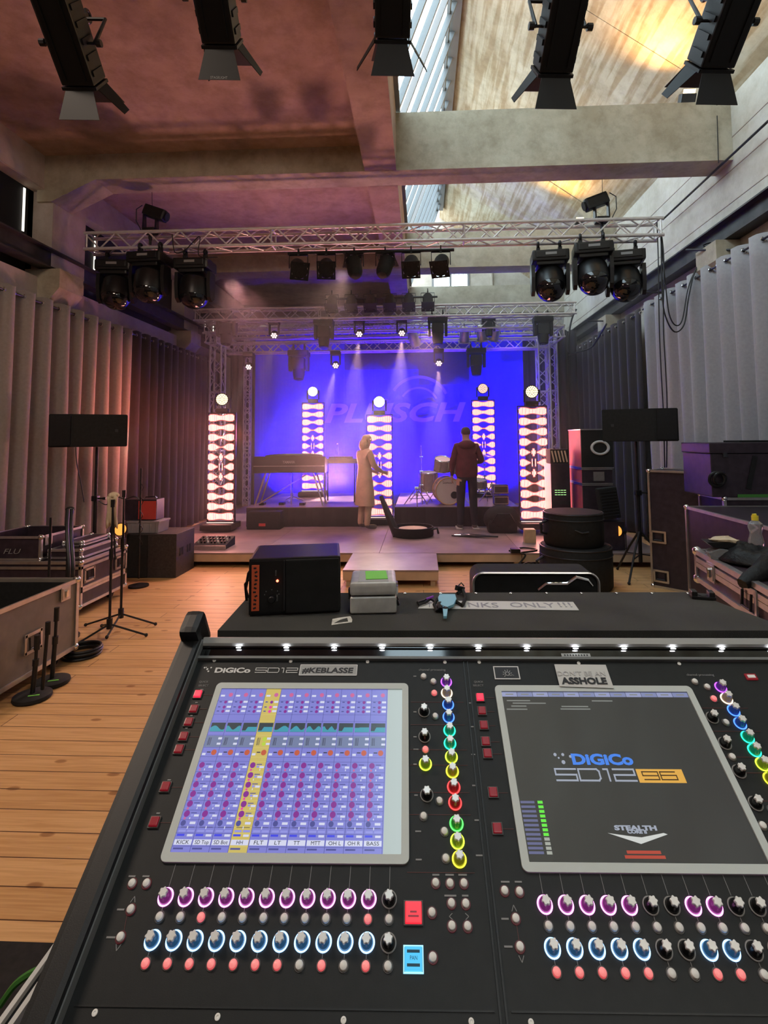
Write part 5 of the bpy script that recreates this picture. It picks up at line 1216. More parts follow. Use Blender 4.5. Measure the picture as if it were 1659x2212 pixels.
cable('hanging_cable', 'thin wire looping from the towel to the amplifier on the crate', pts(6.0, (214, 1082), (230, 1090), (252, 1074), (270, 1078), (290, 1072), (300, 1078)), 0.006)
p = at(218, 1160, Y=6.0); t = thing('mic_stand', 'thin black microphone stand with a coiled cable behind the flight cases', 'microphone stand', (p.x + 0.12, 6.62, 0)); h_ = at(218, 1012, Y=6.62).z
m = MB(); m.cyl((0, 0, 0.1), (0, 0, h_), 0.011, seg=8); m.build('tube', 'black', t)
m = MB(); m.lathe([(0.12, 0), (0.12, 0.02), (0.02, 0.04)], seg=20); m.build('round_base', 'black', t)
m = MB(); m.tube([(0.01 + 0.02 * math.sin(k * 0.8), 0.02 * math.cos(k * 0.8), 0.5 + k * 0.022) for k in range(40)], 0.005, 5); m.build('cable', 'black', t)
def round_stand(lab, px, py, tx, ty, h2=None):
    b = at(px, py, Z=0.02); zt = at(tx, ty, Y=b.y).z; t = thing('mic_stand', lab, 'microphone stand', (b.x, b.y, 0))
    m = MB(); m.lathe([(0.118, 0.004), (0.123, 0.012), (0.12, 0.030), (0.10, 0.036), (0.02, 0.040)], seg=30); bs = m.build('round_base', 'blackmatte', t, smooth=True)
    m = MB(); m.box((0.035, -0.035, 0.039), (0.07, 0.012, 0.004), rot=(0, 0, 0.35)); m.build('green_tape', 'green', bs)
    m = MB(); m.cyl((0, 0, 0.03), (0.015, 0, zt * 0.55), 0.016, seg=10); m.build('lower_tube', 'black', t)
    m = MB(); m.cyl((0.015, 0, zt * 0.5), (0.02, 0, zt), 0.011, seg=10); m.build('upper_tube', 'black', t)
    m = MB(); m.cyl((0.015, 0, zt * 0.52), (0.016, 0, zt * 0.62), 0.021, seg=10); m.build('clutch', 'blackpl', t)
    m = MB(); m.cyl((0.02, 0, zt - 0.10), (0.02, 0, zt), 0.019, seg=10); m.build('thread_adapter', 'blackpl', t)
    if h2: m = MB(); m.cyl((0.05, 0.03, 0.05), (0.075, 0.03, h2), 0.012, seg=8); m.cyl((0.075, 0.03, h2 - 0.09), (0.075, 0.03, h2), 0.018, seg=8); m.build('boom', 'black', t)
    return t
round_stand('short round-based microphone stand, the nearer one on the left floor', 70, 1503, 76, 1372, 0.52)
round_stand('short round-based microphone stand, behind the nearer one on the left floor', 112, 1471, 117, 1312)
# coil of cable and bundle of hanging cable by the grey case
p = at(168, 1412, Z=0.02); t = thing('cable_coil', 'coil of black cable lying on the floor beside the grey case', 'cable', (p.x + 0.02, p.y + 0.02, 0.012))
for k in range(4): m = MB(); m.torus((0.005 * k, 0, 0.018 * k), 0.145 - 0.012 * (k % 2), 0.011, seg=30, rs=6); m.build('cable_turn', 'black', t, smooth=True)
for k, (x0, lab) in enumerate(((147, 'left strand of the thick black cables hanging from the case end to the floor'), (156, 'right strand of the thick black cables hanging from the case end to the floor'))):
    cable('hanging_cable', lab, [at(x, y, Y=yy) for x, y, yy in ((x0, 1100, 4.75), (x0 - 2, 1150, 4.7), (x0 + 2, 1220, 4.6), (x0 + 1, 1265, 4.6), (x0 + 8, 1300, 4.6), (x0 + 7, 1330, 4.62))], 0.016)
t = thing('mic_stand', 'thin black stand pole left of the thick cables, behind the grey case', 'microphone stand', (at(107, 1200, Y=4.85).x, 4.85, 0)); m = MB(); m.cyl((0, 0, 0.02), (0, 0, at(107, 1118, Y=4.85).z), 0.011, seg=8); m.build('tube', 'black', t); m = MB(); m.lathe([(0.12, 0), (0.12, 0.025), (0.02, 0.035)], seg=20); m.build('round_base', 'black', t)
t = thing('mic_stand', 'black stand with a clip on top beside the thick hanging cables', 'microphone stand', (at(146, 1200, Y=4.9).x, 4.9, 0)); zt = at(146, 1100, Y=4.9).z; m = MB(); m.cyl((0, 0, 0.02), (0, 0, zt), 0.012, seg=8); m.build('tube', 'black', t)
m = MB(); m.sph((0.01, 0, zt), 0.035, (1.3, 0.8, 0.7), 10); m.build('clip', 'blackpl', t, smooth=True); m = MB(); m.lathe([(0.12, 0), (0.12, 0.025), (0.02, 0.035)], seg=20); m.build('round_base', 'black', t)

# right side: amplifier stacks on the stage
Y_ = 8.15
x0, x1 = at(1257, 1000, Y=Y_).x, at(1322, 1000, Y=Y_).x; zs = [at(1290, v, Y=Y_).z for v in (1108, 1046, 1012, 926)]
def ampbox(lab, z0, z1, side, front, extra=None, w_=None, y=Y_, d_=0.68):
    w_ = w_ or (x1 - x0); t = thing('amplifier_cabinet', lab, 'amplifier', ((x0 + x0 + w_) / 2, y, z0)); h_ = z1 - z0 - 0.004
    m = MB(); m.box((0, d_ / 2, h_ / 2), (w_, d_, h_), bev=0.006); m.build('cabinet', front, t)
    m = MB(); m.box((-w_ / 2 - 0.002, d_ / 2, h_ / 2), (0.004, d_ - 0.04, h_ - 0.03)); m.build('side_panel', side, t)  # thin panel painted pink as if lit from the stage
    m = MB()
    for z in (0.008, h_ - 0.008): m.box((-w_ / 2 - 0.003, d_ / 2, z), (0.014, d_, 0.016)); m.box((0, -0.003, z), (w_, 0.014, 0.016))
    m.build('edge_trim', 'alu', t)
    return t, w_, h_
zb_ = SZ + 0.002
ampbox('lowest speaker cabinet of the right stack, its side lit pink', zb_, zs[1], 'pinklit', 'case')
t, w_, h_ = ampbox('flat rack case with a handle in the middle of the right stack', zs[1] + 0.002, zs[2], 'pinklit', 'case')
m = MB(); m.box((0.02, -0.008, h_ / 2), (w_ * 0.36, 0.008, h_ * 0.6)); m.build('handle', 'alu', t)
t, w_, h_ = ampbox('topmost black cabinet of the right stack, with a round letter O', zs[2] + 0.002, zs[3], 'pinklit', 'blackmatte', w_=(x1 - x0) * 1.06)
m = MB(); m.X = Matrix.Translation((-0.02 + 0.06, -0.004, h_ * 0.52)) @ Matrix.Diagonal((1.3, 1, 1, 1)); m.torus((0, 0, 0), 0.095, 0.017, n=(0, 1, 0), seg=30); m.build('letter_mark', 'printwhite', t)
a, b = at(1192, 1000, Y=8.4), at(1229, 1000, Y=8.4)
t = thing('amplifier_rack', 'dark amplifier rack with green lamps, left of the pink-lit stack', 'amplifier', ((a.x + b.x) / 2 - 0.0, 8.42, SZ + 0.002)); w_ = b.x - a.x + 0.03; h_ = at(1200, 1002, Y=8.42).z - SZ
m = MB(); m.box((0, 0.22, h_ / 2), (w_, 0.44, h_), bev=0.006); m.build('cabinet', 'case', t)
M['greenled'] = emis('green_lamp', (0.5, 1.0, 0.35), 1.2)
for i in range(4):
    for j in range(3): m = MB(); m.box((-0.075 + i * 0.045, -0.004, h_ * 0.66 - j * 0.035), (0.035, 0.006, 0.008)); m.build('status_light', 'greenled', t)
for z in (0.2, 0.35, 0.5): m = MB(); m.box((0, -0.003, h_ * z), (w_ * 0.9, 0.006, 0.06)); m.build('rack_panel', 'dkmetal', t)
t = thing('vent_panel', 'slanted box with pale stripes on top of the dark amplifier rack', 'amplifier', ((a.x + b.x) / 2, 8.45, SZ + h_ + 0.004)); m = MB(); m.box((0, 0.15, 0.11), (w_ * 0.95, 0.3, 0.22), bev=0.005); m.build('cabinet', 'blackmatte', t)
for k in range(5): m = MB(); m.box((-0.10 + k * 0.05, -0.003, 0.11), (0.022, 0.006, 0.18), rot=(0, -0.2, 0)); m.build('stripe', 'tan', t)
p = at(1312, 1085, Y=7.9)
t = thing('floor_wedge', 'small tilted stage monitor with a finned face, right of the stack', 'speaker', (p.x + 0.02, 7.80, p.z - 0.25), (0, -0.12, 0)); m = MB(); m.box((0, 0.05, 0.25), (0.26, 0.16, 0.44), bev=0.02); m.build('cabinet', 'blackmatte', t)
for k in range(9): m = MB(); m.box((0, -0.034, 0.08 + k * 0.042), (0.22, 0.012, 0.012)); m.build('fin', 'dkmetal', t)
t['label'] = 'small tilted stage monitor with a finned face, right of the stack'
m = MB(); m.box((p.x + 0.03, 7.93, (SZ + p.z - 0.25) / 2 - 0.005), (0.34, 0.24, p.z - 0.25 - SZ - 0.02), bev=0.01); tag(m.build('equipment_box', 'case'), 'plain dark box under the tilted stage monitor', 'box')
# stacked round drum bags
for (cx_, cy_, r_, z0, z1, lab) in ((at(1243, 1200, Y=6.72).x, 6.72, 0.425, 0.0, 0.50, 'lower, wider of two stacked round black drum bags on the floor'), (at(1238, 1140, Y=6.74).x, 6.74, 0.355, 0.503, 0.90, 'upper, smaller of two stacked round black drum bags')):
    t = thing('drum_bag', lab, 'drum bag', (cx_, cy_, z0)); h_ = z1 - z0
    m = MB(); m.lathe([(r_ * 0.95, 0), (r_, 0.03), (r_ * 1.01, h_ * 0.5), (r_, h_ - 0.03), (r_ * 0.95, h_)], seg=40); m.build('shell', 'blackmatte', t, smooth=True)
    m = MB(); m.torus((0, 0, h_ - 0.012), r_ * 0.985, 0.010, seg=40, rs=6); m.build('piping', 'dkmetal', t, smooth=True)
    m = MB(); m.torus((0, 0, h_ * 0.8), r_ * 1.012, 0.006, seg=40, rs=6); m.build('zip', 'dkmetal', t, smooth=True)
    m = MB(); m.tube([(-r_ * 0.98, -0.1, h_ * 0.75), (-r_ - 0.07, -0.12, h_ * 0.66), (-r_ - 0.06, -0.12, h_ * 0.4), (-r_ * 0.98, -0.1, h_ * 0.35)], 0.016, 6); m.build('carry_strap', 'black', t)
    m = MB(); m.tube([(-0.08, -r_ - 0.004, h_ * 0.55), (0.0, -r_ - 0.02, h_ * 0.48), (0.08, -r_ - 0.004, h_ * 0.50)], 0.010, 6); m.build('handle', 'dkmetal', t)
# tall case turned towards the camera, and its neighbours
flight_case('flight_case', 'tall dark flight case standing upright beside the right speaker stand', (3.02, 6.45, 0), -PI / 4 + 0.02, 0.72, 0.46, 1.40, handles=[('F', 0.14, 0.43), ('F', 0.16, 0.10)], trim=0.024)
flight_case('flight_case', 'wide dark flight case in front of the tall one, right side', (3.10, 4.0, 0), 0, 0.86, 1.60, 1.10, handles=[('L', 0.10, 0.10)], trim=0.026)
flight_case('flight_case', 'dark flight case behind the wide one, under the black trunk', (3.62, 4.65, 0), 0, 0.18 + 0.0, 1.28, 1.17, trim=0.026) if False else None
tF = flight_case('flight_case', 'dark flight case at the right curtain, under the black trunk', (3.72, 5.62, 0), 0, 0.34, 0.5, 1.17, trim=0.026) if False else flight_case('flight_case', 'dark flight case at the right curtain, under the black trunk', (3.42, 5.62, 0), 0, 0.70, 0.50, 1.18, trim=0.026)
t = thing('black_trunk', 'big black lidded trunk on the flight case at the right curtain', 'trunk', (3.37, 5.60, 1.184))
m = MB(); m.box((0, 0.30, 0.22), (0.84, 0.58, 0.44), bev=0.01); m.build('body', 'case', t); m = MB(); m.box((0, 0.30, 0.50), (0.86, 0.60, 0.11), bev=0.012); m.build('lid', 'case', t)
m = MB(); m.box((0.1, 0.25, 0.565), (0.34, 0.3, 0.02), bev=0.004); m.build('top_plate', 'blackmatte', t)
for x in (-0.28, 0.28): m = MB(); m.box((x, 0.0, 0.43), (0.04, 0.02, 0.05), bev=0.004); m.build('latch', 'dkmetal', t)
m = MB(); m.box((-0.02, 0.004, 0.25), (0.05, 0.008, 0.34), rot=(0, 0.25, 0)); m.build('strap', 'black', t)
m = MB(); m.box((0.1, -0.002, 0.015), (0.55, 0.01, 0.03)); m.build('green_strip', 'cgreen', t)
p = at(1535, 1050, Y=5.5)
t = thing('cable_coil', 'small black cable coil hanging at the corner of the black trunk', 'cable', (2.99, 5.585, p.z + 0.06)); m = MB(); m.torus((0, 0, 0), 0.07, 0.016, n=(0.2, 1, 0.1), seg=20); m.torus((0.02, -0.02, 0.01), 0.06, 0.014, n=(-0.1, 1, 0.2), seg=20); m.build('loop', 'black', t, smooth=True)
# low open-topped work case near the desk, pink light on its edges
az8 = math.radians(-8)
nc = Vector((1.775, 3.62, 0.87)); L_ = 1.75; fx = Vector((math.sin(math.radians(8)), math.cos(math.radians(8)), 0))
t = flight_case('flight_case', 'long low flight case with latches beside the desk, things lying on top', nc - fx * L_ + Vector((fx.y, -fx.x, 0)) * 0.40 , az8, 0.80, L_, 0.20, 'case', lid=0.62, latches=[('L', 0.16, 0.58), ('L', 0.72, 0.58)], handles=[('L', 0.44, 0.46)], trim=0.030)
m = MB(); 
tb = thing('equipment_box', 'dark box under the long low flight case', 'box', nc - fx * (L_ - 0.1) + Vector((fx.y, -fx.x, 0)) * 0.44 + Vector((0, 0, -0.87)), az8); m.box((0, (L_ - 0.25) / 2, 0.43), (0.60, L_ - 0.25, 0.86), bev=0.01); m.build('cabinet', 'case', tb)
TOPZ = 1.073
def on_case(px, py): return at(px, py, Z=TOPZ)
p = on_case(1634, 1180)
t = thing('water_bottle', 'clear waisted bottle with a yellow cap on the low flight case', 'bottle', (p.x, p.y, TOPZ))
m = MB(); m.lathe([(0.040, 0), (0.046, 0.01), (0.046, 0.035), (0.034, 0.085), (0.045, 0.125), (0.042, 0.150), (0.020, 0.170), (0.018, 0.180)], seg=24); m.build('flask', 'pet', t, smooth=True)
m = MB(); m.cyl((0, 0, 0.17), (0, 0, 0.200), 0.021, seg=16); m.cyl((-0.002, 0, 0.2), (-0.004, 0, 0.212), 0.013, seg=12); m.build('cap', 'yellow', t)
p = on_case(1560, 1205)
t = thing('food_tray', 'shallow black tray with a crumpled paper bag on the low flight case', 'food tray', (p.x + 0.02, p.y + 0.02, TOPZ + 0.065), -0.2); m = MB(); m.prism([(-0.07, 0), (0.07, 0), (0.105, 0.03), (-0.105, 0.03)], -0.06, 0.06); m.build('tray', 'blackpl', t)
m = MB(); m.sph((0.01, 0, 0.038), 0.07, (1.25, 0.7, 0.26), 10); R_ = random.Random(5)
for v in m.bm.verts: v.co += Vector((R_.uniform(-1, 1), R_.uniform(-1, 1), R_.uniform(-1, 1))) * 0.008
m.build('paper_bag', 'tan', t)
t = thing('sandwich_pack', 'clear plastic food pack lying under the black tray', 'food pack', (p.x + 0.03, p.y - 0.01, TOPZ), -0.3); m = MB(); m.prism([(-0.10, 0), (0.09, 0), (0.10, 0.05), (-0.05, 0.060), (-0.11, 0.035)], -0.06, 0.06); m.build('wrapper', 'pet', t)
m = MB(); m.box((0.02, 0.0, 0.02), (0.12, 0.09, 0.03), bev=0.008); m.build('filling', 'tan', t)
# black jacket thrown over the case
t = thing('jacket', 'black shiny jacket thrown over the low flight case', 'jacket', (0, 0, 0)); c1 = on_case(1725, 1232); bm = MB()
R_ = random.Random(11); nx_, ny_ = 40, 34; g = []
from mathutils import noise as NZ
for i in range(nx_):
    row = []
    for j in range(ny_):
        u, v = i / (nx_ - 1) * 2 - 1, j / (ny_ - 1) * 2 - 1; a_ = math.atan2(v, u)
        k = 1 + 0.16 * math.sin(3 * a_ + 0.6) + 0.08 * math.sin(7 * a_)
        sx = 0.27 * u * k; sy = 0.30 * v * k; rr = min(1, max(abs(u), abs(v))) ** 4
        nn = NZ.noise(Vector((sx * 9, sy * 9, 1.3))) ; n2 = 1 - abs(NZ.noise(Vector((sx * 14 + 3, sy * 22, 0.2)))) * 2
        h_ = (0.062 + 0.040 * nn + 0.022 * n2) * (1 - rr) + 0.03 * math.exp(-((u + 0.3) ** 2 + (v + 0.5) ** 2) * 6)
        row.append(bm.bm.verts.new((c1.x + sx + 0.015, c1.y + sy + 0.08, TOPZ + 0.004 + max(0.0, h_))))
    g.append(row)
for i in range(nx_ - 1):
    for j in range(ny_ - 1): bm.bm.faces.new((g[i][j], g[i + 1][j], g[i + 1][j + 1], g[i][j + 1]))
o = bm.build('body', 'jacketcloth', t, smooth=True); sd = o.modifiers.new('thickness', 'SOLIDIFY'); sd.thickness = 0.006; sd.offset = 1
q = at(1655, 1235, Z=1.10)
m = MB(); m.tube([Vector((q.x + 0.10, q.y + 0.05, 1.13)), Vector((q.x + 0.03, q.y + 0.02, 1.125)), at(1640, 1240, Y=q.y - 0.01), at(1618, 1252, Y=q.y - 0.03), at(1604, 1262, Y=q.y - 0.04)], [0.060, 0.058, 0.050, 0.040, 0.030], 12)
for v_ in m.bm.verts: v_.co += Vector((0, 0, 0.012)) * NZ.noise(v_.co * 30)
m.build('sleeve', 'jacketcloth', t, smooth=True)
m = MB(); m.box((c1.x - 0.18, c1.y - 0.05, TOPZ + 0.08), (0.04, 0.012, 0.004), rot=(0, -0.4, 0.7)); m.build('zip_pull', 'chrome', t)

# ------------------------------------------------------------------ front of house: the mixing desk
DV = ray(866, 231).normalized(); DU = Vector((DV.y, -DV.x, 0)).normalized(); DN = DU.cross(DV)
DO = Vector((0, 0, CAMH)) + ray(860, 1872) * 0.70
_a = math.radians(-0.45); DU2 = DU * math.cos(_a) + DV * math.sin(_a); DV2 = DN.cross(DU2)
def UV(px, py, h=0.0):
    r = ray(px, py); c = Vector((0, 0, CAMH)); t = (DO + DN * h - c).dot(DN) / r.dot(DN); p = c + r * t - DO
    return p.dot(DU2), p.dot(DV2)
desk = thing('mixing_desk', 'big black digital mixing desk with two screens and lit rings around its knobs', 'mixing desk', DO)
desk.rotation_euler = Matrix(((DU2.x, DV2.x, DN.x), (DU2.y, DV2.y, DN.y), (DU2.z, DV2.z, DN.z))).to_euler()
M['panel'] = mat('desk_panel', (0.015, 0.0165, 0.017), 0.50, 0.0, spec=0.35, var=0.10, scale=60, bump=0.03, bscale=900)
M['cheek'] = mat('desk_side_moulding', (0.011, 0.012, 0.013), 0.42, var=0.1, scale=60, bump=0.04, bscale=900)
M['edgegrey'] = mat('desk_edge_highlight', (0.17, 0.18, 0.18), 0.45)  # pale highlight line along the desk edges, put into the colour
M['hood'] = mat('desk_light_hood', (0.42, 0.43, 0.42), 0.45, 0.1)
M['bezel'] = mat('screen_bezel', (0.60, 0.65, 0.63), 0.42)
M['silvercap'] = mat('silver_knob_cap', (0.92, 0.92, 0.90), 0.30, 0.2)
M['silverbtn'] = mat('silver_button', (0.90, 0.89, 0.85), 0.40, 0.0)
M['btnrim'] = mat('button_rim', (0.10, 0.095, 0.09), 0.4)
M['rimred'] = emis('button_rim_dark_red', (0.20, 0.02, 0.03), 0.25)
U0, U1, V0, V1 = -0.367, 0.985, -0.33, 0.302
m = MB(); m.box(((U0 + U1) / 2, (V0 + V1) / 2, -0.045), (U1 - U0, V1 - V0, 0.09)); m.build('chassis', 'panel', desk)
m = MB(); m.box((-0.386, (V0 + 0.345) / 2, -0.05), (0.036, 0.345 - V0, 0.145), bev=0.008); m.box((-0.386, 0.345, 0.01), (0.036, 0.05, 0.075), bev=0.012); m.build('side_cheek', 'cheek', desk)
m = MB(); m.box((-0.3685, (V0 + 0.33) / 2, 0.008), (0.0045, 0.33 - V0, 0.014)); m.build('cheek_edge', 'edgegrey', desk)
m = MB(); m.box((1.0, (V0 + 0.345) / 2, -0.05), (0.036, 0.345 - V0, 0.145), bev=0.008); m.build('side_cheek', 'cheek', desk)
# seam between the two halves, lower edge of the control area
for u in (0.1135, 0.1205): m = MB(); m.box((u, (V0 + V1) / 2, 0.0008), (0.0022, V1 - V0, 0.0022)); m.build('panel_seam', 'cheek', desk)
for a_, b_ in ((-0.36, 0.108), (0.126, 0.98)):
    m = MB(); m.box(((a_ + b_) / 2, -0.1275, 0.0006), (b_ - a_, 0.0016, 0.0012)); m.build('panel_seam', 'cheek', desk)
m = MB(); m.box(((U0 + U1) / 2, 0.300, 0.003), (U1 - U0, 0.005, 0.007)); m.build('channel_edge', 'edgegrey', desk)
m = MB(); m.box(((U0 + U1) / 2, 0.3165, -0.01), (U1 - U0, 0.03, 0.02)); m.build('light_channel', 'glossblk', desk)
m = MB(); m.prism([(0.3245, -0.02), (0.3245, 0.0045), (0.327, 0.0085), (0.336, 0.012), (0.340, 0.008), (0.340, -0.06)], U0, U1, 'X'); m.build('light_hood', 'hood', desk)
m = MB(); m.box(((U0 + U1) / 2, 0.3232, -0.001), (U1 - U0, 0.003, 0.008)); m.build('hood_lip', 'glossblk', desk)
M['whiteled'] = emis('desk_work_light', (0.93, 0.95, 1.0), 60.0)
for k in range(-1 + 1, 15):
    u = -0.299 + 0.0885 * k
    m = MB(); m.sph((u, 0.3212, 0.0035), 0.0017, (2.9, 0.5, 0.6), 10); m.build('work_light', 'whiteled', desk)
def obj_from(me, name, parent, loc, rz=0.0, sc=None):
    o = bpy.data.objects.new(name, me); C.objects.link(o); o.parent = parent; o.location = loc; o.rotation_euler = (0, 0, rz)
    if sc: o.scale = sc
    return o
def mesh_of(fn, mt, smooth=True):
    m = MB(); fn(m); o = m.build('proto', mt, None, smooth); me = o.data; bpy.data.objects.remove(o); return me
def flute(m, r, a, z0, z1, seg=48, top=True, n_=6):
    P = lambda z, k: [m.bm.verts.new(((r * k + a * k * math.cos(n_ * 2 * PI * i / seg)) * math.cos(2 * PI * i / seg), (r * k + a * k * math.cos(n_ * 2 * PI * i / seg)) * math.sin(2 * PI * i / seg), z)) for i in range(seg)]
    A = P(z0, 1.0); B = P(z1 - 0.0006, 1.0); D = P(z1, 0.86)
    for X_, Y_2 in ((A, B), (B, D)):
        for i in range(seg): m.bm.faces.new((X_[i], X_[(i + 1) % seg], Y_2[(i + 1) % seg], Y_2[i]))
    m.bm.faces.new(D)
KC = {'magenta': (1.0, 0.10, 0.85), 'blue': (0.10, 0.45, 1.0), 'purple': (0.42, 0.08, 1.0), 'warm': (1.0, 0.72, 0.50), 'dblue': (0.06, 0.20, 1.0), 'teal': (0.02, 0.95, 0.48), 'lime': (0.62, 0.95, 0.04), 'yel': (0.85, 0.82, 0.03), 'red': (1.0, 0.04, 0.04), 'grn': (0.08, 0.95, 0.10)}
body_me = {}; ring_me = {}
for k, c in KC.items():
    M['k_' + k] = mat('knob_lit_' + k, tuple(0.10 * x + 0.004 for x in c), 0.25, emit=c, estr=0.10)
    M['r_' + k] = emis('ring_lit_' + k, tuple(0.25 + 0.75 * x for x in c) if k in ('magenta', 'blue') else c, 2.6)
M['k_off'] = mat('knob_black', (0.008, 0.008, 0.009), 0.25); M['r_off'] = mat('ring_unlit', (0.30, 0.29, 0.28), 0.4)
for k in list(KC) + ['off']:
    body_me[k] = mesh_of(lambda m: m.lathe([(0.0078, 0.0), (0.0074, 0.006), (0.0056, 0.0125)], seg=24), 'k_' + k)
    ring_me[k] = mesh_of(lambda m: m.torus((0, 0, 0.0012), 0.0088, 0.00095, seg=36, rs=6), 'r_' + k)
cap_me = mesh_of(lambda m: flute(m, 0.0050, 0.00065, 0.010, 0.0165), 'silvercap', False)
btn_me = mesh_of(lambda m: m.lathe([(0.0047, 0.0), (0.0047, 0.0024), (0.0041, 0.0041), (0.0024, 0.0051), (0.0004, 0.0054)], seg=20), 'silverbtn')
M['redbtn'] = mat('red_lit_button', (0.7, 0.45, 0.42), 0.3, emit=(1.0, 0.10, 0.12), estr=0.55)
rbtn_me = mesh_of(lambda m: m.lathe([(0.0047, 0.0), (0.0047, 0.0024), (0.0041, 0.0041), (0.0024, 0.0051), (0.0004, 0.0054)], seg=20), 'redbtn')
rim_me = mesh_of(lambda m: m.torus((0, 0, 0.0004), 0.0055, 0.0008, seg=24, rs=6), 'btnrim')
rimr_me = mesh_of(lambda m: m.torus((0, 0, 0.0004), 0.0055, 0.0008, seg=24, rs=6), 'rimred')
def knob(u, v, k):
    b = obj_from(body_me[k], 'rotary_knob', desk, (u, v, 0)); rz = random.uniform(0, 1)
    obj_from(cap_me, 'knob_cap', b, (0, 0, 0), rz); obj_from(ring_me[k], 'light_ring', b, (0, 0, 0))
def button(u, v, red=False, rim='g'):
    b = obj_from(rbtn_me if red else btn_me, 'push_button', desk, (u, v, 0)); obj_from(rimr_me if rim == 'r' else rim_me, 'button_rim', b, (0, 0, 0))
def dash(u0, u1, v0, v1, mt='printgrey'):
    m = MB(); m.box(((u0 + u1) / 2, (v0 + v1) / 2, 0.0003), (max(abs(u1 - u0), 0.0005), max(abs(v1 - v0), 0.0005), 0.0005)); return m
LM = MB(); LM2 = MB()
def line(u0, v0, u1, v1, w_=0.0006, b=None):
    b = b or LM; d = Vector((u1 - u0, v1 - v0, 0)); a = math.atan2(d.y, d.x)
    b.box(((u0 + u1) / 2, (v0 + v1) / 2, 0.0003), (d.length, w_, 0.0005), rot=(0, 0, a))
# rows of knobs and buttons, left half
for k in range(12):
    u = -0.2945 + 0.0258 * k
    knob(u, -0.0335, 'magenta' if k < 11 else 'off'); button(u, -0.0525, k in (2, 10)); knob(u, -0.0735, 'blue' if k < 11 else 'off'); button(u, -0.0935, k in (0, 1, 2, 3, 4, 5, 6, 8, 10))
    line(u, -0.023, u, 0.000); line(u, -0.043, u, -0.047); line(u, -0.083, u, -0.088)
for k in range(20):
    u = 0.1835 + 0.0262 * k
    off1 = k in (5, 6, 9, 10); off2 = k in (5, 6, 9, 10)
    if k > 12: continue
    knob(u, -0.0370, 'off' if off1 else 'magenta'); button(u, -0.0570); knob(u, -0.0765, 'off' if off2 else 'blue'); button(u, -0.0965, k not in (5, 6, 9, 10))
    line(u, -0.026, u, -0.004); line(u, -0.047, u, -0.051); line(u, -0.086, u, -0.091)
# channel strips of coloured knobs
cols = ['purple', 'warm', 'dblue', 'dblue', 'teal', 'teal', 'lime', 'yel', 'red', 'red', 'grn', 'lime', 'yel']
for c, (px, py) in zip(cols, [(964, 1474), (965, 1498), (968, 1523), (969, 1550), (971, 1579), (972, 1607), (975, 1636), (977, 1667), (980, 1701), (983, 1735), (986, 1780), (988, 1818), (992, 1857)]):
    u, v = UV(px, py); knob(u, v, c)
    knob(u + 0.4665, v - 0.008, c)
for c, px, py in [('off', 916, 1538), ('off', 917, 1592), ('lime', 919, 1651), ('off', 922, 1718)]:
    u, v = UV(px, py); knob(u, v, c); knob(u + 0.4665, v - 0.008, 'off')
for px, py, r in [(915, 1462, 0), (936, 1473, 0), (938, 1498, 1), (940, 1548, 0), (919, 1620, 1), (949, 1731, 0), (915, 1764, 0), (960, 1797, 0), (963, 1855, 0)]:
    u, v = UV(px, py); button(u, v, bool(r), 'g'); button(u + 0.4665, v - 0.008, bool(r) and py < 1510, 'g')
for px, py in [(941, 1908), (972, 1909), (1002, 1909), (975, 1952), (1006, 1953), (976, 2001), (1010, 2002), (933, 1972), (935, 2069), (286, 1909), (317, 1909), (283, 1965), (261, 2025), (1090, 1925), (1122, 1927), (1114, 1985), (1123, 2046)]:
    u, v = UV(px, py); button(u, v, False, 'r')
# square lit buttons
M['sqred'] = emis('square_button_lit_red', (1.0, 0.02, 0.06), 1.3); M['sqdark'] = mat('square_button_dim_red', (0.16, 0.012, 0.02), 0.25, emit=(0.6, 0.02, 0.04), estr=0.18)
M['lcdred'] = emis('lcd_button_red', (1.0, 0.025, 0.05), 0.95); M['lcdblue'] = emis('lcd_button_blue', (0.06, 0.55, 0.95), 0.95); M['lcdrim'] = emis('lcd_rim_blue', (0.35, 0.75, 1.0), 1.3)
def square(px, py, s_, mt, nm='square_button', lab=None, rim='btnrim'):
    u, v = UV(px, py); m = MB(); m.box((u, v, 0.002), (s_, s_, 0.006), bev=0.0012); b = m.build(nm, mt, desk)
    m = MB()
    for a_, b_2, c_2, d_2 in ((0, 1, s_ + 0.003, 0.0012), (0, -1, s_ + 0.003, 0.0012), (1, 0, 0.0012, s_ + 0.003), (-1, 0, 0.0012, s_ + 0.003)):
        m.box((u + a_ * (s_ / 2 + 0.001), v + b_2 * (s_ / 2 + 0.001), 0.0012), (c_2, d_2, 0.0026))
    m.build('button_rim', rim, b)
    if lab: b['label'] = lab
    return b, u, v
for i, (px, py) in enumerate([(428, 1501), (419, 1533), (408, 1561), (397, 1592), (387, 1620), (358, 1701), (334, 1777)]): square(px, py, 0.0115, 'sqred' if i == 0 else 'sqdark')
for i, (px, py) in enumerate([(1037, 1508), (1041, 1537), (1045, 1568), (1049, 1603), (1053, 1629), (1065, 1713), (1074, 1791)]): square(px, py, 0.0115, 'sqred' if i == 0 else 'sqdark')
b, u, v = square(893, 1973, 0.0205, 'lcdred', 'display_button', 'red lit display button')
for k, w_ in enumerate((0.008, 0.013)): m = MB(); m.box((u, v - k * 0.004, 0.0053), (w_, 0.0016, 0.0003)); m.build('lettering', 'sqdark', b)
b, u, v = square(893, 2073, 0.0205, 'lcdblue', 'display_button', 'light blue lit display button', rim='lcdrim')
M['lcdtext'] = mat('lcd_text', (0.01, 0.08, 0.14), 0.4)
text('PAN', 0.0052, 'lcdtext', b, TR(u - 0.004, v - 0.0015, 0.0052), width=0.0085, ext=0.0001)
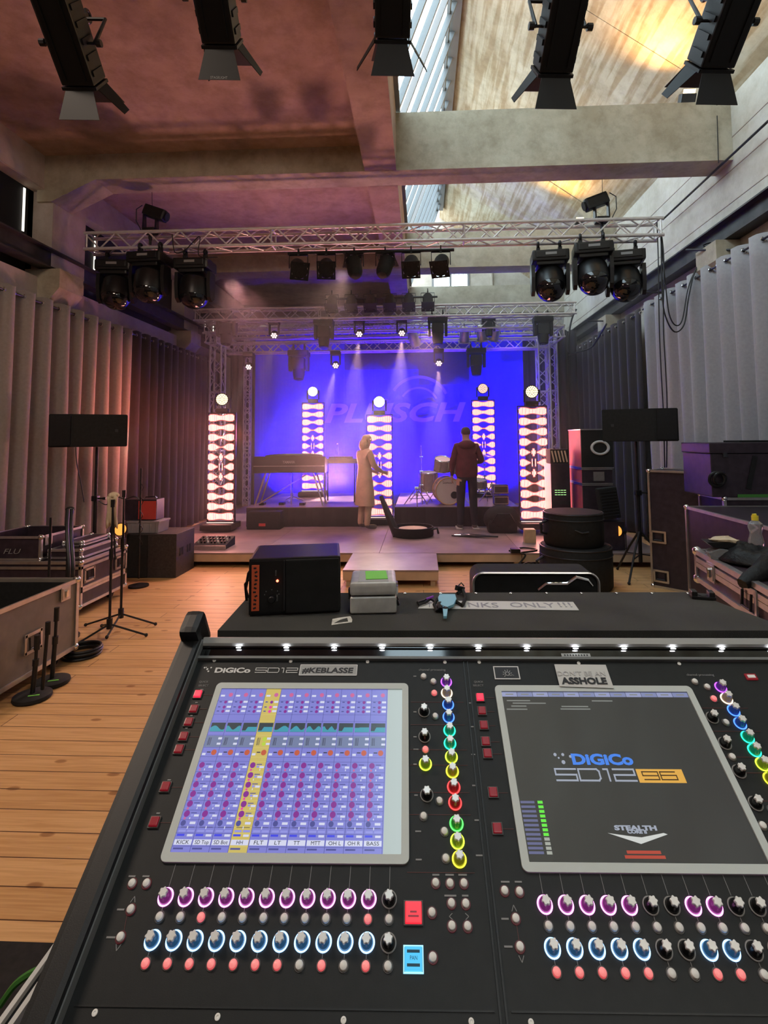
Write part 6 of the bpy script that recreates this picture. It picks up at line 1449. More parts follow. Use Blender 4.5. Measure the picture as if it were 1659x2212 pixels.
for k in (-1, 1): m = MB(); m.box((u, v + k * 0.0058, 0.0053), (0.015, 0.0026, 0.0003)); m.build('lettering', 'lcdtext', b)
# printed lines and legends
M['redline'] = mat('thin_red_print', (0.16, 0.05, 0.045), 0.5)
for uo in (0, 0.4665):
    for py in (1517, 1566, 1620, 1653, 1712, 1760, 1885):
        u, v = UV(916, py); dv_ = -0.008 if uo else 0; LM2.box((u + uo + 0.022, v + dv_, 0.0003), (0.088, 0.0005, 0.0005))
for (x0, y0, x1, y1) in [(438, 1501, 460, 1502), (430, 1532, 447, 1532), (418, 1561, 440, 1561), (406, 1592, 432, 1592), (396, 1620, 424, 1620), (370, 1701, 398, 1701), (346, 1777, 378, 1778), (1048, 1508, 1068, 1508), (1052, 1538, 1068, 1538), (1056, 1568, 1070, 1568), (1060, 1603, 1079, 1603), (1063, 1629, 1084, 1629), (1076, 1713, 1097, 1713), (1085, 1791, 1110, 1791), (275, 1975, 268, 2012), (1116, 1998, 1121, 2032)]:
    a, b2 = UV(x0, y0), UV(x1, y1); line(a[0], a[1], b2[0], b2[1], 0.0005, LM2)
for (cx, cy, up) in [(289, 1943, 1), (254, 2047, -1), (1110, 1962, 1), (1127, 2072, -1)]:
    u, v = UV(cx, cy); line(u - 0.003, v - 0.003 * up, u, v + 0.003 * up, 0.0008); line(u + 0.003, v - 0.003 * up, u, v + 0.003 * up, 0.0008)
for (cx, cy, s_) in [(974, 1980, -1), (1009, 1980, 1)]:
    u, v = UV(cx, cy); line(u - 0.002 * s_, v - 0.003, u + 0.002 * s_, v, 0.0008); line(u - 0.002 * s_, v + 0.003, u + 0.002 * s_, v, 0.0008)
LM.build('printed_line', 'printgrey', desk); LM2.build('printed_line', 'redline', desk)
def desk_text(s, px, py, h_, w_, mt='printgrey', name='legend', **kw):
    u, v = UV(px, py); return text(s, h_, mt, desk, TR(u, v, 0.0004), name=name, width=w_, ext=0.0002, **kw)
desk_text('channel processing', 905, 1449, 0.0056, 0.047); u, v = UV(905, 1449)
text('channel processing', 0.0056, 'printgrey', desk, TR(u + 0.4665, v - 0.008, 0.0004), name='legend', width=0.047, ext=0.0002)
for px in (430, 1024):
    desk_text('QUICK', px, 1475, 0.0048, 0.016); desk_text('SELECT', px - 2, 1483, 0.0048, 0.018)
for px, py, w_ in [(278, 1893, 9), (308, 1893, 9), (253, 1965, 9), (230, 2025, 11), (934, 1890, 9), (962, 1890, 11), (990, 1890, 11), (960, 1935, 15), (998, 1935, 8), (1082, 1905, 11), (1112, 1905, 9), (1083, 1985, 9), (1089, 2045, 10), (433, 1490, 5), (422, 1518, 4), (411, 1546, 4), (400, 1573, 4), (362, 1685, 5), (338, 1757, 5), (893, 1461, 5), (893, 1538, 5), (893, 1592, 5), (893, 1619, 8), (893, 1651, 5), (895, 1718, 5), (897, 1796, 8), (898, 1857, 8), (1013, 1519, 6), (1016, 1570, 6), (1018, 1630, 6), (1020, 1697, 6), (1025, 1772, 8), (1028, 1848, 9)]:
    u, v = UV(px, py); m = MB(); m.box((u + w_ * 0.0005, v, 0.0003), (w_ * 0.001, 0.0018, 0.0005)); m.build('legend', 'printgrey', desk)
# screws
for px, py in [(463, 1427), (628, 1429), (794, 1430), (961, 1431), (1035, 1431), (1250, 1433), (1467, 1434), (205, 2188), (470, 2197), (742, 2204), (1018, 2207), (1147, 2209), (100, 2180)]:
    u, v = UV(px, py)
    if u < -0.36: continue
    m = MB(); m.lathe([(0.0032, 0), (0.0030, 0.0012), (0.0014, 0.0014), (0.0012, 0.0006)], c=(u, v, 0), seg=16); m.build('screw', 'silverbtn', desk, smooth=True)
# maker's lettering and badges
u, v = UV(463, 1453); text('DiGiCo', 0.0130, 'printwhite', desk, TR(u, v, 0.0004), width=UV(540, 1453)[0] - u, ext=0.0002, offset=0.0005)
m = MB(); u, v = UV(450, 1447)
for dx, dy, r_ in ((-0.008, 0.004, 0.0014), (-0.002, 0.001, 0.0018), (0.004, 0.004, 0.0014), (0.001, -0.003, 0.0016), (-0.005, 0.0045, 0.001)): m.cyl((u + dx, v + dy, 0), (u + dx, v + dy, 0.0006), r_, seg=10)
m.build('logo_dots', 'printwhite', desk)
def sd12(u, v, w_, h_, mt, parent, z, th, sub='lettering'):
    """wide square letters drawn with a single stroke: S D 1 2"""
    m = MB(); cw = w_ / 3.75; g = w_ * 0.035
    def st(pts_):
        for a, b2 in zip(pts_, pts_[1:]):
            d = Vector((b2[0] - a[0], b2[1] - a[1], 0)); m.box(((a[0] + b2[0]) / 2 + u, (a[1] + b2[1]) / 2 + v, z), (d.length + th, th, 0.0005), rot=(0, 0, math.atan2(d.y, d.x)))
    x = 0; st([(x + cw, h_), (x, h_), (x, h_ / 2), (x + cw, h_ / 2), (x + cw, 0), (x, 0)])
    x = cw + g; st([(x, 0), (x, h_), (x + cw * 0.9, h_), (x + cw, h_ * 0.8), (x + cw, h_ * 0.2), (x + cw * 0.9, 0), (x, 0)])
    x = 2 * (cw + g); st([(x + cw * 0.1, h_), (x + cw * 0.3, h_), (x + cw * 0.3, 0)])
    x = 2.5 * (cw + g); st([(x, h_), (x + cw, h_), (x + cw, h_ / 2), (x, h_ / 2), (x, 0), (x + cw, 0)])
    return m.build(sub, mt, parent)
u, v = UV(551, 1453); sd12(u, v, UV(640, 1453)[0] - u, 0.0085, 'printwhite', desk, 0.0006, 0.0012)
def sticker(lab, name, p4, mt='tape'):
    t = thing(name, lab, 'sticker', desk.matrix_world @ Vector((0, 0, 0))); return t
bpy.context.view_layer.update()
DM = desk.matrix_basis.copy()
def on_desk(name, lab, cat, u, v, n_, rz=0.0):
    t = thing(name, lab, cat); t.matrix_world = DM @ Matrix.Translation((u, v, n_)) @ Matrix.Rotation(rz, 4, 'Z'); return t
M['stickwhite'] = mat('white_sticker', (0.62, 0.62, 0.60), 0.5, var=0.05)
M['stickgrey'] = mat('grey_sticker', (0.40, 0.41, 0.41), 0.5); M['ink'] = mat('black_ink', (0.02, 0.02, 0.025), 0.5); M['faint'] = mat('faint_ink', (0.50, 0.50, 0.50), 0.5)
u0, v0 = UV(646, 1459); u1, v1 = UV(772, 1437)
t = on_desk('sticker', 'pale sticker with a hash sign and heavy grey capitals beside the desk lettering', 'sticker', (u0 + u1) / 2, (v0 + v1) / 2, 0.0006); w_, h_ = u1 - u0, v1 - v0
m = MB(); m.box((0, 0, 0), (w_, h_, 0.0006)); m.build('paper', 'stickgrey', t)
m = MB()
for y in (-1, 1): m.box((0, y * h_ / 2, 0.0002), (w_, 0.0012, 0.0006))
for x in (-1, 1): m.box((x * w_ / 2, 0, 0.0002), (0.0012, h_, 0.0006))
m.build('border', 'printwhite', t)
text('#KEBLASSE', 0.0135, 'ink', t, TR(-w_ * 0.46, -h_ * 0.27, 0.0006), width=w_ * 0.90, ext=0.0002, offset=0.0004, shear=0.1)
u0, v0 = UV(1070, 1467); u1, v1 = UV(1118, 1441)
t = on_desk('sticker', 'small black sticker with a white border and a hand-drawn sun', 'sticker', (u0 + u1) / 2, (v0 + v1) / 2, 0.0006); w_, h_ = u1 - u0, v1 - v0
m = MB(); m.box((0, 0, 0), (w_, h_, 0.0006)); m.build('paper', 'ink', t)
m = MB()
for y in (-1, 1): m.box((0, y * h_ / 2, 0.0002), (w_ + 0.0016, 0.0018, 0.0007))
for x in (-1, 1): m.box((x * w_ / 2, 0, 0.0002), (0.0018, h_, 0.0007))
m.build('border', 'printwhite', t)
m = MB(); m.torus((0.001, -0.002, 0.0006), 0.0034, 0.0005, seg=20, rs=4)
for k in range(7):
    a_ = k * 0.62 + 0.2; m.box((0.001 + 0.0068 * math.cos(a_), -0.002 + 0.0062 * math.sin(a_), 0.0006), (0.003, 0.0006, 0.0004), rot=(0, 0, a_))
m.tube([(0.004, -0.004, 0.0006), (0.006, -0.0055, 0.0006), (0.009, -0.004, 0.0006), (0.012, -0.0055, 0.0006)], 0.0004, 4); m.build('drawing', 'printwhite', t)
# paper sticker that stands over the frame of the right screen
c4 = [UV(1209, 1483, 0.005), UV(1326, 1487, 0.005), UV(1308, 1437, 0.002), UV(1197, 1436, 0.002)]
t = on_desk('sticker', 'white paper sticker with capital letters above the right screen', 'sticker', c4[0][0], c4[0][1], 0.0055); m = MB()
o_ = Vector((c4[0][0], c4[0][1], 0)); P4 = [Vector((*c, 0)) - o_ for c in c4]; P4[2].z = P4[3].z = -0.002
m.quad(*P4); m.quad(*[p - Vector((0, 0, 0.0004)) for p in P4][::-1]); m.build('paper', 'stickwhite', t)
w_ = P4[1].x
text('ASSHOLE', 0.0160, 'ink', t, TR(0.005, 0.0045, 0.0006), width=w_ - 0.013, ext=0.0002, offset=0.0006)
text("DON'T BE AN", 0.0125, 'faint', t, TR(0.002, 0.0195, -0.0001, (-0.06, 0, 0)), width=w_ - 0.008, ext=0.0002)
u, v = UV(1244, 1416); m = MB(); m.box((0, 0, 0), (0.052, 0.007, 0.0006)); 
t = on_desk('sticker', 'narrow grey label strip in the light channel above the screens', 'sticker', u, v, 0.0006); m.build('paper', 'stickgrey', t); 
for k in range(9): m = MB(); m.box((-0.020 + k * 0.005, 0, 0.0004), (0.003, 0.003, 0.0003)); m.build('print', 'ink', t)
u, v = UV(1622, 1463); m = MB(); m.box((u, v, 0.001), (0.019, 0.011, 0.003), bev=0.001); b = m.build('usb_port', 'sqdark', desk); m = MB(); m.box((u, v, 0.0022), (0.013, 0.0055, 0.002)); m.build('socket', 'silverbtn', b)

# ---- the two screens
def scr(px, py): return UV(px, py, 0.002)
def crop_l(x, y): return UV(380 + x / 2.552, 1380 + y / 2.552)
def crop_r(x, y): return UV(1000 + x / 2.517, 1380 + y / 2.517)
def screen(u0, u1, v0, v1, f=0.0105):
    m = MB(); n_ = 6; r_ = 0.008
    def rr(a0, a1, b0, b1, r):
        P = []
        for cx, cy, s in ((a1 - r, b0 + r, -PI / 2), (a1 - r, b1 - r, 0), (a0 + r, b1 - r, PI / 2), (a0 + r, b0 + r, PI)):
            for i in range(n_ + 1): a = s + PI / 2 * i / n_; P.append((cx + r * math.cos(a), cy + r * math.sin(a)))
        return P
    O_ = rr(u0 - f, u1 + f, v0 - f, v1 + f, r_); I_ = rr(u0, u1, v0, v1, 0.0008)
    z = 0.0035; a = [m.bm.verts.new((x, y, z)) for x, y in O_]; b = [m.bm.verts.new((x, y, z)) for x, y in I_]; c = [m.bm.verts.new((x, y, 0)) for x, y in O_]; d = [m.bm.verts.new((x, y, 0.001)) for x, y in I_]
    k = len(a)
    for i in range(k):
        j = (i + 1) % k; m.bm.faces.new((a[i], a[j], b[j], b[i])); m.bm.faces.new((c[i], c[j], a[j], a[i])); m.bm.faces.new((b[i], b[j], d[j], d[i]))
    return m.build('screen_frame', 'bezel', desk)
def disp(name, col, s, rough=0.22, spec=0.5):
    m = emis(name, col, s); m.node_tree.nodes['Principled BSDF'].inputs['Roughness'].default_value = rough
    m.node_tree.nodes['Principled BSDF'].inputs['Specular IOR Level'].default_value = spec; return m
A0, A1, B0, B1 = -0.3065, 0.0040, 0.0120, 0.2425
sL = screen(A0, A1, B0, B1)
pal = {'base': (0.20, 0.205, 0.60), 'lite': (0.27, 0.28, 0.70), 'sep': (0.07, 0.075, 0.28), 'grey': (0.40, 0.46, 0.44), 'yel': (0.56, 0.45, 0.12), 'yel2': (0.66, 0.56, 0.18), 'dark': (0.035, 0.05, 0.06), 'eq': (0.05, 0.30, 0.40), 'white': (0.62, 0.64, 0.80), 'pur': (0.22, 0.025, 0.26), 'mag': (0.75, 0.05, 0.35), 'org': (0.50, 0.10, 0.05), 'blu': (0.05, 0.06, 0.72), 'dyn': (0.16, 0.20, 0.34), 'ygr': (0.45, 0.60, 0.06), 'ink': (0.03, 0.03, 0.06), 'pk': (0.55, 0.12, 0.30)}
keys = list(pal); pm = [disp('display_' + k, c, 0.95) for k, c in pal.items()]
D = MB(); zz = 0.0012
def R4(k, u0, u1, v0, v1, dz=0.0):
    D.mi = keys.index(k); D.rect(u0, u1, v0, v1, zz + dz)
def dot(k, u, v, r, dz=0.00012, seg=12):
    D.mi = keys.index(k); vs_ = [D.bm.verts.new((u + r * math.cos(2 * PI * i / seg), v + r * math.sin(2 * PI * i / seg), zz + dz)) for i in range(seg)]; f = D.bm.faces.new(vs_); f.material_index = D.mi
R4('base', A0, -0.0205, B0, B1); R4('grey', -0.0205, A1, B0, B1)
cw = (-0.0215 - A0) / 11
def vy(y): return crop_l(600, y)[1]
for c in range(11):
    a = A0 + cw * c; b = a + cw; yl = c == 3
    if yl: R4('yel', a, b, B0, B1, 0.00004)
    R4('sep', b - 0.0006, b, B0, B1, 0.0001)
    for y in (345, 420, 457, 535, 603, 655, 680, 737, 790, 842, 896, 950, 1003, 1045, 1078, 1150): R4('sep' if not yl else 'yel2', a, b, vy(y) - 0.00022, vy(y) + 0.00022, 0.0001)
    R4('white', a + 0.002, a + 0.009, vy(322), vy(312), 0.00015); dot('pk', a + cw * 0.72, vy(312), 0.0036)
    for y in (352, 380, 403):
        dot('pur' if not (yl and y > 370) else 'mag', a + cw * 0.52, vy(y), 0.0026); R4('white', a + cw * 0.68, a + cw * 0.95, vy(y + 4), vy(y - 7), 0.00015)
        R4('sep', a + 0.003, a + 0.007, vy(y + 2), vy(y - 4), 0.00012)
    R4('dark', a + 0.0015, b - 0.0015, vy(516), vy(466), 0.00015)
    # curve of the equaliser
    R_ = random.Random(c); pts_ = []
    for i in range(9):
        x = a + 0.0015 + (cw - 0.003) * i / 8; f_ = 0.45 + 0.25 * math.sin(i * (0.7 + c % 4 * 0.25) + c)
        if c in (2, 3, 8, 9, 10): f_ = 0.55 if i > 2 else 0.12 if c != 9 else 0.5
        pts_.append((x, vy(515) + (vy(468) - vy(515)) * f_))
    D.mi = keys.index('eq')
    for (x0, y0), (x1, y1) in zip(pts_, pts_[1:]): D.quad((x0, vy(515), zz + 0.0002), (x1, vy(515), zz + 0.0002), (x1, y1, zz + 0.0002), (x0, y0, zz + 0.0002))
    if not yl: R4('dyn', a + 0.0005, b - 0.0008, vy(601), vy(538), 0.00008)
    for q_ in (0.16, 0.22, 0.30): R4('ink', a + cw * q_, a + cw * q_ + 0.0008, vy(590), vy(548), 0.00015)
    dot('ygr' if yl else 'dyn', a + cw * 0.60, vy(556), 0.0034); dot('ygr' if yl else 'dyn', a + cw * 0.60, vy(582), 0.003)
    R4('white', a + cw * 0.74, a + cw * 0.97, vy(559), vy(547), 0.00015); R4('white', a + cw * 0.74, a + cw * 0.97, vy(588), vy(577), 0.00015)
    R4('white', a + 0.001, a + cw * 0.25, vy(646), vy(634), 0.00015); R4('ink', a + cw * 0.3, a + cw * 0.52, vy(632), vy(626), 0.00015); dot('org', a + cw * 0.72, vy(630), 0.0042)
    for j, y in enumerate((700, 755, 808, 860, 915, 970)):
        dot('pur', a + cw * 0.24, vy(y), 0.0042); R4('white', a + cw * 0.66, a + cw * 0.92, vy(y + 16), vy(y + 4), 0.00015)
        R4('sep', a + cw * 0.46, a + cw * 0.78, vy(y - 2), vy(y - 7), 0.00012); dot('mag' if yl else 'pk', a + cw * 0.20, vy(y + 26), 0.0016); R4('lite', a + cw * 0.48, a + cw * 0.62, vy(y + 14), vy(y + 2), 0.00012)
        R4('white', a + cw * (0.45 + 0.06 * ((c * 3 + j) % 5)), a + cw * (0.45 + 0.06 * ((c * 3 + j) % 5)) + 0.0012, vy(y + 30), vy(y + 20), 0.00018)
    dot('sep', a + cw * 0.2, vy(1022), 0.0036); R4('white', a + cw * 0.55, a + cw * 0.86, vy(1028), vy(1014), 0.00015); R4('ink', a + cw * 0.14, a + cw * 0.86, vy(1046), vy(1043), 0.00018); R4('white', a + cw * 0.48, a + cw * 0.53, vy(1054), vy(1038), 0.0002)
    for q_ in (0.08, 0.54): R4('lite', a + cw * q_, a + cw * (q_ + 0.38), vy(1071), vy(1059), 0.00015); R4('lite', a + cw * q_, a + cw * (q_ + 0.38), vy(1196), vy(1184), 0.00015)
    R4('blu', a + cw * 0.06, a + cw * 0.46, vy(1094), vy(1082), 0.00015); R4('white', a + cw * 0.60, a + cw * 0.9, vy(1096), vy(1083), 0.00015)
    R4('white', a + 0.0008, b - 0.0012, vy(1143), vy(1112), 0.00016); R4('sep', a + 0.002, a + cw * 0.6, vy(1168), vy(1158), 0.00012)
D.build('display', pm, sL)
M['inktext'] = disp('display_ink', (0.02, 0.02, 0.05), 0.3)
for c, s_ in enumerate(['KICK', 'SD Top', 'SD Bot', 'HH', 'FLT', 'LT', 'TT', 'MTT', 'OH L', 'OH R', 'BASS']):
    a = A0 + cw * c; text(s_, 0.0062, 'inktext', sL, TR(a + cw * 0.5 - min(0.0095, 0.0021 * len(s_)), vy(1138), zz + 0.0004), name='channel_name', width=min(0.019, 0.0042 * len(s_)), ext=0.0001)

sR = screen(0.1725, 0.4850, 0.0050, 0.2395)
pal = {'base': (0.022, 0.024, 0.026), 'tab': (0.20, 0.23, 0.42), 'tab2': (0.28, 0.31, 0.52), 'txt': (0.20, 0.21, 0.20), 'logo': (0.04, 0.16, 0.62), 'silver': (0.30, 0.33, 0.40), 'orange': (0.72, 0.38, 0.06), 'red': (0.42, 0.05, 0.03), 'row': (0.11, 0.12, 0.25), 'green': (0.12, 0.80, 0.05), 'cell': (0.36, 0.38, 0.34), 'white': (0.6, 0.62, 0.6), 'ink': (0.12, 0.06, 0.01)}
keys = list(pal); pm = [disp('display_right_' + k, c, 0.9, 0.10, 0.9) for k, c in pal.items()]
def pmk(k): return pm[keys.index(k)]
D = MB(); a0, a1, b0, b1 = 0.1725, 0.4850, 0.0050, 0.2395
R4('base', a0, a1, b0, b1)
tw = (a1 - a0) / 12
for k in range(12): R4('tab' if k % 2 else 'tab2', a0 + tw * k + 0.0003, a0 + tw * (k + 1) - 0.0004, b1 - 0.0085, b1 - 0.0005, 0.0001); R4('txt', a0 + tw * (k + 0.25), a0 + tw * (k + 0.75), b1 - 0.0055, b1 - 0.0035, 0.0002)
def RC(k, x0, y0, x1, y1, dz=0.00015):
    p_, q_ = crop_r(x0, y1), crop_r(x1, y0); R4(k, p_[0], q_[0] if q_[0] > p_[0] else p_[0] + 0.001, p_[1], q_[1], dz)
for x0, y0, x1 in [(238, 338, 365), (270, 352, 450), (262, 368, 345), (238, 385, 350), (535, 370, 680), (530, 384, 692), (700, 340, 812)]:
    p_ = crop_r(x0, y0); q_ = crop_r(x1, y0); R4('txt', p_[0], q_[0], p_[1] - 0.001, p_[1] + 0.001, 0.00015)
for k in range(12):
    y = 890 + k * 25; p_ = crop_r(312 + k * 4.2, y); g0 = crop_r(405 + k * 4.6, y)
    R4('row', p_[0], p_[0] + 0.020, p_[1] - 0.0015, p_[1] + 0.0015, 0.00015); R4('green' if k < 8 else 'cell', g0[0], g0[0] + 0.0072, p_[1] - 0.0018, p_[1] + 0.0018, 0.00015)
for y, x0, x1 in ((1162, 890, 1075), (1188, 880, 1100)):
    p_ = crop_r(x0, y); q_ = crop_r(x1, y); R4('red', p_[0], q_[0], p_[1] - 0.0018, p_[1] + 0.0018, 0.00015)
# emblem: wide chevron with wings
P = [crop_r(*p_) for p_ in ((785, 1058), (905, 1075), (970, 1082), (1090, 1058), (1112, 1066), (968, 1118))]
D.mi = keys.index('white'); vs_ = [D.bm.verts.new((x, y, zz + 0.0002)) for x, y in P[::-1]]; f = D.bm.faces.new(vs_); f.material_index = D.mi
p_ = crop_r(962, 785); q_ = crop_r(1190, 712); D.mi = keys.index('orange'); D.rect(p_[0], q_[0] - 0.001, p_[1], q_[1], zz + 0.0002)
dr = D.build('display', pm, sR)
M['logo_b'] = disp('display_logo_blue', (0.05, 0.20, 0.72), 1.0); M['silv'] = disp('display_silver', (0.30, 0.33, 0.40), 1.0); M['inkb'] = disp('display_brown_ink', (0.10, 0.05, 0.01), 0.6)
p_ = crop_r(598, 684); q_ = crop_r(930, 684)
text('DiGiCo', 0.0205, 'logo_b', sR, TR(p_[0], p_[1], zz + 0.0004), width=q_[0] - p_[0], ext=0.0001, offset=0.0009)
m = MB()
for x, y, r_ in ((500, 632, 0.0024), (542, 632, 0.0022), (546, 673, 0.0028), (583, 642, 0.0020), (520, 650, 0.0014)):
    c = crop_r(x, y); m.cyl((c[0], c[1], zz), (c[0], c[1], zz + 0.0004), r_, seg=12)
m.build('logo_dots', 'silv', sR)
p_ = crop_r(512, 772); q_ = crop_r(935, 772); sd12(p_[0], p_[1], q_[0] - p_[0], 0.0155, 'silv', sR, zz + 0.0003, 0.0022)
p_ = crop_r(985, 768); q_ = crop_r(1170, 768); cw_ = (q_[0] - p_[0]) * 0.46; h_ = 0.0105
m = MB()
for x, ss in ((p_[0], [(1, 0.5), (0, 0.5), (0, 1), (1, 1), (1, 0), (0.05, 0)]), (p_[0] + cw_ * 1.15, [(0.95, 1), (0, 1), (0, 0), (1, 0), (1, 0.55), (0, 0.55)])):
    for a, b in zip(ss, ss[1:]):
        A_ = Vector((x + a[0] * cw_, p_[1] + a[1] * h_, zz + 0.0004)); B_ = Vector((x + b[0] * cw_, p_[1] + b[1] * h_, zz + 0.0004)); d = B_ - A_
        m.box((A_ + B_) / 2, (d.length + 0.0016, 0.0016, 0.0003), rot=(0, 0, math.atan2(d.y, d.x)))
m.build('lettering', 'inkb', sR)
p_ = crop_r(825, 1042); q_ = crop_r(1055, 1042); text('STEALTH', 0.0075, 'silv', sR, TR(p_[0], p_[1], zz + 0.0004), width=q_[0] - p_[0], ext=0.0001, offset=0.0004)
p_ = crop_r(895, 1060); q_ = crop_r(1000, 1060); text('CORE II', 0.0055, 'silv', sR, TR(p_[0], p_[1], zz + 0.0004), width=q_[0] - p_[0], ext=0.0001, offset=0.0003)

# ---- carrying case around the desk, dark platform underfoot
a, b = at(190, 1938, Z=1.06), at(-40, 2256, Z=1.06)
d = (b - a).normalized(); s_ = Vector((-d.y, d.x, 0))
t = thing('desk_case', 'black flight case base around the desk, aluminium edge at its left', 'flight case')
a = a - d * 0.35; b = b + d * 0.5
nd = Vector((d.y, -d.x, 0));  nd = nd if nd.x > 0 else -nd
def strip(mt, o0, o1, z0, z1, nm):
    m = MB(); P = [a + nd * o0, a + nd * o1, b + nd * o1, b + nd * o0]
    lo = [m.bm.verts.new((p.x, p.y, z0)) for p in P]; hi = [m.bm.verts.new((p.x, p.y, z1)) for p in P]
    m.bm.faces.new(lo[::-1]); m.bm.faces.new(hi)
    for i in range(4): m.bm.faces.new((lo[i], lo[(i + 1) % 4], hi[(i + 1) % 4], hi[i]))
    bmesh.ops.recalc_face_normals(m.bm, faces=m.bm.faces); return m.build(nm, mt, t)
M['brightedge'] = mat('bright_aluminium_edge', (0.72, 0.72, 0.68), 0.4, 0.15)
strip('brightedge', 0.0, 0.007, 1.045, 1.062, 'edge_trim'); strip('black', 0.007, 0.016, 1.04, 1.055, 'edge_groove'); strip('brightedge', 0.016, 0.023, 1.045, 1.062, 'edge_trim')
strip('case', 0.002, 0.030, 0.80, 1.044, 'side_wall')
m = MB(); m.box((0.30, 0.55, 0.86), (1.50, 1.05, 0.10)); m.build('base', 'case', t)
t2 = thing('desk_table', 'dark table carrying the desk case', 'table', (0.30, 0.55, 0)); 
m = MB(); m.box((0, 0, 0.78), (1.5, 1.0, 0.05)); m.build('table_top', 'blackmatte', t2)
for x in (-0.68, 0.68):
    for y in (-0.42, 0.42): m = MB(); m.box((x, y, 0.44), (0.06, 0.06, 0.63)); m.build('leg', 'black', t2)
zf = 0.12; p = at(100, 2036, Z=zf)
m = MB(); m.box((-0.4, (p.y + YN + 0.4) / 2, zf / 2), (9.2, p.y - YN - 0.4, zf)); o = m.build('floor_platform', 'riser_carpet'); struct(o)
cable('green_cable', 'green cable hanging at the left of the desk', [at(0, 2172, Z=0.75), at(30, 2130, Z=0.78), at(62, 2105, Z=0.80), at(95, 2090, Z=0.82)], 0.006, 'cgreen')

# ---- the board over the desk and what lies on it
BZ = 1.425
FL, FR = at(470, 1362, Z=BZ), at(1700, 1362, Z=BZ); BL = at(543, 1281, Z=BZ); BR = at(1494, 1279, Z=BZ); B2 = at(1662, 1342, Z=BZ)
t = thing('desk_board', 'black carpeted board lying across the back of the desk', 'board', FL)
P = [FL, FR, B2, BR, BL]; m = MB(); m.prism([(p.x - FL.x, p.y - FL.y) for p in P], -0.022, 0, 'Z')
M['carpet'] = mat('black_carpet', (0.030, 0.030, 0.026), 0.95, var=0.35, scale=9, bump=0.35, bscale=700, sheen=0.15)
M['carpet_edge'] = M['blackmatte']
m.build('board', 'carpet', t)
for px in (875, 952, 1028, 1103, 1180, 1255, 1331, 1407, 1484):
    p = at(px, 1280.5, Z=BZ + 0.001); q = p - FL; m = MB(); m.sph((q.x, q.y - 0.003, 0.001), 0.0035, (1.3, 1, 0.6), 8); m.build('rivet', 'chrome', t, smooth=True)
t = thing('desk_bridge', 'black body of the desk rising behind its lights, under the board', 'desk housing'); m = MB()
m.box((0.33, 1.13, 1.32), (1.33, 0.13, 0.16), rot=(0, 0, 0.0)); m.build('housing', 'cheek', t)
# black guitar case standing behind
a, b = at(1022, 1258, Y=1.62), at(1293, 1258, Y=1.62); zt = at(1150, 1238, Y=1.62).z
t = thing('hard_case', 'black hard case with a rounded silver rim standing behind the board', 'case', ((a.x + b.x) / 2, 1.62, zt - 0.42)); w_ = b.x - a.x
P = [(-w_ / 2, 0), (w_ / 2, 0)] + [(w_ / 2 - 0.03 + 0.03 * math.cos(i * PI / 12), 0.39 + 0.03 * math.sin(i * PI / 12)) for i in range(7)] + [(-w_ / 2 + 0.03 + 0.03 * math.cos(PI / 2 + i * PI / 12), 0.39 + 0.03 * math.sin(PI / 2 + i * PI / 12)) for i in range(7)]
m = MB(); m.prism(P, 0, 0.12); m.build('shell', 'blackmatte', t)
m = MB(); m.tube([(x, -0.002, z) for x, z in P[1:]] + [(P[0][0], -0.002, 0)], 0.004, 6); m.build('rim', 'alu', t)
p0 = at(1165, 1274, Y=1.6); pp = [at(x, y, Y=1.585) - t.location for x, y in ((1163, 1275), (1180, 1262), (1200, 1262), (1225, 1262), (1245, 1248), (1270, 1254), (1280, 1266))]
m = MB(); m.tube(pp, [0.004, 0.005, 0.006, 0.006, 0.006, 0.005, 0.003], 8); m.build('handle', 'chrome', t, smooth=True)
m = MB(); m.box((0, 0.06, -0.49), (w_ * 1.0, 0.25, 0.98)) ; m.build('stand_box', 'case', t) if False else m.bm.free()
zb2 = zt - 0.42
m = MB(); m.box(((a.x + b.x) / 2, 1.74, (zb2 - 0.002) / 2), (w_ * 1.1, 0.34, zb2 - 0.004), bev=0.01); tag(m.build('equipment_box', 'case'), 'dark box behind the desk, under the hard case', 'box')

# small active monitor
fl, fr = at(536, 1331, Z=BZ + 0.002), at(736, 1321, Z=BZ + 0.002); d = fr - fl; az = math.atan2(d.y, d.x); w_ = d.length
t = thing('monitor_speaker', 'small black active monitor with orange tape and a red light on the board', 'speaker', (fl + fr) / 2, az)
ht = at(533, 1210, Y=fl.y).z - BZ; dp = 0.155
m = MB(); m.box((0, dp / 2, ht / 2), (w_, dp, ht), bev=0.006); m.build('cabinet', 'blackpl', t)
m = MB(); m.box((w_ * 0.19, -0.003, ht / 2), (w_ * 0.58, 0.007, ht * 0.94), bev=0.003); m.build('grille', 'blackmatte', t)
m = MB(); m.box((-w_ * 0.115, -0.004, ht * 0.52), (0.003, 0.004, ht * 0.88)); m.build('divider', 'dkmetal', t)
m = MB(); m.box((-w_ * 0.425, -0.0015, ht * 0.49), (0.016, 0.002, ht * 0.80)); tp = m.build('orange_tape', 'orange', t)
for k in range(11): m = MB(); m.box((-w_ * 0.425 + random.uniform(-0.002, 0.002), -0.0028, ht * (0.14 + 0.07 * k)), (0.006, 0.0006, 0.0035), rot=(0, 0.4 * (k % 3 - 1), 0)); m.build('handwriting', 'ink', tp)
M['redled'] = emis('red_lamp', (1.0, 0.10, 0.05), 8.0)
m = MB(); m.sph((-w_ * 0.19, -0.002, ht * 0.60), 0.0028, seg=8); m.build('power_light', 'redled', t)
m = MB(); m.lathe([(0.0085, 0), (0.0075, 0.008), (0.006, 0.010)], c=(-w_ * 0.25, 0, ht * 0.28), axis='Y', seg=18); o = m.build('volume_knob', 'black', t)
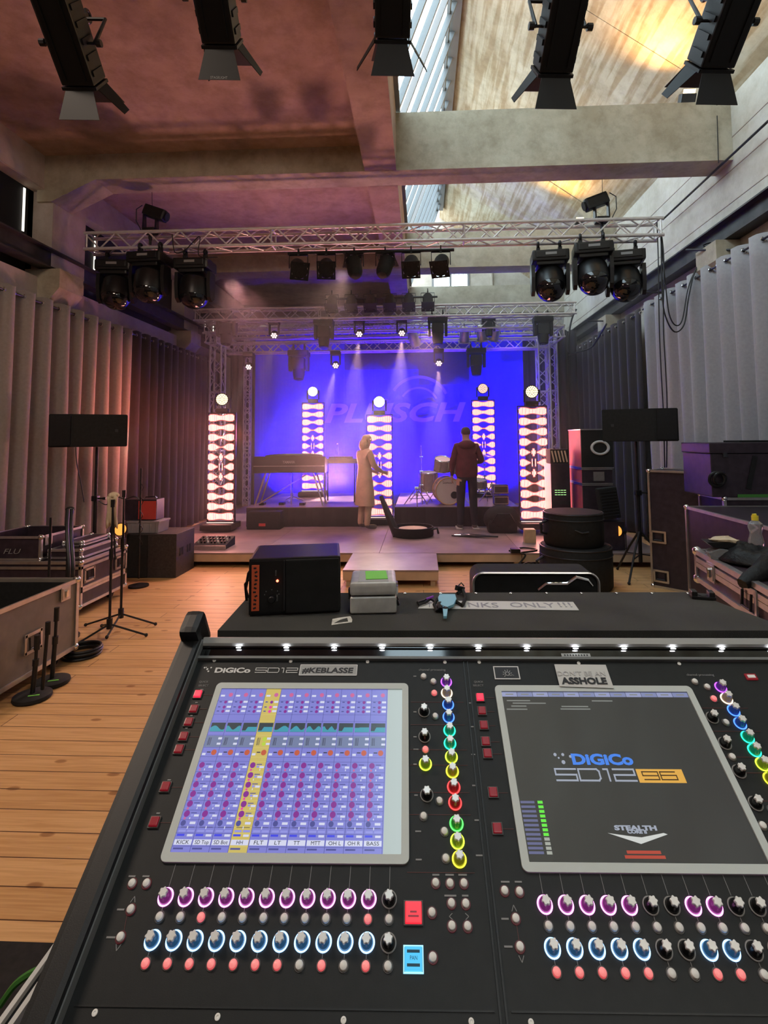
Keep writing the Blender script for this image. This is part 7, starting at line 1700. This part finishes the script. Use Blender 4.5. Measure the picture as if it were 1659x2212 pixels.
for v_ in o.data.vertices: v_.co.y *= -1
for dx, dz in ((0.0, 0.036), (-0.012, 0.03), (0.012, 0.03), (-0.015, 0.018), (0.015, 0.018)): m = MB(); m.box((-w_ * 0.25 + dx, -0.0006, ht * 0.28 + dz * 0.55), (0.0016, 0.001, 0.0016)); m.build('scale_mark', 'printgrey', t)
text('POWER', 0.004, 'printgrey', t, TR(-w_ * 0.20, -0.001, ht * 0.69, (PI / 2, -PI / 2, 0)), width=0.012, ext=0.0002)
text('VOLUME', 0.004, 'printgrey', t, TR(-w_ * 0.185, -0.001, ht * 0.24, (PI / 2, -PI / 2, 0)), width=0.014, ext=0.0002)
m = MB(); m.tube([(-w_ / 2 - 0.002, 0.12, ht * 0.7), (-w_ / 2 - 0.018, 0.125, ht * 0.5), (-w_ / 2 - 0.024, 0.125, ht * 0.2), (-w_ / 2 - 0.018, 0.12, 0.004)], 0.0035, 6); m.tube([(-w_ / 2 - 0.002, 0.10, ht * 0.55), (-w_ / 2 - 0.022, 0.10, ht * 0.35), (-w_ / 2 - 0.018, 0.10, 0.004)], 0.003, 6); m.build('cable', 'black', t, smooth=True)
# silver hinged box
fl, fr = at(756, 1327, Z=BZ + 0.002), at(857, 1325, Z=BZ + 0.002); d = fr - fl; w_ = d.length
t = thing('silver_case', 'small silver hinged case with a green tape patch on its lid', 'case', (fl + fr) / 2, math.atan2(d.y, d.x)); ht = at(800, 1262, Y=fl.y).z - BZ; dp = 0.115
m = MB(); m.box((0, dp / 2, ht * 0.27), (w_, dp, ht * 0.54), bev=0.006, seg=3); m.build('lower_shell', 'silver', t, smooth=True)
m = MB(); m.box((0, dp / 2, ht * 0.79), (w_ * 1.01, dp * 1.01, ht * 0.42), bev=0.010, seg=4); m.build('lid', 'silver', t, smooth=True)
m = MB(); m.box((0, dp * 0.5, ht * 1.003), (w_ * 0.66, dp * 0.84, 0.0012), bev=0.0003); m.build('lid_panel', 'stickgrey', t)
m = MB(); m.box((0.006, dp * 0.52, ht + 0.0018), (w_ * 0.48, dp * 0.62, 0.0012), rot=(0, 0, 0.05)); m.build('green_tape', 'green', t)
for x, y in ((1, 0.3), (1, 0.6), (-1, 0.2)): m = MB(); m.box((x * (w_ / 2 + 0.002), dp * y, ht * 0.58), (0.005, 0.016, 0.022), bev=0.001); m.build('clasp', 'chrome' if x > 0 else 'black', t)
m = MB(); m.tube([(w_ / 2, 0.02, ht * 0.36), (w_ / 2 + 0.004, 0.02, ht * 0.2), (w_ / 2 + 0.004, 0.045, ht * 0.2), (w_ / 2, 0.045, ht * 0.36)], 0.003, 6); m.build('handle', 'black', t)
# tapes
def strip_tape(name, lab, p4, mt, z=BZ + 0.0015, cat='tape'):
    P = [at(x, y, Z=z) for x, y in p4]; c = sum(P, Vector()) / len(P); t = thing(name, lab, cat, c); m = MB(); m.prism([(p.x - c.x, p.y - c.y) for p in P], -0.0008, 0, 'Z'); m.build('strip', mt, t); return t, c, P
t, c, P = strip_tape('tape_strip', 'long white tape strip on the board with handwritten capitals', [(903, 1314), (1251, 1318), (1238, 1300), (915, 1297)], 'stickwhite')
M['pencil'] = mat('faint_handwriting', (0.30, 0.30, 0.34), 0.6)
h_ = (P[3] - P[0]).length * 0.60
for s_, x0, x1 in (('T', 922, 933), ('INKS', 1003, 1078), ('ONLY', 1104, 1202), ('!!!', 1210, 1238)):
    a, b = at(x0, 1313, Z=BZ), at(x1, 1314, Z=BZ); text(s_, h_ * 1.35, 'pencil', t, TR(a.x - c.x, a.y - c.y, 0.0004, (0, 0, math.atan2((P[1] - P[0]).y, (P[1] - P[0]).x))), name='handwriting', width=(b - a).length, ext=0.0002)
t, c, P = strip_tape('tape_scrap', 'torn scrap of white tape on the board in front of the silver case', [(716, 1350), (760, 1344), (761, 1338), (757, 1331), (740, 1333), (718, 1337)], 'tape')
m = MB(); q = [at(x, y, Z=BZ + 0.0018) - c for x, y in ((722, 1346), (752, 1342), (750, 1335), (735, 1339))]; m.prism([(p.x, p.y) for p in q], 0.0, 0.0006, 'Z'); m.build('bare_patch', 'carpet', t)
# lanyard with a light blue card
c = at(965, 1310, Z=BZ); t = thing('lanyard', 'black lanyard with a light blue card holder lying over the tape strip', 'lanyard', c)
q = [at(x, y, Z=BZ + 0.012) - c for x, y in ((946, 1292), (950, 1284), (983, 1284), (986, 1294), (980, 1306), (966, 1312), (950, 1306))]; m = MB(); m.prism([(p.x, p.y) for p in q], 0.008, 0.013, 'Z'); m.build('card_holder', 'cyan', t)
q = [at(x, y, Z=BZ + 0.010) - c for x, y in ((956, 1308), (968, 1308), (965, 1332), (958, 1332))]; m = MB(); m.prism([(p.x, p.y) for p in q], 0.006, 0.011, 'Z'); m.build('clip_tab', 'cyan', t)
q = [Vector((p.x, p.y, z)) for p, z in zip([at(x, y, Z=BZ + 0.008) - c for x, y in ((945, 1296), (938, 1304), (944, 1316), (952, 1318), (948, 1308), (958, 1300), (985, 1300), (998, 1306), (1006, 1292), (1000, 1278), (988, 1282))], (0.01, 0.006, 0.005, 0.01, 0.012, 0.006, 0.008, 0.006, 0.008, 0.012, 0.008))]
m = MB(); m.tube(q, 0.0042, 6); m.build('strap', 'blackmatte', t, smooth=True)
q = [Vector((p.x, p.y, z)) for p, z in zip([at(x, y, Z=BZ + 0.008) - c for x, y in ((940, 1300), (930, 1294), (918, 1300), (905, 1304), (902, 1300), (915, 1296), (928, 1290))], (0.008, 0.008, 0.006, 0.006, 0.006, 0.006, 0.008))]
m = MB(); m.tube(q, 0.0032, 6); m.build('strap_end', 'black', t, smooth=True)
for x, y in ((950, 1314), (962, 1318)): p = at(x, y, Z=BZ + 0.006) - c; m = MB(); m.sph((p.x, p.y, 0.008), 0.008, (1, 1.2, 0.7), 10); m.build('buckle', 'blackpl', t, smooth=True)
p = at(929, 1291, Z=BZ + 0.012) - c; m = MB(); m.box((p.x, p.y, 0.012), (0.017, 0.005, 0.003), rot=(0, -0.3, 0.2)); m.build('purple_tag', 'purple', t)
p = at(990, 1284, Z=BZ) - c; m = MB(); m.box((p.x + 0.004, p.y, 0.014), (0.022, 0.012, 0.012), rot=(0, 0.3, 0.6), bev=0.002); m.tube([(p.x, p.y, 0.02), (p.x + 0.008, p.y + 0.006, 0.026), (p.x + 0.014, p.y, 0.02)], 0.0018, 5); m.build('hook', 'blackpl', t)
# little black bracket at the right end of the board
c = at(1517, 1292, Z=BZ); t = thing('plastic_clip', 'small black plastic clip with two raised ends at the right end of the board', 'clip', c + Vector((0, 0, 0.001)), -0.25)
m = MB(); m.box((0, 0, 0.003), (0.050, 0.034, 0.006), bev=0.001); m.build('plate', 'blackpl', t)
for x in (-1, 1): m = MB(); m.box((x * 0.018, 0.0, 0.010), (0.012, 0.028, 0.012), bev=0.002); m.build('raised_end', 'blackpl', t)
m = MB(); m.box((0, -0.002, 0.0065), (0.016, 0.016, 0.001), rot=(0, 0, 0.5)); m.build('grey_plate', 'dkmetal', t)

# ------------------------------------------------------------------ haze over the stage end of the hall
hz = bpy.data.materials.new('stage_haze'); hz.use_nodes = True; nt = hz.node_tree; nt.nodes.remove(nt.nodes['Principled BSDF'])
vsc = nt.nodes.new('ShaderNodeVolumeScatter'); vsc.inputs['Color'].default_value = (1.0, 0.95, 0.93, 1); vsc.inputs['Density'].default_value = 0.030; vsc.inputs['Anisotropy'].default_value = 0.25
nt.links.new(vsc.outputs[0], nt.nodes['Material Output'].inputs['Volume'])
m = MB(); m.box(((-5.2 + 4.1) / 2, (7.7 + 13.2) / 2, 2.62), (9.3, 5.5, 4.8)); M['haze'] = hz
tag(m.build('stage_haze', 'haze'), 'thin haze hanging over the stage, lit by the lamps', 'haze', kind='stuff')
